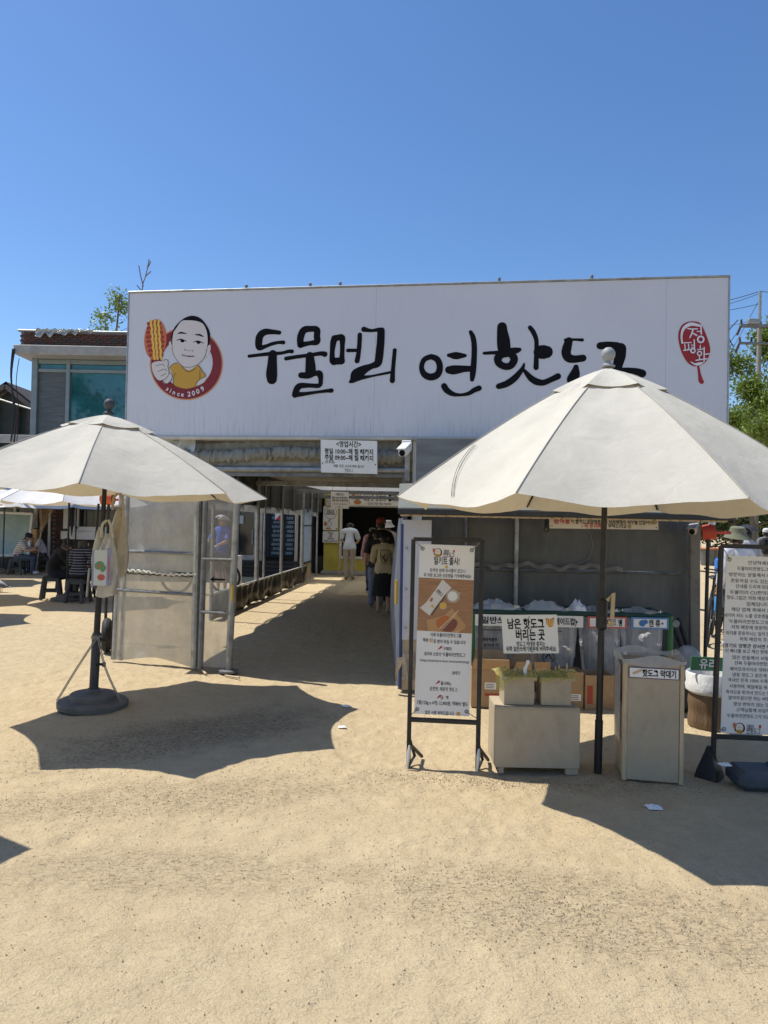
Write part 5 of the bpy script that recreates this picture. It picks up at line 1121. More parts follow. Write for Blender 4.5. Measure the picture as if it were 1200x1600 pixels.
# ------------------------------------------------------------------ leftover hot dog stand
X = lambda px, y: at(px, 1100, y).x
ply = M['plywood']
def bin_box(label, x0_, x1_, y0_, y1_, z0_, z1_, nm='wooden_box', legs=False, group=None, open_=True):
    t = thing(nm, label, 'box', ((x0_ + x1_) / 2, (y0_ + y1_) / 2, 0), group=group); th = .014; zc = (z0_ + z1_) / 2
    MB().box(((x0_ + x1_) / 2, y0_ + th / 2, zc), (x1_ - x0_, th, z1_ - z0_), 0, .002).build('front_panel', ply, t); MB().box(((x0_ + x1_) / 2, y1_ - th / 2, zc), (x1_ - x0_, th, z1_ - z0_), 0, .002).build('back_panel', ply, t)
    for x in (x0_ + th / 2, x1_ - th / 2): MB().box((x, (y0_ + y1_) / 2, zc), (th, y1_ - y0_ - 2 * th - .002, z1_ - z0_ - .002), 0, .002).build('side_panel', ply, t)
    if not open_: MB().box(((x0_ + x1_) / 2, (y0_ + y1_) / 2, z1_ + .006), (x1_ - x0_, y1_ - y0_, .012), 0, .003).build('top_panel', ply, t)
    if legs:
        for x in (x0_ + .045, x1_ - .045):
            for y in (y0_ + .03, y1_ - .03): MB().box((x, y, z0_ / 2), (.08 if x > x0_ + .1 else .03, .03, z0_), 0, .002).build('leg', ply, t)
    return t
lx0, lx1 = X(775, 4.56), X(907, 4.56)
LB = bin_box('wide low plywood box on the sand carrying two small plywood bins', lx0, lx1, 4.56, 4.86, .045, .42, 'wooden_box', True, open_=False)
for x0p, x1p, lab_ in ((787, 834, 'small plywood bin with yellow net on the low box, left one'), (845, 892, 'small plywood bin with yellow net on the low box, right one beside the parasol pole')):
    a, b_ = X(x0p, 4.62), X(x1p, 4.62)
    t = bin_box(lab_, a, b_, 4.61, 4.80, .436, .615, 'small_bin', group='small plywood bins for leftovers')
    MB().box(((a + b_) / 2 + (.012 if x0p > 800 else 0), 4.602, .608), (b_ - a + .03, .012, .022), 0, .002).build('front_lip', ply, t)
net = film('yellow_net', (.60, .57, .15), (.30, .75), .4, .4, streak=(30, 30, 30))
def netbag(label, cx, w_, seed):
    rnd = random.Random(seed); b = MB()
    b.grid(lambda u, v: V((cx + w_ * (u - .5) * (1 + .25 * mnoise.noise(V((v * 3, 1, seed)))), 4.56 + .26 * v, (.622 + .022 * math.sin(math.pi * v) * (1 + 1.5 * mnoise.noise(V((u * 5, v * 4, seed)))) - (.22 if seed == 3 else .10) * max(0, .26 - v) * max(0, 1.2 * (1 - u * 1.5) + 1.4 * mnoise.noise(V((u * 4, 0, seed))))) + .008 * mnoise.noise(V((u * 16, v * 14, seed))))), 26, 16)
    tag(b.build('bin_net', net, None, False), label, 'net')
netbag('yellow net bag lining the left small bin, hanging over its edge', (X(787, 4.62) + X(834, 4.62)) / 2 - .02, .27, 3); netbag('yellow net bag lining the right small bin by the pole', (X(845, 4.62) + X(892, 4.62)) / 2 + .01, .27, 8)
stx = [804, 811, 816, 823, 847, 865, 873, 884]
for i, px in enumerate(stx):
    x = X(px, 4.68); o = MB().tube([(x, 4.68 + .02 * (i % 3), .54), (x + .006 * (i % 3 - 1), 4.66, .665 + .012 * (i % 4))], .0045, 6).build('skewer', M['wood_light'], None, True)
    tag(o, 'thin wooden hot dog stick standing up in the %s small bin' % ('left' if px < 840 else 'right'), 'skewer', 'used hot dog sticks in the %s small bin' % ('left' if px < 840 else 'right'))
tb = MB().grid(lambda u, v: V((X(818, 4.65) + .025 * (u - .5) + .02 * v + .006 * math.sin(v * 9), 4.64 + .01 * u, .60 + .12 * v)), 4, 8).build('paper_wrapper', M['tissue'], None, True); tag(tb, 'twisted white paper wrapper poking out of the left small bin', 'wrapper')
t, pl, W, H = board('placard', 'white placard on a stake saying where to leave hot dog scraps', 'sign', (783.5, 961), (870, 960.5), (787, 1021), 4.74, 4.72, [
    ('남은 핫도그', .43, .23, .062, .66, .028, None), ('버리는 곳', .50, .52, .066, .52, .028, None), ('핫도그 막대와 휴지는', .50, .755, .030, .52, .016, None), ('뒤쪽 일반쓰레기봉투에 버려주세요!', .50, .885, .030, .90, .016, None)])
MB().tube([pl.P(.52 * W, -.97 * H, -.018), pl.P(.535 * W, -H - .26, -.018)], .009, 8).build('stake', M['galv_dark'], t, True)
for fx, fy in ((.5, .055), (.52, .95), (.46, .37), (.53, .37), (.46, .66), (.53, .66)): MB().ball(pl.P(fx * W, -fy * H, .002), .0045, 6, 4).build('screw', M['galv_dark'], t)
b = MB(); k_ = .86 * W; b.poly([pl.P(k_ + .005 + x, -.20 * H + z, .002) for x, z in ((-.028, .03), (0, .022), (.028, .034), (.022, -.004), (.008, -.03), (-.012, -.03), (-.024, -.01))]); b.build('hot_dog_icon', mo('icon_red', (.45, .09, .03)), t)
b = MB()
for q in range(4): stroke(b, pl, [(k_ - .013 + q * .012, -.20 * H + .02, .003), (k_ - .010 + q * .010, -.20 * H - .024, .003)], .003)
b.build('icon_stripe', mo('icon_yellow', (.75, .55, .15)), t)

# hot dog stick bin at right
a0, a1 = gd(972, 1219), gd(1067, 1227); exb = (a1 - a0).normalized(); eyb = V((-exb.y, exb.x, 0)); wB = (a1 - a0).length; dB, hB = .36, .745
sb = thing('stick_bin', 'tall plywood bin with a clear liner and a hot dog stick label', 'bin', (a0 + a1) / 2)
def Q(x, y, z): return a0 + exb * x + eyb * y + V((0, 0, z))
for x in (.012, wB - .012):
    for y in (.012, dB - .012): MB().beam(Q(x, y, 0), Q(x, y, hB), .026, .03, (0, 1, 0), .003).build('corner_post', M['wood_light'], sb)
MB().frame(Q(wB / 2, .006, hB / 2 + .005), exb, eyb, (0, 0, 1), wB - .054, .012, hB - .01, .001).build('front_panel', ply, sb)
MB().frame(Q(wB / 2, dB - .006, hB / 2), exb, eyb, (0, 0, 1), wB - .056, .012, hB - .02, .001).build('back_panel', ply, sb)
MB().frame(Q(wB - .006, dB / 2, hB / 2), exb, eyb, (0, 0, 1), .012, dB - .06, hB - .02, .001).build('side_panel', ply, sb)
MB().frame(Q(.006, dB / 2, .24), exb, eyb, (0, 0, 1), .012, dB - .06, .44, .001).build('side_panel', ply, sb)
lf = film('liner_film', (.60, .61, .62), (.55, .85), .22, .4)
ln_ = thing('bin_liner', 'clear plastic liner folded over the top of the hot dog stick bin', 'bin liner', Q(wB / 2, dB / 2, 0))
MB().grid(lambda u, v: Q(wB / 2 + (wB / 2 + .012 + .008 * math.sin(u * 50)) * max(-1, min(1, 1.35 * math.cos(6.2832 * u))), dB / 2 + (dB / 2 + .012 + .006 * math.sin(u * 37)) * max(-1, min(1, 1.35 * math.sin(6.2832 * u))), hB + .04 + .016 * math.sin(u * 27) * (1 - v) - .045 * v * (1 + .3 * math.sin(u * 19))), 90, 8).build('rim', lf, ln_, True)
MB().grid(lambda u, v: Q(-.012 - .02 * math.sin(v * 3) * math.sin(u * 3.1), .05 + (dB - .1) * u + .0, hB - .02 - .50 * v), 14, 14).build('side_drape', lf, ln_, True)
MB().grid(lambda u, v: Q(.03 + (wB - .06) * u, .03 + (dB - .06) * v, hB - .05 - .05 * math.sin(3.14 * u) + .03 * mnoise.noise(V((u * 5, v * 5, 0)))), 16, 16).build('inner', lf, ln_, True)
pf = Plane(Q(.03, -.001, 0), exb, (0, 0, 1)); lw_ = wB - .06
lb = MB().slab(pf.P(0, hB - .092, .006), pf.P(lw_, hB - .092, .006), pf.P(lw_, hB - .022, .006), pf.P(0, hB - .022, .006), .006).build('label_plate', mo('label_purple', (.10, .07, .13)), sb)
MB().poly([pf.P(.006, hB - .086, .008), pf.P(lw_ - .006, hB - .086, .008), pf.P(lw_ - .006, hB - .028, .008), pf.P(.006, hB - .028, .008)]).build('label_face', M['print_white'], lb)
b = MB(); text(b, pf, '핫도그 막대기', lw_ * .60, hB - .057, .042, .010, lw_ * .66, 'C', .028); b.build('lettering', M['print_black'], lb)
b = MB(); stroke(b, pf, [(.03, hB - .062, .008), (.075, hB - .04, .008)], .010); b.build('stick_icon', mo('icon_tan', (.55, .38, .24)), lb)

# ------------------------------------------------------------------ banner stands
def banner_stand(label, fl, fr_, tl, tr_, yb, sheet, bars, wedge):
    """fl/fr: foot pixels; tl/tr: top pixels of the posts"""
    A, B = gd(*fl), gd(*fr_); C, D = at(*tl, A.y + .0), at(*tr_, B.y)
    t = thing('banner_stand', label, 'banner stand', (A + B) / 2)
    for p, q in ((A, C), (B, D)): MB().beam(p, q, .028, .028, (0, 1, 0), .004).build('post', pb, t)
    MB().beam(C, D, .028, .028, (0, 0, 1), .004).build('top_bar', pb, t); d = (D - C)
    v = bars; MB().beam(A.lerp(C, v), B.lerp(D, v), .03, .028, (0, 0, 1), .004).build('lower_bar', pb, t)
    return t, A, B, C, D
t, A, B, C, D = banner_stand('black banner stand holding the tall meal kit banner at the centre', (638, 1197), (746, 1203), (646, 842), (753.5, 844), 1125, None, .205, True)
s0 = A.y - .005
TLp, TRp, BLp = at(656, 850, s0), at(742, 853, s0 - .02), at(647, 1115, s0)
pl = Plane(TLp, TRp - TLp, TLp - BLp); W = (TRp - TLp).length; H = (TLp - BLp).length
MB().slab(pl.P(0, -H), pl.P(W, -H), pl.P(W, 0), pl.P(0, 0), .004).build('banner_sheet', M['sheet_white'], t)
Y = lambda y: -H * (y - 850) / 265.5
for p, q in ((pl.P(.02, -.03), C), (pl.P(W - .02, -.03), D), (pl.P(.02, -H + .03), A.lerp(C, .22)), (pl.P(W - .02, -H + .03), B.lerp(D, .22))):
    MB().torus(p + pl.n * .001, .010, .003, pl.n, 14, 5).build('eyelet', M['galv_dark'], t, True); MB().tube([p + pl.n * .004, p.lerp(q, .6) + pl.n * .01, q], .003, 5).build('lashing', M['rope'], t)
lines = [('밀키트 출시!', .50, 874.5, .047, .46, .022), ('온라인 상에 유사품이 있으니', .52, 889.5, .023, .64, .012), ('꼭 저희 로고와 상호명을 기억해주세요!', .52, 897.5, .023, .86, .012), ('이제 두물머리연핫도그를', .53, 990.5, .024, .56, .014), ('택배', .16, 1000, .024, .09, .014), ('로 받아 보실 수 있습니다!', .60, 1000.5, .024, .58, .014),
         ('구매처', .56, 1011.5, .023, .15, .014), ('네이버 스토어 \'두물머리연핫도그\'', .52, 1020.5, .024, .75, .014), ('(https://smartstore.naver.com/yeonhotdog)', .52, 1030.5, .019, .88, .006), ('QR링크', .735, 1048, .022, .15, .012), ('출시메뉴', .56, 1065.5, .023, .19, .014), ('순한맛, 매운맛 핫도그', .52, 1074.5, .024, .50, .014), ('금  액', .54, 1087.5, .023, .14, .014), ('1봉(120g x 4개) 12,900원, 택배비 별도', .51, 1096.5, .026, .92, .012), ('많은 사랑 부탁드립니다', .46, 1112, .024, .52, .014)]
for tx, fx, y, h, wd_, bo in lines:
    b = MB(); text(b, pl, tx, fx * W, Y(y + fx * 1.5), h, .002, wd_ * W, 'C', bo * .6); b.build('text_line', M['print_black'], t)
def mini_logo(t, pl, u, v, r):
    b = MB(); disc(b, pl, u, v, r, r * 1.02, .0015); e = b.build('emblem', mo('emblem_maroon', (.19, .010, .014)), t)
    b = MB(); disc(b, pl, u - .06 * r, v + .1 * r, r * .72, r * .86, .0020); b.build('face', mo('logo_cream', (.68, .63, .55)), e)
    b = MB(); disc(b, pl, u - .1 * r, v - .62 * r, r * .62, r * .34, .0026); b.build('shirt', mo('emblem_mustard', (.52, .29, .035)), e)
    b = MB(); disc(b, pl, u - .98 * r, v + .48 * r, r * .30, r * .52, .0030, a0=.2); b.build('corn_dog', mo('emblem_crust', (.50, .15, .05)), e)
    b = MB(); disc(b, pl, u - .22 * r, v + .22 * r, r * .08, r * .06, .0034); disc(b, pl, u + .2 * r, v + .18 * r, r * .08, r * .06, .0034); ring(b, pl, u - .06 * r, v + .1 * r, r * .80, r * .86, .0030, 24); b.build('ink_line', M['print_black'], e)
    b = MB(); text(b, pl, '두물머리', u + 1.95 * r, v + .38 * r, r * .7, .002, r * 1.3, 'C', .01); text(b, pl, '연핫도그', u + 2.55 * r, v - .45 * r, r * 1.0, .002, r * 2.6, 'C', .012); b.build('script', M['print_black'], t)
    b = MB(); disc(b, pl, u + 3.75 * r, v + .45 * r, r * .22, r * .34, .002); b.build('seal', mo('seal_bright', (.50, .02, .05)), t)
mini_logo(t, pl, .335 * W, Y(862.5), .028)
b = MB(); yc = Y(883.5); b.poly([pl.P(.5 * W + x, yc + z, .002) for x, z in ((-.013, -.011), (.013, -.011), (0, .013))]); b.build('warning_triangle', mo('print_amber', (.62, .38, .05)), t)
for y, fx in ((1011.5, .43), (1065.5, .41), (1087.5, .44)):
    b = MB(); stroke(b, pl, [(fx * W - .012, Y(y) - .010, .0015), (fx * W, Y(y), .005), (fx * W + .008, Y(y) + .007, .007)], .002); b.build('pin_icon', mo('pin_red', (.40, .02, .03)), t)
b = MB(); b.poly([pl.P(.265 * W + x, Y(1000) + z, .002) for x, z in ((-.012, -.012), (.012, -.012), (.012, .012), (-.012, .012))]); b.build('parcel_icon', mo('icon_tan', (.55, .38, .24)), t)
b = MB(); disc(b, pl, .80 * W, Y(1112.5), .013, .013, .002); b.build('smile_icon', mo('icon_gold', (.55, .30, .06)), t)
# the photograph printed on the banner
def wood_print():
    tt = NT('printed_table'); n = tt.noise(9, 7, .6, sc3=(.8, 1, 7)); tt.l(tt.ramp(n, [(.3, (.26, .125, .055)), (.7, (.37, .195, .095))]), tt.p.inputs['Base Color']); tt.p.inputs['Roughness'].default_value = .5; return tt.m
zt, zb_ = Y(902.5), Y(985.5)
ph = MB().poly([pl.P(0.001, zb_, .0012), pl.P(W - .001, zb_ - .006, .0012), pl.P(W - .001, zt - .005, .0012), pl.P(0.001, zt, .0012)]).build('printed_photo', wood_print(), t)
PX = lambda x, y: (W * (x - 120) / 900, zt - (zt - zb_) * (y - 600) / 850)   # from the enlarged crop of the photo
def pp(name, pts, m, off, sm=0):
    P_ = smooth_path(list(pts) + [pts[0]], 3)[:-1] if sm else pts; MB().poly([pl.P(*PX(*p), off) for p in P_]).build(name, m, ph)
pp('printed_shadow', [(330,1180),(520,900),(570,850),(560,920),(360,1200)], mo('print_shade', (.12, .06, .03)), .0016)
pp('printed_pack', [(512,615),(662,745),(560,860),(400,1080),(318,1205),(155,1085),(250,1000),(400,790)], mo('print_offwhite', (.60, .57, .53)), .002)
pp('printed_board', [(560,1190),(680,1065),(920,1340),(900,1390),(800,1455),(300,1450),(270,1270),(420,1240)], mo('print_plank', (.44, .24, .10)), .002)
b = MB()
for (x, y, r, m_, o_) in ((690, 880, 108, mo('print_cup', (.42, .34, .27)), .0024), (684, 880, 78, mo('print_milk', (.68, .69, .64)), .0028), (535, 1040, 62, mo('print_cup', (.42, .34, .27)), .0024), (533, 1038, 52, mo('print_amber2', (.62, .38, .05)), .0028)):
    u, v = PX(x, y); b = MB(); disc(b, pl, u, v, W * r / 900, W * r / 900, o_); b.build('printed_cup', m_, ph)
b = MB(); stroke(b, pl, [(*PX(755, 850), .004), (*PX(800, 825), .005)], .0022); b.build('printed_handle', mo('print_cup', (.42, .34, .27)), ph)
pp('printed_corn_dog', [(430,1340),(440,1270),(560,1200),(650,1220),(680,1260),(600,1320),(480,1400)], mo('print_corn_dog', (.42, .12, .03)), .0026, 1)
pp('printed_corn_dog', [(500,1420),(640,1260),(740,1250),(780,1320),(700,1440),(560,1445)], mo('print_sausage', (.17, .05, .03)), .0026, 1)
b = MB()
for q in ((490, 1400, 790, 1100), (510, 1410, 770, 1130), (530, 1425, 735, 1190), (750, 1450, 815, 1415)): stroke(b, pl, [(*PX(q[0], q[1]), .0016), (*PX(q[2], q[3]), .0016)], .003)
b.build('printed_skewer', mo('print_stick', (.66, .50, .32)), ph)
b = MB(); text(b, pl, '연핫도그', *PX(470, 835), .022, .003, .05, 'C', .02, rot=-.75); b.build('printed_lettering', M['print_black'], ph)
pp('printed_corn_dog', [(310,970),(335,910),(370,930),(345,985)], mo('print_corn_dog', (.42, .12, .03)), .0030); pp('printed_corn_dog', [(320,1060),(370,1020),(385,1080)], mo('print_amber2', (.62, .38, .05)), .0030)
for (fp_, kx) in ((A, 1), (B, 1)):
    b = MB(); b.tube([fp_ + V((0, 0, .0)), fp_ + V((.045, .09, .04)), fp_ + V((.0, .02, .19))], .011, 6); b.build('hinge_bracket', pb, t, True)
    MB().tube([fp_ + V((-.008, -.04, .0)), fp_ + V((0, -.035, .10)), fp_ + V((.004, -.02, .145))], [.007, .013, .006], 6).build('cable_tie', mat('foil_tie', (.62, .61, .60), .3, .3), t, True)
    MB().tube([fp_ + V((.10, .20, .0)), fp_ + V((.01, .01, .14))], .012, 6).build('rear_leg', pb, t, True)

t, A, B, C, D = banner_stand('black banner stand at the right edge with a long printed notice and grey weight', (1113, 1216), (1245, 1222), (1127, 853), (1256, 856), 1155, None, .18, True)
s0 = A.y - .005
TLp, TRp, BLp = at(1135, 868, s0), at(1240, 871.5, s0 - .02), at(1126, 1145, s0)
pl = Plane(TLp, TRp - TLp, TLp - BLp); W = (TRp - TLp).length; H = (TLp - BLp).length
MB().slab(pl.P(0, -H), pl.P(W, -H), pl.P(W, 0), pl.P(0, 0), .004).build('banner_sheet', M['sheet_white'], t)
for p, q in ((pl.P(.02, -.025), C), (pl.P(W - .02, -.025), D), (pl.P(.02, -H + .025), A.lerp(C, .2)), (pl.P(W - .02, -H + .025), B.lerp(D, .2))):
    MB().torus(p + pl.n * .001, .011, .003, pl.n, 14, 5).build('eyelet', M['galv_dark'], t, True); MB().tube([p + pl.n * .004, p.lerp(q, .6) + pl.n * .01, q], .003, 5).build('lashing', M['rope'], t)
body = ['안녕하세요.', '두물머리연핫도그 입니다.', '방문하는 분들께서 저희 매장과', '혼동하실 수도 있는 상황이라', '안내를 드리게 되었습니다.', '두물머리 CU편의점 바로 옆', '핫도그집은 저희 매장과는 관계없는', '업체입니다.', '해당 업체 측에서 2022년에', '네이버 지도 노출 상호명을 저희와 같은', '\'두물머리연핫도그\'로 변경하여', '저희 매장에 방문하는 분들이', '위치를 혼동하시는 일이 많아졌습니다.', '저희 매장의 주소는', '[경기도 양평군 양서면 두물머리길]', '이 배너를 보고 계신 현재 위치입니다.', '많은 분들께서 사랑해주신', '진짜 두물머리연핫도그는', '에어프라이어로 데워서 나가는', '냉동 핫도그 같은게 아니라', '국내산 돈육 100% 수제 소시지만', '사용하며, 매일매일 새기름으로', '즉석으로 튀겨서 만드는 핫도그임을', '알아주셨으면 하는 바람입니다.', '항상 변하지 않는 맛으로', '고객님들께 보답하는', '두물머리연핫도그가 되겠습니다.']
lx = [1186, 1152, 1139.5, 1142, 1150, 1141, 1136, 1167, 1143.5, 1132, 1139, 1143.5, 1135, 1156.5, 1131, 1134.5, 1145.5, 1149, 1142, 1146, 1139, 1141.5, 1136, 1140, 1148, 1152, 1138]
ly = [333,363,393,425,455,485,513,548,575,605,637,667,697,730,762,790,825,855,885,915,942,975,1005,1035,1068,1098,1128]
lx[0] = 1169
for i, tx in enumerate(body):
    py = 780 + ly[i] / 3.333; lpx = lx[i]; u, v = pl.px(lpx, py - .5); wl = max(.06, 2 * (W * .5 - u))
    nat = .0255 / .82 * (max(p[0] for p in glyphs(tx, .008)[0]) - min(p[0] for p in glyphs(tx, .008)[0]))
    b = MB(); text(b, pl, tx, u, v, .0235, .002, min(wl, nat * 1.1, W - u - .01), 'L', .014 if i == 14 else .0); b.build('text_line', M['print_black'], t)
mini_logo(t, pl, *pl.px(1158, 1138), .034)
wz = gd(1160, 1215); ww = thing('banner_weight', 'dark grey plastic weight on the sand at the foot of the right banner stand', 'weight', (wz.x + .2, wz.y, 0))
MB().frame((A.x + .38, A.y - .14, .062), (1, -.03, 0), (.03, 1, 0), (0, 0, 1), .64, .26, .124, .04).build('block', mat('weight_grey', (.055, .065, .08), .55, dirt=(.25, .2, .14), dirt_amt=.4, bump=(60, .3, .004)), ww, True)
MB().frame((A.x + .40, A.y - .12, .130), (1, -.03, 0), (.03, 1, 0), (0, 0, 1), .20, .10, .02, .008).build('filler_cap', MATS['weight_grey'], ww)
b = MB(); b.lathe([(.10, 0), (.085, .05), (.035, .16), (.02, .2)], A + V((-.01, .02, 0)), 4); b.build('foot', pb, t)

# ------------------------------------------------------------------ glass bin, red winch pole
gs = at(1098, 1042, 5.6); t, pl, W, H = board('glass_sign', 'green sign for glass bottles behind the right banner stand', 'sign', (1081, 1026), (1160, 1029), (1079, 1047), 5.7, 5.66, [('유리', .33, .5, .075, .34, .022, M['print_white']), ('병', .82, .5, .075, .16, .022, M['print_white'])], mat('sign_green', (.045, .17, .075), .5, dirt=(.03, .05, .03)))
MB().tube([pl.P(.5 * W, -H, -.02), pl.P(.5 * W, -H - .5, -.02)], .012, 6).build('stake', pb, t)
sg = gd(1122, 1142); st_ = thing('log_stump', 'upright brown log stump holding the white glass bin', 'stump', (sg.x, sg.y + .12, 0))
MB().lathe([(.165 + .004 * math.sin(i * 1.3), .265 * i / 8) for i in range(9)], (sg.x, sg.y + .15, 0), 22).build('log', mat('stump_bark', (.17, .105, .055), .85, 0, .45, 9, sc3=(1, 1, .25), bump=(16, .8, .03, (1, 1, .2))), st_, True)
wb_ = thing('sack_bin', 'white sack with pink print folded over a round bin on the log stump', 'bin', (sg.x, sg.y + .15, .265))
MB().lathe([(.155, .267), (.185, .29), (.19, .33), (.182, .35), (.186, .425), (.178, .44), (.165, .425), (.15, .33)], (sg.x, sg.y + .15, 0), 28, caps=False).build('sack', mat('sack_white', (.72, .72, .72), .6, bump=(14, .5, .02)), wb_, True)
b = MB()
for q, (a, z) in enumerate(((-1.35, .40), (-1.25, .37), (-1.32, .345), (-1.22, .32), (-1.12, .385), (-1.42, .33))): b.ball((sg.x + .187 * math.cos(a), sg.y + .15 + .187 * math.sin(a), z), (.014, .006, .010), 8, 5)
b.build('print_mark', mo('print_pink', (.60, .10, .20)), wb_)
tag(MB().frame((at(1082, 1100, 6.3).x, 6.35, .12), (1, 0, 0), (0, 1, 0), (0, 0, 1), .34, .3, .24, .03).build('crate', mat('crate_black', (.03, .03, .032), .5), None), 'low black crate on the ground between the stick bin and the log stump', 'crate')
tag(MB().ball((at(1078, 1030, 6.5).x, 6.55, .36), (.13, .13, .17), 14, 10).build('grey_sack', film('grey_film', (.5, .52, .54), (.6, .9)), None, True), 'grey plastic sack standing on the black crate by the green sign', 'sack')
rp_ = gd(1100, 1090); wp = thing('winch_pole', 'thin dark pole topped by a round red winch', 'pole', rp_)  # the red part is a winch, gives no light
tp_ = at(1110, 832, rp_.y); MB().tube([rp_, V((tp_.x - .02, tp_.y, tp_.z))], .018, 8).build('post', pb, wp, True)
hd_ = MB().tube([tp_ + V((-.07, .02, 0)), tp_ + V((.04, -.02, .01))], .075, 16).build('housing', M['red'], wp, True)
MB().frame(tp_ + V((.11, -.02, .0)), (1, 0, 0), (0, 1, 0), (0, 0, 1), .16, .03, .03, .008).build('arm', M['red'], hd_)
MB().tube([tp_ + V((.0, -.03, .07)), tp_ + V((.01, -.02, .13))], .03, 10).build('cap', M['print_white'], hd_)

# ------------------------------------------------------------------ litter
def tissue(label, px, py, s_, seed, z0=0.0):
    p = gd(px, py, z0); b = MB()
    b.grid(lambda u, v: V((p.x + s_ * (u - .5) * (1 + .4 * mnoise.noise(V((u * 3, v * 3, seed)))), p.y + s_ * .8 * (v - .5) * (1 + .4 * mnoise.noise(V((v * 3, u * 3, seed + 4)))), z0 + ground_z(p.x, p.y) + s_ * .22 * (.35 + abs(mnoise.noise(V((u * 4, v * 4, seed * 3.1))))) * math.sin(math.pi * u) ** .5 * math.sin(math.pi * v) ** .5)), 12, 12)
    tag(b.build('tissue', M['tissue'], None), label, 'tissue')
tissue('crumpled white tissue on the shaded sand before the stick bin', 1022, 1262, .085, 1)
tissue('small white scrap at the right tip of the left parasol shadow', 541, 1105, .075, 2); tissue('white scrap on the sand below the small scrap, near the shadow edge', 535, 1137, .06, 5)
tissue('white paper scrap on the grey banner weight', 1132, 1196, .07, 6, .12)
# ------------------------------------------------------------------ annex building at left, behind the yard
GY, UY = 21.0, 19.7
an = thing('annex_building', 'two storey annex with teal upper windows and a brick parapet left of the sign', 'building', (-8, GY, 0))
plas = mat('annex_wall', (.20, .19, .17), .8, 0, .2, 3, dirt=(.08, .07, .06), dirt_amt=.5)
wfr = mat('frame_white', (.66, .67, .68), .4, dirt=(.4, .38, .35)); wst = mat('frame_steel', (.22, .27, .29), .4, .4, dirt=(.1, .1, .1))
teal = mat('teal_glass', (.018, .12, .14), .03, 0, .45, .9, spec=1.0)
gf = mat('filmed_glass', (.085, .10, .11), .35, 0, .3, 4, sc3=(.5, .5, 3), bump=(5, .5, .03, (.4, .4, 3)))
ux0, ux1 = at(52, 600, UY).x, -5.0
zs0, zs1, zp = at(120, 562, UY).z, at(120, 548, UY).z, at(120, 525, UY).z
sx0 = at(20, 550, 19.1).x
MB().frame(((sx0 + ux1) / 2, 22.0, (zs0 + zs1) / 2), (1, 0, 0), (0, 1, 0), (0, 0, 1), ux1 - sx0, 5.8, zs1 - zs0, .02).build('eave_slab', mat('slab_white', (.32, .32, .31), .7, dirt=(.2, .19, .18), dirt_amt=.6, dirt_scale=1.6), an)
# parapet of separate bricks
brm = [mat('brick_dark_%s' % n, c, .85, 0, .3, 20) for n, c in (('brown', (.075, .038, .030)), ('red', (.10, .045, .034)), ('grey', (.055, .045, .042)))]
par = MB().frame(((sx0 + ux1) / 2 + .03, 19.42, (zs1 + zp) / 2 - .01), (1, 0, 0), (0, 1, 0), (0, 0, 1), ux1 - sx0 - .1, .12, zp - zs1 - .02).build('parapet', mat('mortar', (.16, .145, .13), .9), an)
bw, bh = .21, .064; brick_me = []
for m_ in brm:
    o = MB().box((0, 0, 0), (bw - .012, .05, bh - .010), 0, .004).build('brick', m_, par, local=True); o.data.name = 'brick'; brick_me.append(o); 
first = list(brick_me); rows = int((zp - zs1) / bh)
def lay_bricks(par_, xa, xb, y, z0, rows, first, maxn=300):
    n = 0; inv = MW[root_of(par_).name].inverted()
    for r in range(rows):
        k = 0
        while True:
            x = xa + bw * (k + .5 + .5 * (r % 2)); k += 1
            if x > xb - bw * .4 or n >= maxn: break
            s_ = random.choice(first)
            if s_.get('used'): o = s_.copy(); COL.objects.link(o)
            else: o = s_; o['used'] = 1
            o.parent = par_; o.location = inv @ V((x, y + random.uniform(-.004, .004), z0 + bh * (r + .5))); n += 1
lay_bricks(par, sx0 + .06, ux1 - .9, 19.35, zs1 + .005, rows, first)
for o in first:
    if 'used' in o: del o['used']
MB().frame(((sx0 + ux1) / 2, 19.42, zp + .03), (1, 0, 0), (0, 1, 0), (0, 0, 1), ux1 - sx0, .22, .05, .01).build('coping', mat('coping', (.30, .31, .31), .4, .5), an)
fxa, fxb = at(55, 530, 19.25).x, at(152, 530, 19.25).x
MB().grid(lambda u, v: V((fxa + (fxb - fxa) * u, 19.27 - .03 * abs(math.sin(u * 23 + v * 4)) - .02 * v, zp + .07 - (.22 * (1 - .8 * u) + .05 * math.sin(u * 31)) * v + .02 * math.sin(u * 47))), 70, 8).build('roof_foil', mat('foil', (.33, .35, .34), .25, .5, .3, 9, bump=(14, .8, .03)), an, True)
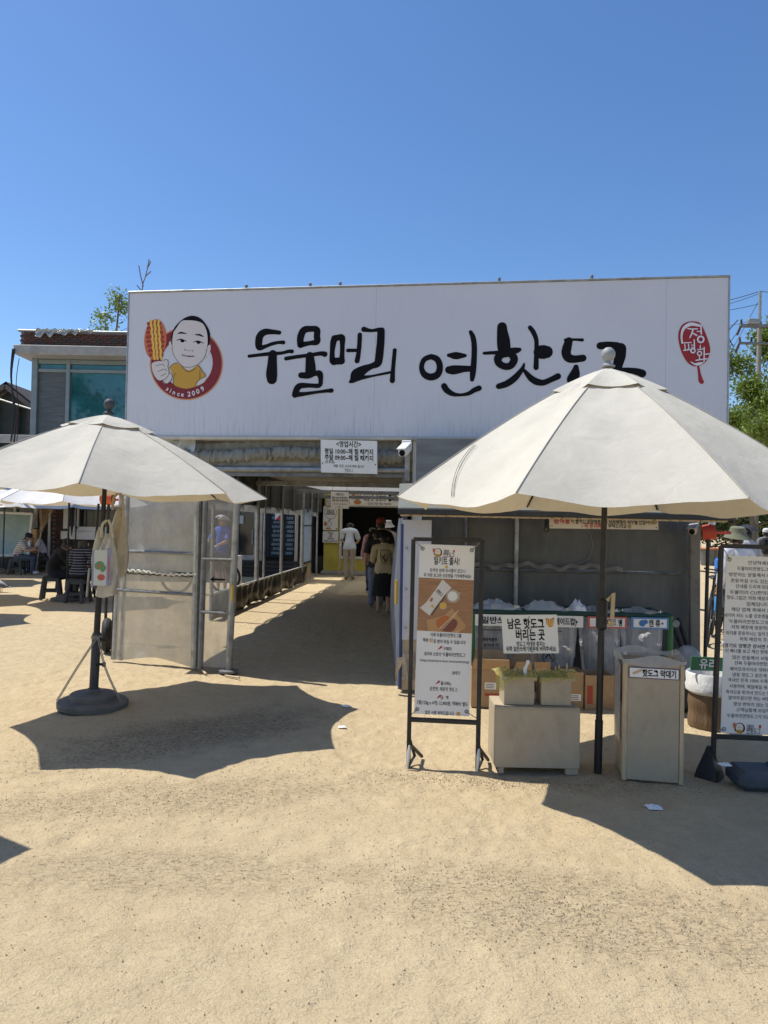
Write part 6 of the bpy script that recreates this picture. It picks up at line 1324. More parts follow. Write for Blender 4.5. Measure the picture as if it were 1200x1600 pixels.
# upper window wall
zb_u = 3.3; zt_u = zs0 - .003
mx = at(107, 600, UY).x; xr_ = at(200, 600, UY).x + .05; zm = at(120, 580, UY).z
wu = thing('upper_window', 'wide teal strip window of the annex upper floor with one film covered pane', 'window', (ux0, UY, zb_u))
bars = [((ux0 + .05, zb_u), (ux0 + .05, zt_u), .16), ((mx, zb_u), (mx, zt_u), .10), ((xr_ + .4, zb_u), (xr_ + .4, zt_u), .1)]
for a, c, w_ in bars: MB().beam((a[0], UY, a[1]), (c[0], UY, c[1]), w_, .12, (0, 1, 0), .006).build('mullion', wst, wu)
for z, h_ in ((zm, .09), (zt_u - .07, .12), (zb_u + .05, .1)): MB().beam((ux0 + .14, UY + .01, z), (xr_ + .34, UY + .01, z), .09, h_, (0, 0, 1), .006).build('transom', wst, wu)
for xa, xb, za, zb2, m_ in ((ux0 + .14, mx - .06, zb_u + .1, zm - .05, gf), (mx + .06, xr_ + .34, zb_u + .1, zm - .05, teal), (ux0 + .14, mx - .06, zm + .05, zt_u - .14, teal), (mx + .06, xr_ + .34, zm + .05, zt_u - .14, teal)):
    MB().slab((xa, UY + .03, za), (xb, UY + .03, za), (xb, UY + .03, zb2), (xa, UY + .03, zb2), .02).build('pane', m_, wu)
b = MB(); b.frame(((ux0 + ux1) / 2, 23.2, (zb_u + zs0) / 2), (1, 0, 0), (0, 1, 0), (0, 0, 1), ux1 - ux0 - .1, 6.6, zs0 - zb_u - .02); b.build('upper_wall', plas, an)
MB().frame(((sx0 - 4 + ux1) / 2, 22.5, zb_u - .12), (1, 0, 0), (0, 1, 0), (0, 0, 1), ux1 - sx0 + 4, 6.2, .2, .02).build('floor_slab', MATS['slab_white'], an)
lz = at(40, 686, 19.3).z
MB().frame((at(30, 686, 19.3).x, 19.3, lz), (1, 0, 0), (0, 1, 0), (0, 0, 1), 1.1, .08, .22, .01).build('white_band', MATS['slab_white'], an)
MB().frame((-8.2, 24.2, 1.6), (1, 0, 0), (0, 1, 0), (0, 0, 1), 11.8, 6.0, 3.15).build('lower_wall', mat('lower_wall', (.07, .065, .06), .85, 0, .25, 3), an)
# ground floor: windows, brick pier, door
def gwin(label, pxa, pxb, pya, pyb, y, pane, fw=.09, sill=0.0, mull=()):
    A, B = at(pxa, pyb, y), at(pxb, pya, y); t = thing('ground_window', label, 'window', (A.x, y, A.z))
    for (x, w_) in ((A.x, fw), (B.x, fw), *mull): MB().beam((x, y, A.z), (x, y, B.z), w_, .08, (0, 1, 0), .005).build('frame', wfr, t)
    for z in (A.z, B.z): MB().beam((A.x + fw / 2, y, z), (B.x - fw / 2, y, z), .08, fw, (0, 0, 1), .005).build('frame', wfr, t)
    if sill: MB().frame(((A.x + B.x) / 2, y - .05, A.z - sill / 2 - fw / 2), (1, 0, 0), (0, 1, 0), (0, 0, 1), B.x - A.x + .2, .14, sill, .01).build('sill', wfr, t)
    MB().slab((A.x, y + .05, A.z), (B.x, y + .05, A.z), (B.x, y + .05, B.z), (A.x, y + .05, B.z), .02).build('pane', pane, t); return t
dg1 = mat('shop_glass', (.022, .026, .030), .08, spec=.7)
gwin('white framed ground window with a deep sill right of the brick pier', 103, 200, 770, 826, 20.9, dg1, .14, .24, ((at(121, 800, 20.9).x, .10),))
gwin('dark ground window with white mullions at the far left of the annex', -40, 57, 770, 823, 20.9, dg1, .10, .0, ((at(24, 800, 20.9).x, .08),))
pier = thing('brick_pier', 'dark brick pier between the two ground windows of the annex', 'pier', (at(90, 850, 20.9).x, 20.9, 0))
pa, pb_ = at(80, 850, 20.9).x, at(101, 850, 20.9).x
core = MB().frame(((pa + pb_) / 2, 20.98, 1.25), (1, 0, 0), (0, 1, 0), (0, 0, 1), pb_ - pa, .1, 2.5).build('core', MATS['mortar'], pier)
f2 = []
for o in first: c = o.copy(); COL.objects.link(c); c.parent = pier; f2.append(c)
lay_bricks(pier, pa, pb_ + .1, 20.915, .0, 38, f2)
for xx, c_ in ((at(78, 800, 20.85).x, .06),): MB().beam((xx, 20.85, 0), (xx, 20.85, 2.5), .06, .06, (0, 1, 0)).build('pipe', wfr, pier)
lp = thing('leaning_window', 'loose white framed window panel leaning on a low bench at far left', 'window panel', at(20, 868, 20.2))
a, b2, c2_, d2 = at(-30, 868, 20.1), at(44, 868, 20.1), at(51, 803, 20.5), at(-30, 800, 20.5)
MB().slab(a, b2, c2_, d2, .03).build('pane', mat('pale_glass', (.26, .36, .36), .12, 0, .3, 1.0, spec=.7), lp)
for p, q in ((a, b2), (b2, c2_), (c2_, d2)): MB().beam(p, q, .07, .09, (0, -1, 0), .006).build('frame', wfr, lp)
MB().beam(at(-30, 872, 20.0), at(52, 872, 20.0), .3, .06).build('bench', pb, lp)
for px in (-20, 45): p = at(px, 872, 20.0); MB().beam(p, (p.x, p.y, 0), .06, .06).build('leg', pb, lp)
p = at(54, 845, 20.4); tag(MB().frame((p.x, 20.4, .62), (1, 0, 0), (0, 1, 0), (0, 0, 1), .20, .2, 1.24, .01).build('wooden_pillar', mat('pillar_tan', (.36, .23, .11), .7), None), 'tan wooden pillar between the leaning window and the seated man', 'pillar')
br_ = thing('twig_broom', 'tall twig broom with pale bristles standing against the annex wall', 'broom', (at(70, 850, 20.3).x, 20.3, 0))
bb = at(64, 832, 20.3); rnd = random.Random(2); b = MB()
for i in range(60):
    t_ = at(rnd.uniform(60, 84), rnd.uniform(782, 800), 20.3 + rnd.uniform(-.08, .08)); b.tube([bb + V((rnd.uniform(-.03, .03), rnd.uniform(-.03, .03), 0)), bb.lerp(t_, .5) + V((rnd.uniform(-.02, .02), 0, 0)), t_], .005, 4)
b.build('bristles', mat('twig', (.36, .26, .16), .9, 0, .4), br_); MB().tube([bb, (bb.x - .12, bb.y, .0)], .02, 6).build('handle', M['wood_light'], br_)
uf = thing('folded_umbrella', 'navy folded umbrella hanging before the white framed ground window', 'umbrella', at(113, 788, 20.6))
u0_, u1_ = at(113, 789, 20.6), at(112, 838, 20.6); MB().tube([u0_, u0_.lerp(u1_, .10), u0_.lerp(u1_, .13), u0_.lerp(u1_, .6), u1_], [.012, .085, .05, .05, .008], 9).build('cover', mat('navy_cloth', (.015, .022, .05), .8), uf, True)
for a_ in ((20, 545, 22, 692), (23, 545, 17, 690), (30, 560, 26, 690)):
    p, q = at(a_[0], a_[1], 19.0), at(a_[2], a_[3], 19.0); tag(MB().tube(smooth_path([tuple(p), tuple(p.lerp(q, .3) + V((-.06, 0, 0))), tuple(p.lerp(q, .7) + V((.05, 0, 0))), tuple(q)], 5), .022 if a_[0] < 30 else .01, 5).build('hanging_cable', pb, None), {20: 'thick black cable hanging from the left corner of the annex eave', 23: 'black cable hanging just right of the thickest one at the eave corner', 30: 'thin grey wire hanging inside the eave corner of the annex'}[a_[0]], 'cable')
# right part of the annex seen through the hall's open side
dr = thing('glass_door', 'dark glass door with a silver foot rail seen through the open hall side', 'door', (at(380, 870, GY).x, GY, 0))
def fq(xa, xb, ya, yb, y): A, B = at(xa, yb, y), at(xb, ya, y); return A, B
A_, B_ = fq(352, 400, 792, 867, 20.9); MB().slab((A_.x, 20.92, A_.z), (B_.x, 20.92, A_.z), (B_.x, 20.92, B_.z), (A_.x, 20.92, B_.z), .03).build('pane', dg1, dr)
A_, B_ = fq(352, 400, 867, 876, 20.9); MB().frame(((A_.x + B_.x) / 2, 20.9, (A_.z + B_.z) / 2), (1, 0, 0), (0, 1, 0), (0, 0, 1), B_.x - A_.x, .08, B_.z - A_.z - .01, .01).build('foot_rail', M['galv'], dr)
for px in (372.5, 400, 408): p = at(px, 830, 20.88); MB().beam((p.x, 20.86, .42), (p.x, 20.86, 2.1), .05 if px < 380 else .09, .06, (0, 1, 0)).build('frame', wst if px < 380 else M['galv'], dr)
p = at(394.5, 840, 20.8); MB().tube([(p.x, 20.8, p.z - .2), (p.x, 20.8, p.z + .22)], .02, 8).build('handle', M['galv'], dr)
p = at(376, 812, 20.82); MB().frame((p.x, 20.85, p.z), (1, 0, 0), (0, 1, 0), (0, 0, 1), .16, .012, .24).build('notice_tag', mat('tag_grey', (.5, .5, .5), .5), dr)
st_ = thing('entrance_steps', 'dark plank steps below the glass door and flowered curtains', 'steps', (at(420, 890, 20.5).x, 20.5, 0)); stm = mat('step_dark', (.045, .034, .028), .7, 0, .3, sc3=(1, 8, 8))
xa, xb = at(366, 890, 20.4).x, at(478, 890, 20.4).x
for i in range(4): MB().frame(((xa + xb) / 2, 20.3 + .13 * i, .06 + .11 * i), (1, 0, 0), (0, 1, 0), (0, 0, 1), xb - xa, .14, .095, .008).build('plank', stm, st_)
cw_ = thing('flowered_curtain', 'navy curtain printed with pale blue flowers behind glass beside the dark door', 'curtain', (at(440, 860, 20.9).x, 20.9, .5))
nav = mat('curtain_navy', (.012, .022, .032), .8); A_, B_ = fq(412, 470, 792, 870, 20.9)
MB().grid(lambda u, v: V((A_.x + (B_.x - A_.x) * u, 20.9 + .02 * math.sin(u * 40), A_.z + (B_.z - A_.z) * v)), 50, 4).build('cloth', nav, cw_, True)
fpn = Plane((A_.x, 20.872, 0), (1, 0, 0), (0, 0, 1)); b = MB(); rnd = random.Random(5)
for ca, cb in ((427, 438), (449, 458)):
    ua, ub = at(ca, 830, 20.9).x - A_.x, at(cb, 830, 20.9).x - A_.x
    for i in range(10):
        for j in range(3):
            u = ua + (ub - ua) * (j + .5 * (i % 2)) / 2.6; v = A_.z + .12 + (B_.z - A_.z - .2) * i / 10
            for k in range(5): disc(b, fpn, u + .03 * math.cos(k * 1.257 + i), v + .03 * math.sin(k * 1.257 + i), .02, .013, .001 + .0002 * k, 6, k * 1.257 + i)
b.build('flower_print', mo('flower_blue', (.20, .30, .36)), cw_, kind='stuff')
p, q = at(464.5, 775, 20.7), at(465, 892, 20.7); MB().beam((p.x, 20.7, .1), (p.x, 20.7, 2.3), .09, .09, (0, 1, 0), .01).build('cream_post', mat('post_cream', (.46, .40, .30), .6), cw_)
A_, B_ = fq(429.5, 440.5, 801.5, 812.5, 20.75); sgn = thing('small_red_sign', 'small red and white warning sign before the flowered curtain', 'sign', (A_.x, 20.75, A_.z)); fpn = Plane((A_.x, 20.75, A_.z), (1, 0, 0), (0, 0, 1)); w_, h_ = B_.x - A_.x, B_.z - A_.z
MB().slab(fpn.P(0, 0), fpn.P(w_, 0), fpn.P(w_, h_), fpn.P(0, h_), .01).build('plate', mo('sign_red', (.50, .03, .04)), sgn); MB().poly([fpn.P(0, 0, .002), fpn.P(w_, h_, .002), fpn.P(0, h_, .002)]).build('white_half', M['print_white'], sgn)
A_, B_ = fq(366, 374, 868, 906, 17.2); tag(MB().frame(((A_.x + B_.x) / 2, 17.2, B_.z / 2), (1, 0, 0), (.2, 1, 0), (0, 0, 1), B_.x - A_.x, .35, B_.z, .006).build('white_board', mat('board_bluish', (.66, .68, .74), .4), None), 'white board standing on the sand behind the narrow plastic door', 'board')
# dark gabled pavilion
pv = thing('dark_pavilion', 'dark gabled pavilion at the far left edge behind the annex', 'building', (-14.6, 27, 0))
rg, lf_, rt = at(9, 596, 26), at(-60, 640, 26), at(54, 632, 26); dkr = mat('pavilion_roof', (.045, .035, .032), .8, 0, .3, 8)
for a, b2 in ((lf_, rg), (rg, rt)): MB().slab(a, b2, b2 + V((0, 5, 0)), a + V((0, 5, 0)), .16).build('roof', dkr, pv); 
for a, b2 in ((lf_, rg), (rg, rt)): MB().beam(a + V((0, -.05, -.18)), b2 + V((0, -.05, -.18)), .06, .14).build('verge_board', mat('verge', (.12, .10, .09), .7), pv)
MB().poly([lf_ + V((.3, .4, -.2)), V((lf_.x + .3, 26.4, 0)), V((rt.x - .3, 26.4, 0)), rt + V((-.3, .4, -.2)), rg + V((0, .4, -.2))]).build('gable_wall', mat('pavilion_dark', (.018, .026, .022), .6, 0, .4, 2), pv)
for px in (-10, 25, 45): p = at(px, 660, 26.2); MB().beam((p.x, 26.25, 0), (p.x, 26.25, p.z + .6), .14, .14, (0, 1, 0)).build('post', dkr, pv)
p, q = at(-20, 607, 25.8), at(52, 634, 25.8); MB().tube([p + V((0, 0, -.25)), q + V((0, 0, -.15))], .03, 6).build('gutter', M['galv'], pv)

# ------------------------------------------------------------------ far parasols
FP = parasol('white parasol over the seated group behind the left parasol', 1.45, 1.88, 2.5, 20, M['canvas_white'], sleeve=False, base=True, group='white parasols over the tables')
def moveto(o, px, py=None, y=None, rz=0.0, xy=None):
    g = gd(px, py) if xy is None else V((*xy, 0)); o.location = (g.x, g.y, 0); o.rotation_euler.z = rz; MW[o.name] = Matrix.Translation(V(o.location)) @ Matrix.Rotation(rz, 4, 'Z'); return o
moveto(FP, 104, 938)
far = []
for xy, rz, lab_ in (((-10.62, 19.7), .3, 'white parasol at the far left edge over the striped woman'), ((-10.3, 16.9), .1, 'white parasol mostly cut off by the left edge, its tip showing'), ((-8.75, 13.4), .2, 'white parasol just outside the left edge, casting the middle shadow'), ((-7.6, 10.75), .5, 'white parasol outside the left edge, casting the small shadow tip'), ((-3.93, 3.17), .05, 'white parasol outside the left edge, casting the nearest round shadow'), ((-9.0, 20.6), .0, 'white parasol behind the seated group, nearest the annex wall')):
    o = copy_tree(FP, lab_); moveto(o, 0, 0, rz=rz, xy=xy); far.append(o)

# ------------------------------------------------------------------ people at the tables
navy_st = stripes('navy_stripe', (.016, .018, .03), (.22, .22, .26), 20, .74); white_st = stripes('white_stripe', (.62, .58, .54), (.05, .035, .035), 17, .68)
jean = mat('denim', (.055, .075, .11), .9, 0, .2, 20, bump=(18, .3, .02)); jeanl = mat('denim_light', (.20, .24, .31), .9, 0, .15, 20, bump=(12, .5, .03))
dkj = mat('denim_dark', (.014, .018, .03), .9, bump=(14, .4, .02)); white_shoe = mat('shoe_white', (.62, .62, .62), .6); black_shoe = mat('shoe_black', (.012, .012, .012), .6)
beige = mat('trouser_beige', (.42, .35, .26), .9, bump=(10, .5, .03)); gtee = mat('tee_grey', (.62, .66, .72), .9, bump=(10, .45, .03)); ltee = mat('tee_lilac', (.50, .47, .55), .9, bump=(12, .4, .02))
capm = mat('cap_black', (.012, .012, .013), .8)
S0 = stool('dark grey plastic stool under the person in black', 'plastic stools')
def st_at(o, px, py, rz): g = gd(px, py); o.location = (g.x, g.y, 0); o.rotation_euler.z = rz; return g
ga = st_at(S0, 80, 936, .3)
S1 = copy_tree(S0, 'dark grey plastic stool under the woman in navy stripes'); gb = st_at(S1, 122, 941, -.1)
S2 = copy_tree(S0, 'dark grey plastic stool under the woman in a white striped shirt'); gc = st_at(S2, 26, 897.5, .15)
S3 = copy_tree(S0, 'dark grey plastic stool under the man in a lilac shirt'); gd_ = st_at(S3, 66, 893, .4)
def sit(label, g, rz, dy=0.0, **k): return person(label, (g.x + k.pop('dx', 0), g.y + dy, 0), rz, SIT, group=None, **k)
lean = dict(chest=(0, .10, .80), neck=(0, .19, .94), skull=(0, .25, 1.01), crown=(0, .28, 1.09), R_sh=(.17, .12, .90), L_sh=(-.17, .12, .90), R_el=(.21, .26, .68), L_el=(-.21, .26, .68), R_wr=(.10, .47, .70), L_wr=(-.10, .47, .70))
sit('person in black sitting on a stool, seen from behind under the white parasol', ga, R(-52), top=M['black_cloth'], bottom=dkj, shoes=black_shoe, sleeve=1.5, hat=('cap', capm), over=lean, s=1.0)
sit('long haired woman in a navy striped shirt sitting with her back turned', gb, R(-8), top=navy_st, bottom=M['black_cloth'], shoes=black_shoe, sleeve=.9, hair='long', s=1.0, fat=1.04)
sit('woman in a white striped shirt and black cap leaning forward on a stool', gc, R(-72), top=white_st, bottom=jean, shoes=white_shoe, sleeve=.7, hat=('cap', capm), over=lean, s=.97)
sit('man in a lilac shirt and black cap looking at his phone', gd_, R(128), top=ltee, bottom=mat('trouser_stripe', (.07, .07, .08), .9), shoes=white_shoe, sleeve=.6, hat=('cap', capm), over=dict(lean, look=0.0), s=1.0)
gk = gd(21, 893); person('dark haired child in white behind the woman in the white striped shirt', (gk.x, gk.y + .25, 0), R(-60), SIT, .84, top=mat('tee_white', (.6, .6, .58), .9), bottom=jean, shoes=white_shoe, sleeve=.7, over=dict(look=.0))
S4 = copy_tree(S0, 'dark grey plastic stool under the child in white'); S4.location = (gk.x, gk.y + .25, 0); S4.scale = (.85, .85, .85)
tg = gd(112, 927); tb = thing('folding_table', 'low table with white wrappers before the seated pair', 'table', (tg.x, tg.y, 0))
MB().box((tg.x, tg.y + .35, .66), (.95, .6, .035), 0, .01).build('tabletop', mat('table_white', (.55, .55, .54), .5), tb)
for sx in (-.4, .4):
    for sy in (.12, .58): MB().tube([(tg.x + sx, tg.y + sy, 0), (tg.x + sx * .9, tg.y + sy, .65)], .016, 6).build('leg', pb, tb)
for i, (dx, nm) in enumerate(((-.33, 'left'), (.02, 'middle'), (.3, 'right'))):
    q = V((tg.x + dx, tg.y + .28, .68)); tag(MB().grid(lambda u, v: q + V((.10 * (u - .5) * 2, .08 * (v - .5) * 2, .09 * math.sin(3.14 * u) * math.sin(3.14 * v) * (1 + mnoise.noise(V((u * 5, v * 5, i)))))), 10, 8).build('food_wrapper', M['tissue'], None), 'white food wrapper on the low table, %s one' % nm, 'wrapper')
# pigeon
pg_ = gd(2, 925); pn = thing('pigeon', 'grey and white pigeon on the sand at the left edge', 'pigeon', pg_); x, y = pg_.x, pg_.y; fe = mat('feather', (.42, .44, .48), .8, 0, .4, 20)
b = MB(); b.tube(smooth_path([(x - .17, y, .30), (x - .14, y, .27), (x - .11, y, .22), (x - .05, y, .17), (x + .03, y, .15), (x + .10, y, .12), (x + .20, y, .10)], 4), [.02 + .0 * i for i in range(0)] or [.012, .026, .030, .030, .030, .033, .036, .044, .054, .064, .070, .074, .074, .072, .068, .062, .054, .046, .038, .032, .027, .023, .018, .014, .010][:25], 12); b.build('body', fe, pn, True)
for s_ in (-1, 1):
    MB().grid(lambda u, v: V((x - .07 + .26 * u, y + s_ * (.062 + .02 * math.sin(3.14 * u)) * (1 - .5 * u), .19 - .06 * u - .07 * v * math.sin(3.14 * u))), 8, 4).build('wing', mat('wing_dark', (.10, .11, .13), .8), pn, True); MB().tube([(x, y + s_ * .03, .10), (x, y + s_ * .03, 0), (x - .03, y + s_ * .03, .004)], .006, 5).build('leg', mat('claw', (.4, .13, .1), .6), pn)
MB().lathe([(.009, 0), (.0, .03)], (x - .185, y, .298), 6, Matrix.Rotation(R(-90), 3, 'Y')).build('beak', M['galv_dark'], pn)

# ------------------------------------------------------------------ people in the hall
def hp(label, px, py, rz, **k): g = gd(px, py); return person(label, (g.x, g.y, 0), rz, STAND, **k), g
order = dict(R_el=(.25, .10, 1.12), R_wr=(.16, .32, 1.05), L_el=(-.25, .06, 1.12), L_wr=(-.18, .30, 1.04), skull=(0, .07, 1.53), crown=(0, .085, 1.61), chest=(0, .03, 1.28), neck=(0, .05, 1.44))
hp('man in a grey T-shirt and beige trousers at the order window', 545, 906, R(-4), top=gtee, bottom=beige, shoes=black_shoe, sleeve=.7, over=dict(order, R_an=(.07, -.02, .085), L_an=(-.05, -.02, .085)), s=.99)
tee = mat('tee_sand', (.50, .42, .26), .9, bump=(9, .5, .03))
pt, gt = hp('short haired person in a printed sand coloured T-shirt at the end of the queue', 598, 961, 0, top=tee, bottom=None, shoes=white_shoe, sleeve=.85, s=.85, fat=1.12, over=dict(R_el=(.24, .05, 1.10), L_el=(-.24, .05, 1.10), R_wr=(.16, .22, 1.04), L_wr=(-.16, .22, 1.04)))
MB().lathe([(.14, .98), (.155, .92), (.195, .75), (.225, .5), (.235, .40), (.22, .40)], (0, .0, 0), 28, Matrix(((1, 0, 0), (0, .78, 0), (0, 0, 1)))).build('culottes', M['black_cloth'], pt, True, local=True)
bpz = Plane((0, -.150, 0), (1, 0, 0), (0, 0, 1)); b = MB(); text(b, bpz, 'VACATION', 0, 1.335, .032, .002, .20, 'C', .02)
for st in ([(-.07, 1.30), (-.06, 1.15), (0, 1.08), (.06, 1.15), (.07, 1.29)], [(-.04, 1.16), (.0, 1.22), (.02, 1.27)], [(.02, 1.12), (-.01, 1.18), (.03, 1.22)], [(-.05, 1.24), (.04, 1.13)]): stroke(b, bpz, [(*p, .006) for p in st], .002)
text(b, bpz, 'enjoy the day', 0, 1.06, .018, .002, .16, 'C', .0); b.build('back_print', M['print_black'], pt, local=True)
hp('person in black with a faded red cap in the queue', 593, 941, R(6), top=M['black_cloth'], bottom=dkj, shoes=black_shoe, sleeve=.6, hat=('cap', mat('cap_red', (.22, .045, .03), .8)), s=1.0, fat=1.08)
hp('person in wide light denim trousers beside the sand T-shirt', 587, 949, R(4), top=mat('tee_dark', (.03, .03, .035), .9), bottom=jeanl, shoes=white_shoe, sleeve=.7, s=.88, fat=1.05)
hp('person in a pink and white sleeved top further up the queue', 581, 925, R(18), top=mat('top_pink', (.50, .28, .29), .9, 0, .5, 7), bottom=jean, shoes=white_shoe, sleeve=1.4, s=.92)
hp('person in a white bucket hat near the window end of the queue', 604, 918, R(-10), top=mat('tee_cream', (.45, .42, .36), .9), bottom=dkj, shoes=white_shoe, sleeve=.7, hat=('bucket', mat('hat_white', (.6, .58, .55), .9)), s=.97)
p = at(577, 862, 20.3); tag(MB().lathe([(.06, 0), (.075, .16), (.08, .17)], (p.x, 21.86, .60), 14).build('paper_cup', mat('cup_cream', (.5, .46, .36), .6), None, True), 'cream paper cup on the sill of the order window', 'cup')
cr = thing('walking_stick', 'slim pale cane standing beside the man at the order window', 'cane', gd(529, 901)); p, q = gd(529, 901), at(533, 853, gd(529, 901).y); MB().tube([p, q], .016, 6).build('shaft', mat('cane', (.38, .34, .30), .5), cr)

# cyclist behind the narrow plastic door
gcy = gd(343, 926)
person('cyclist in a blue jersey and white helmet behind the narrow plastic door', (gcy.x, gcy.y + .15, 0), R(150), STAND, 1.0, top=mat('jersey_blue', (.05, .10, .42), .7), bottom=mat('shorts_dark', (.04, .04, .06), .7), shoes=white_shoe, sleeve=.8, legs=.45, hat=('helmet', mat('helmet_white', (.70, .70, .70), .4)), over=dict(R_el=(.25, .14, 1.14), R_wr=(.22, .38, 1.05), L_el=(-.25, .12, 1.14), L_wr=(-.2, .36, 1.05)))
BK = bicycle('black bicycle beside the cyclist behind the plastic windbreak', pb); BK.location = (gcy.x - .35, gcy.y - .25, 0); BK.rotation_euler = (R(3), 0, R(12))

# ------------------------------------------------------------------ right background: bicycles, people, tubs, pole, trees
for i, (px, py, rz, lab_, m_) in enumerate(((1108, 1000, 62, 'black bicycle nearest the shelter post, with a blue bottle on its frame', pb), (1128, 992, 70, 'black bicycle parked behind the one with the blue bottle', pb), (1170, 985, 75, 'black bicycle hidden behind the right banner', pb))):
    o = copy_tree(BK, lab_, 'bicycles parked right of the shelter'); g = gd(px, py); o.location = (g.x, g.y, 0); o.rotation_euler = (R(4), 0, R(rz))
    for ch in o.children:
        if ch.name.startswith('frame'): ch.data = ch.data.copy(); ch.data.materials[0] = m_
    if i == 0: MB().tube([(.02, -.035, .42), (.13, -.035, .62)], .036, 10).build('bottle', mat('bottle_blue', (.02, .22, .55), .35), o, True, local=True)
BK['group'] = 'bicycles'
def rp(label, px, y, rz, **k): p = at(px, 900, y); return person(label, (p.x, y, 0), R(rz), STAND, **k)
rp('person in a khaki bucket hat and white hooded top behind the right banner', 1152, 9.6, 10, top=mat('hoodie_white', (.62, .64, .72), .9, 0, .15, 6), bottom=jean, shoes=white_shoe, sleeve=1.5, hat=('bucket', mat('hat_khaki', (.16, .17, .11), .9)), s=.955, fat=1.05)
rp('cyclist in a black and white helmet beside the bucket hat', 1168, 11.2, 25, top=mat('jersey_grey', (.35, .36, .38), .8), bottom=dkj, shoes=black_shoe, sleeve=.8, hat=('helmet', mat('helmet_black', (.03, .03, .035), .4)), s=.985)
pk = rp('man with a black backpack in the distance at the right edge', 1197, 19.5, -15, top=mat('tee_dim', (.16, .17, .18), .9), bottom=M['black_cloth'], shoes=black_shoe, sleeve=.7, hat=('cap', mat('cap_white', (.55, .55, .53), .8)), s=.98)
MB().frame((0, -.20, 1.22), (1, 0, 0), (0, 1, 0), (0, 0, 1), .33, .20, .46, .05).build('backpack', M['black_cloth'], pk, local=True)
for px, lab_ in ((1106, 'grey rubbish tub with an orange rim in the sunlit yard beyond the shelter'), (1122, 'second grey rubbish tub with an orange rim, beside the red winch')):
    p = at(px, 875, 32); t = thing('rubbish_tub', lab_, 'tub', (p.x, 32, 0), group='grey rubbish tubs')
    MB().lathe([(.26, 0), (.30, .02), (.36, .72), (.37, .74)], (p.x, 32, 0), 20).build('tub_body', mat('tub_grey', (.13, .135, .13), .6), t, True); MB().torus((p.x, 32, .76), .375, .035, (0, 0, 1), 24, 6).build('rim', mat('tub_rim', (.55, .16, .06), .5), t, True)
p = at(1131, 870, 24); t = thing('blue_barrel', 'bright blue plastic barrel beyond the bicycles', 'barrel', (p.x, 24, 0)); MB().lathe([(.25, 0), (.29, .1), (.29, .3), (.3, .32), (.29, .34), (.29, .58), (.24, .65), (0, .66)], (p.x, 24, 0), 20).build('drum', mat('blue_plastic', (.02, .13, .42), .4), t, True)
# utility pole
up = at(1183, 850, 27.5); U = thing('utility_pole', 'concrete utility pole with two crossarms and insulators at the right edge', 'utility pole', (up.x, 27.5, 0))
zt_ = at(1187, 455, 27.5).z; conc = mat('pole_concrete', (.25, .23, .20), .8, 0, .15, 5, dirt=(.15, .14, .12))
MB().tube([(up.x - .1, 27.5, 0), (up.x, 27.5, zt_ - 1.2)], [.115, .08], 14).build('shaft', conc, U, True); MB().tube([(up.x, 27.5, zt_ - 1.25), (up.x, 27.5, zt_)], .06, 10).build('top_pipe', M['galv'], U, True)
insm = mat('insulator', (.06, .04, .035), .3)
for z, l0, r in ((at(1180, 511, 27.5).z, 1153, .06), (at(1180, 538, 27.5).z, 1151, .045)):
    xl = at(l0, 511, 27.5).x; arm = MB().beam((xl, 27.36, z), (up.x + 1.1, 27.36, z), r * 2, r * 2, (0, 0, 1), .01).build('crossarm', M['galv_dark'], U)
    for q in (0, .45): MB().lathe([(.03, 0), (.055, .03), (.03, .06), (.055, .09), (.03, .12), (.05, .16), (.02, .2)], (xl + .06 + q, 27.36, z + r), 10).build('insulator', insm, arm, True)
    MB().tube([(xl, 27.3, z - .06), (xl - .18, 27.2, z - .40)], .05, 8).build('strain_insulator', insm, arm, True)
MB().frame((up.x - .35, 27.3, at(1180, 505, 27.5).z), (1, 0, 0), (0, 1, 0), (0, 0, 1), .45, .2, .2, .02).build('switch_box', M['galv'], U)
def wire(lab_, a, b_, sag, r=.013, n=14):
    a, b_ = V(a), V(b_); tag(MB().tube([a.lerp(b_, i / n) - V((0, 0, sag * 4 * (i / n) * (1 - i / n))) for i in range(n + 1)], r, 5).build('power_line', mat('wire_black', (.015, .015, .017), .6), None), lab_, 'power line', 'power lines at the utility pole')
T_ = V((up.x, 27.5, zt_)); LW = lambda px, py, y: at(px, py, y)
wire('top power line running from the pole head behind the sign', T_, LW(1000, 482, 30), .25); wire('thin line just under the top power line', T_ - V((0, 0, .08)), LW(1000, 490, 30), .3, .010)
wire('power line leaving the pole head to the right', T_, LW(1300, 440, 26), .2); wire('second power line below the pole head, crossing to the sign', LW(1190, 474, 27.5), LW(1000, 492, 30), .2, .011)
wire('power line at crossarm height running behind the sign', LW(1186, 498, 27.5), LW(1000, 516, 31), .25, .011); wire('lowest power line slanting down from the crossarm to the sign', LW(1150, 522, 27.3), LW(1080, 600, 29), .15, .013)
wire('stay wire slanting from the pole head down to the left', T_ - V((0, 0, .3)), LW(1128, 575, 29), .02, .010)
for a, m_, b_, lab_ in (((1153, 500), (1138, 520), (1146, 542), 'looped jumper wire at the upper crossarm'), ((1148, 553), (1140, 570), (1156, 586), 'looped jumper wire at the lower crossarm'), ((1143, 640), (1144, 655), (1155, 664), 'short drooping cable among the leaves of the right tree')):
    tag(MB().tube(smooth_path([tuple(LW(*a, 27.2)), tuple(LW(*m_, 27.2)), tuple(LW(*b_, 27.2))], 6), .018, 5).build('jumper_wire', MATS['wire_black'], None), lab_, 'wire')
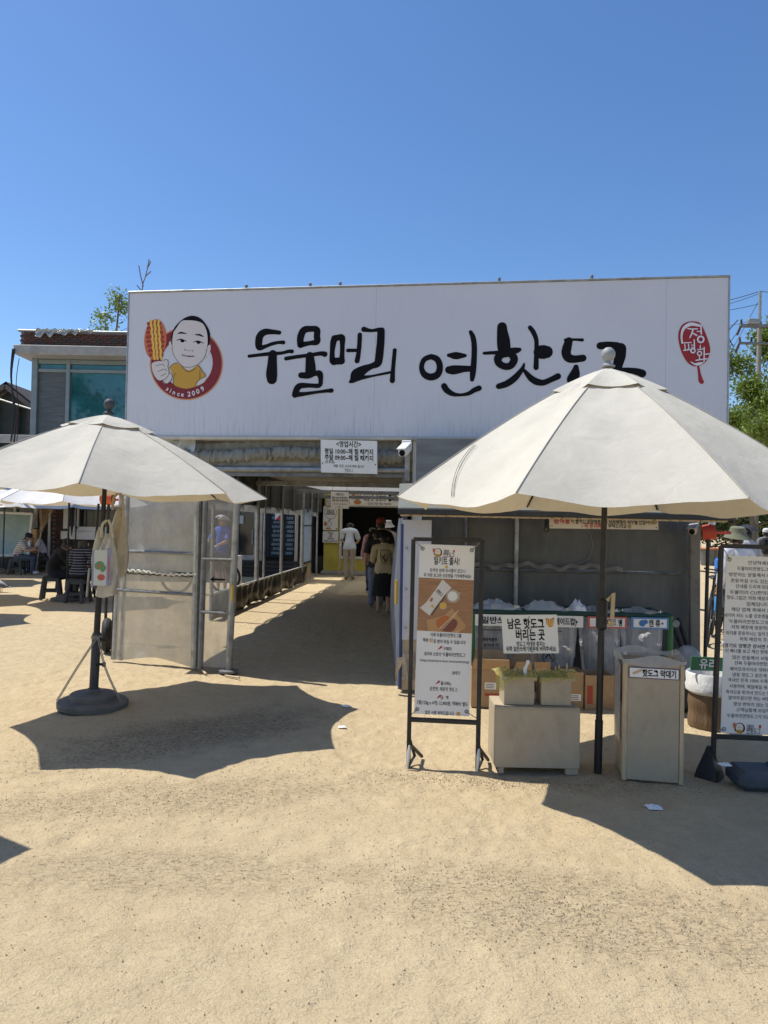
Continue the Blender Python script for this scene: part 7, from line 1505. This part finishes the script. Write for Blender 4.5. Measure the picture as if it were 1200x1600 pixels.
# trees
def tp(px, y): return (at(px, 850, y).x, y, 0)
tree('leafy light green tree around the utility pole at the right edge', tp(1206, 29.5), 11.6, 2.2, 19000, .08, M['leaf'], 11, trunk_r=.16, first=.26)
tree('lower light green tree just right of the sign, in front of the pole', tp(1177, 25.6), 8.0, 1.6, 19000, .07, M['leaf'], 12, trunk_r=.11, first=.22)
tree('tall light green tree outside the right edge beside the pole', tp(1290, 30), 11, 2.8, 9000, .09, M['leaf'], 13, trunk_r=.2)
for i, (px, y, h, cw) in enumerate(((1110, 44, 5.2, 2.6), (1150, 40, 5.4, 2.6), (1195, 42, 6.0, 2.8), (1250, 40, 6.5, 3.0), (1330, 38, 7.5, 3.2), (1060, 48, 5.5, 2.8))):
    tree(['deep green tree behind the tubs, left of the blue barrel', 'deep green tree behind the bucket hat', 'deep green tree behind the utility pole foot', 'deep green tree outside the right edge, nearest the frame', 'deep green tree farthest right outside the frame', 'deep green tree hidden behind the shelter'][i], tp(px, y), h, cw, 5200, .14, M['leaf_dark'], 30 + i, 'deep green trees beyond the yard', trunk_r=.16, first=.08)
tree('thin light green tree behind the annex, its branches left of the sign', tp(178, 26), 11.5, 1.25, 1500, .075, M['leaf'], 21, trunk_r=.11, first=.6)
dt = thing('bare_twig', 'bare thin twig rising behind the top left corner of the sign', 'tree', tp(222, 24)); b = MB()
z_ = lambda px, py: tuple(at(px, py, 24.0))
for st in ([(222, 470), (223, 445), (228, 430), (233, 405)], [(224, 448), (220, 432), (217, 415)], [(227, 432), (236, 424)], [(222, 455), (214, 446)], [(230, 420), (234, 412), (235, 408)]): b.tube([z_(*p) for p in smooth_path(st, 4)], .018, 5)
b.tube([z_(222, 470), (at(222, 470, 24).x, 24, 0)], .03, 6); b.build('trunk', M['bark'], dt)
tree('small sprig of light leaves beyond the annex corner at far left', tp(50, 30), 7.4, .9, 500, .08, M['leaf'], 25, trunk_r=.06, first=.7)
for i in range(9):
    px = -260 + i * 62; tree('deep green tree beyond the annex and pavilion, number counted from the left is %s' % 'first second third fourth fifth sixth seventh eighth ninth'.split()[i], tp(px, 46 + 3 * (i % 3)), 4.6 + .8 * (i % 3), 2.8, 1500, .22, M['leaf_dark'], 60 + i, 'trees behind the annex', first=.1)

for i, (x, y, h, cw) in enumerate(((-27, -22, 15.5, 4.5), (-34, -26, 13, 5), (-16, -30, 12, 4.5))):
    tree('tree across the yard mirrored in the annex window, %s' % ('tallest one', 'farthest one at left', 'lowest one')[i], (x, y, 0), h, cw, 3500, .22, M['leaf_dark'], 90 + i, 'trees across the yard', trunk_r=.25, first=.2)
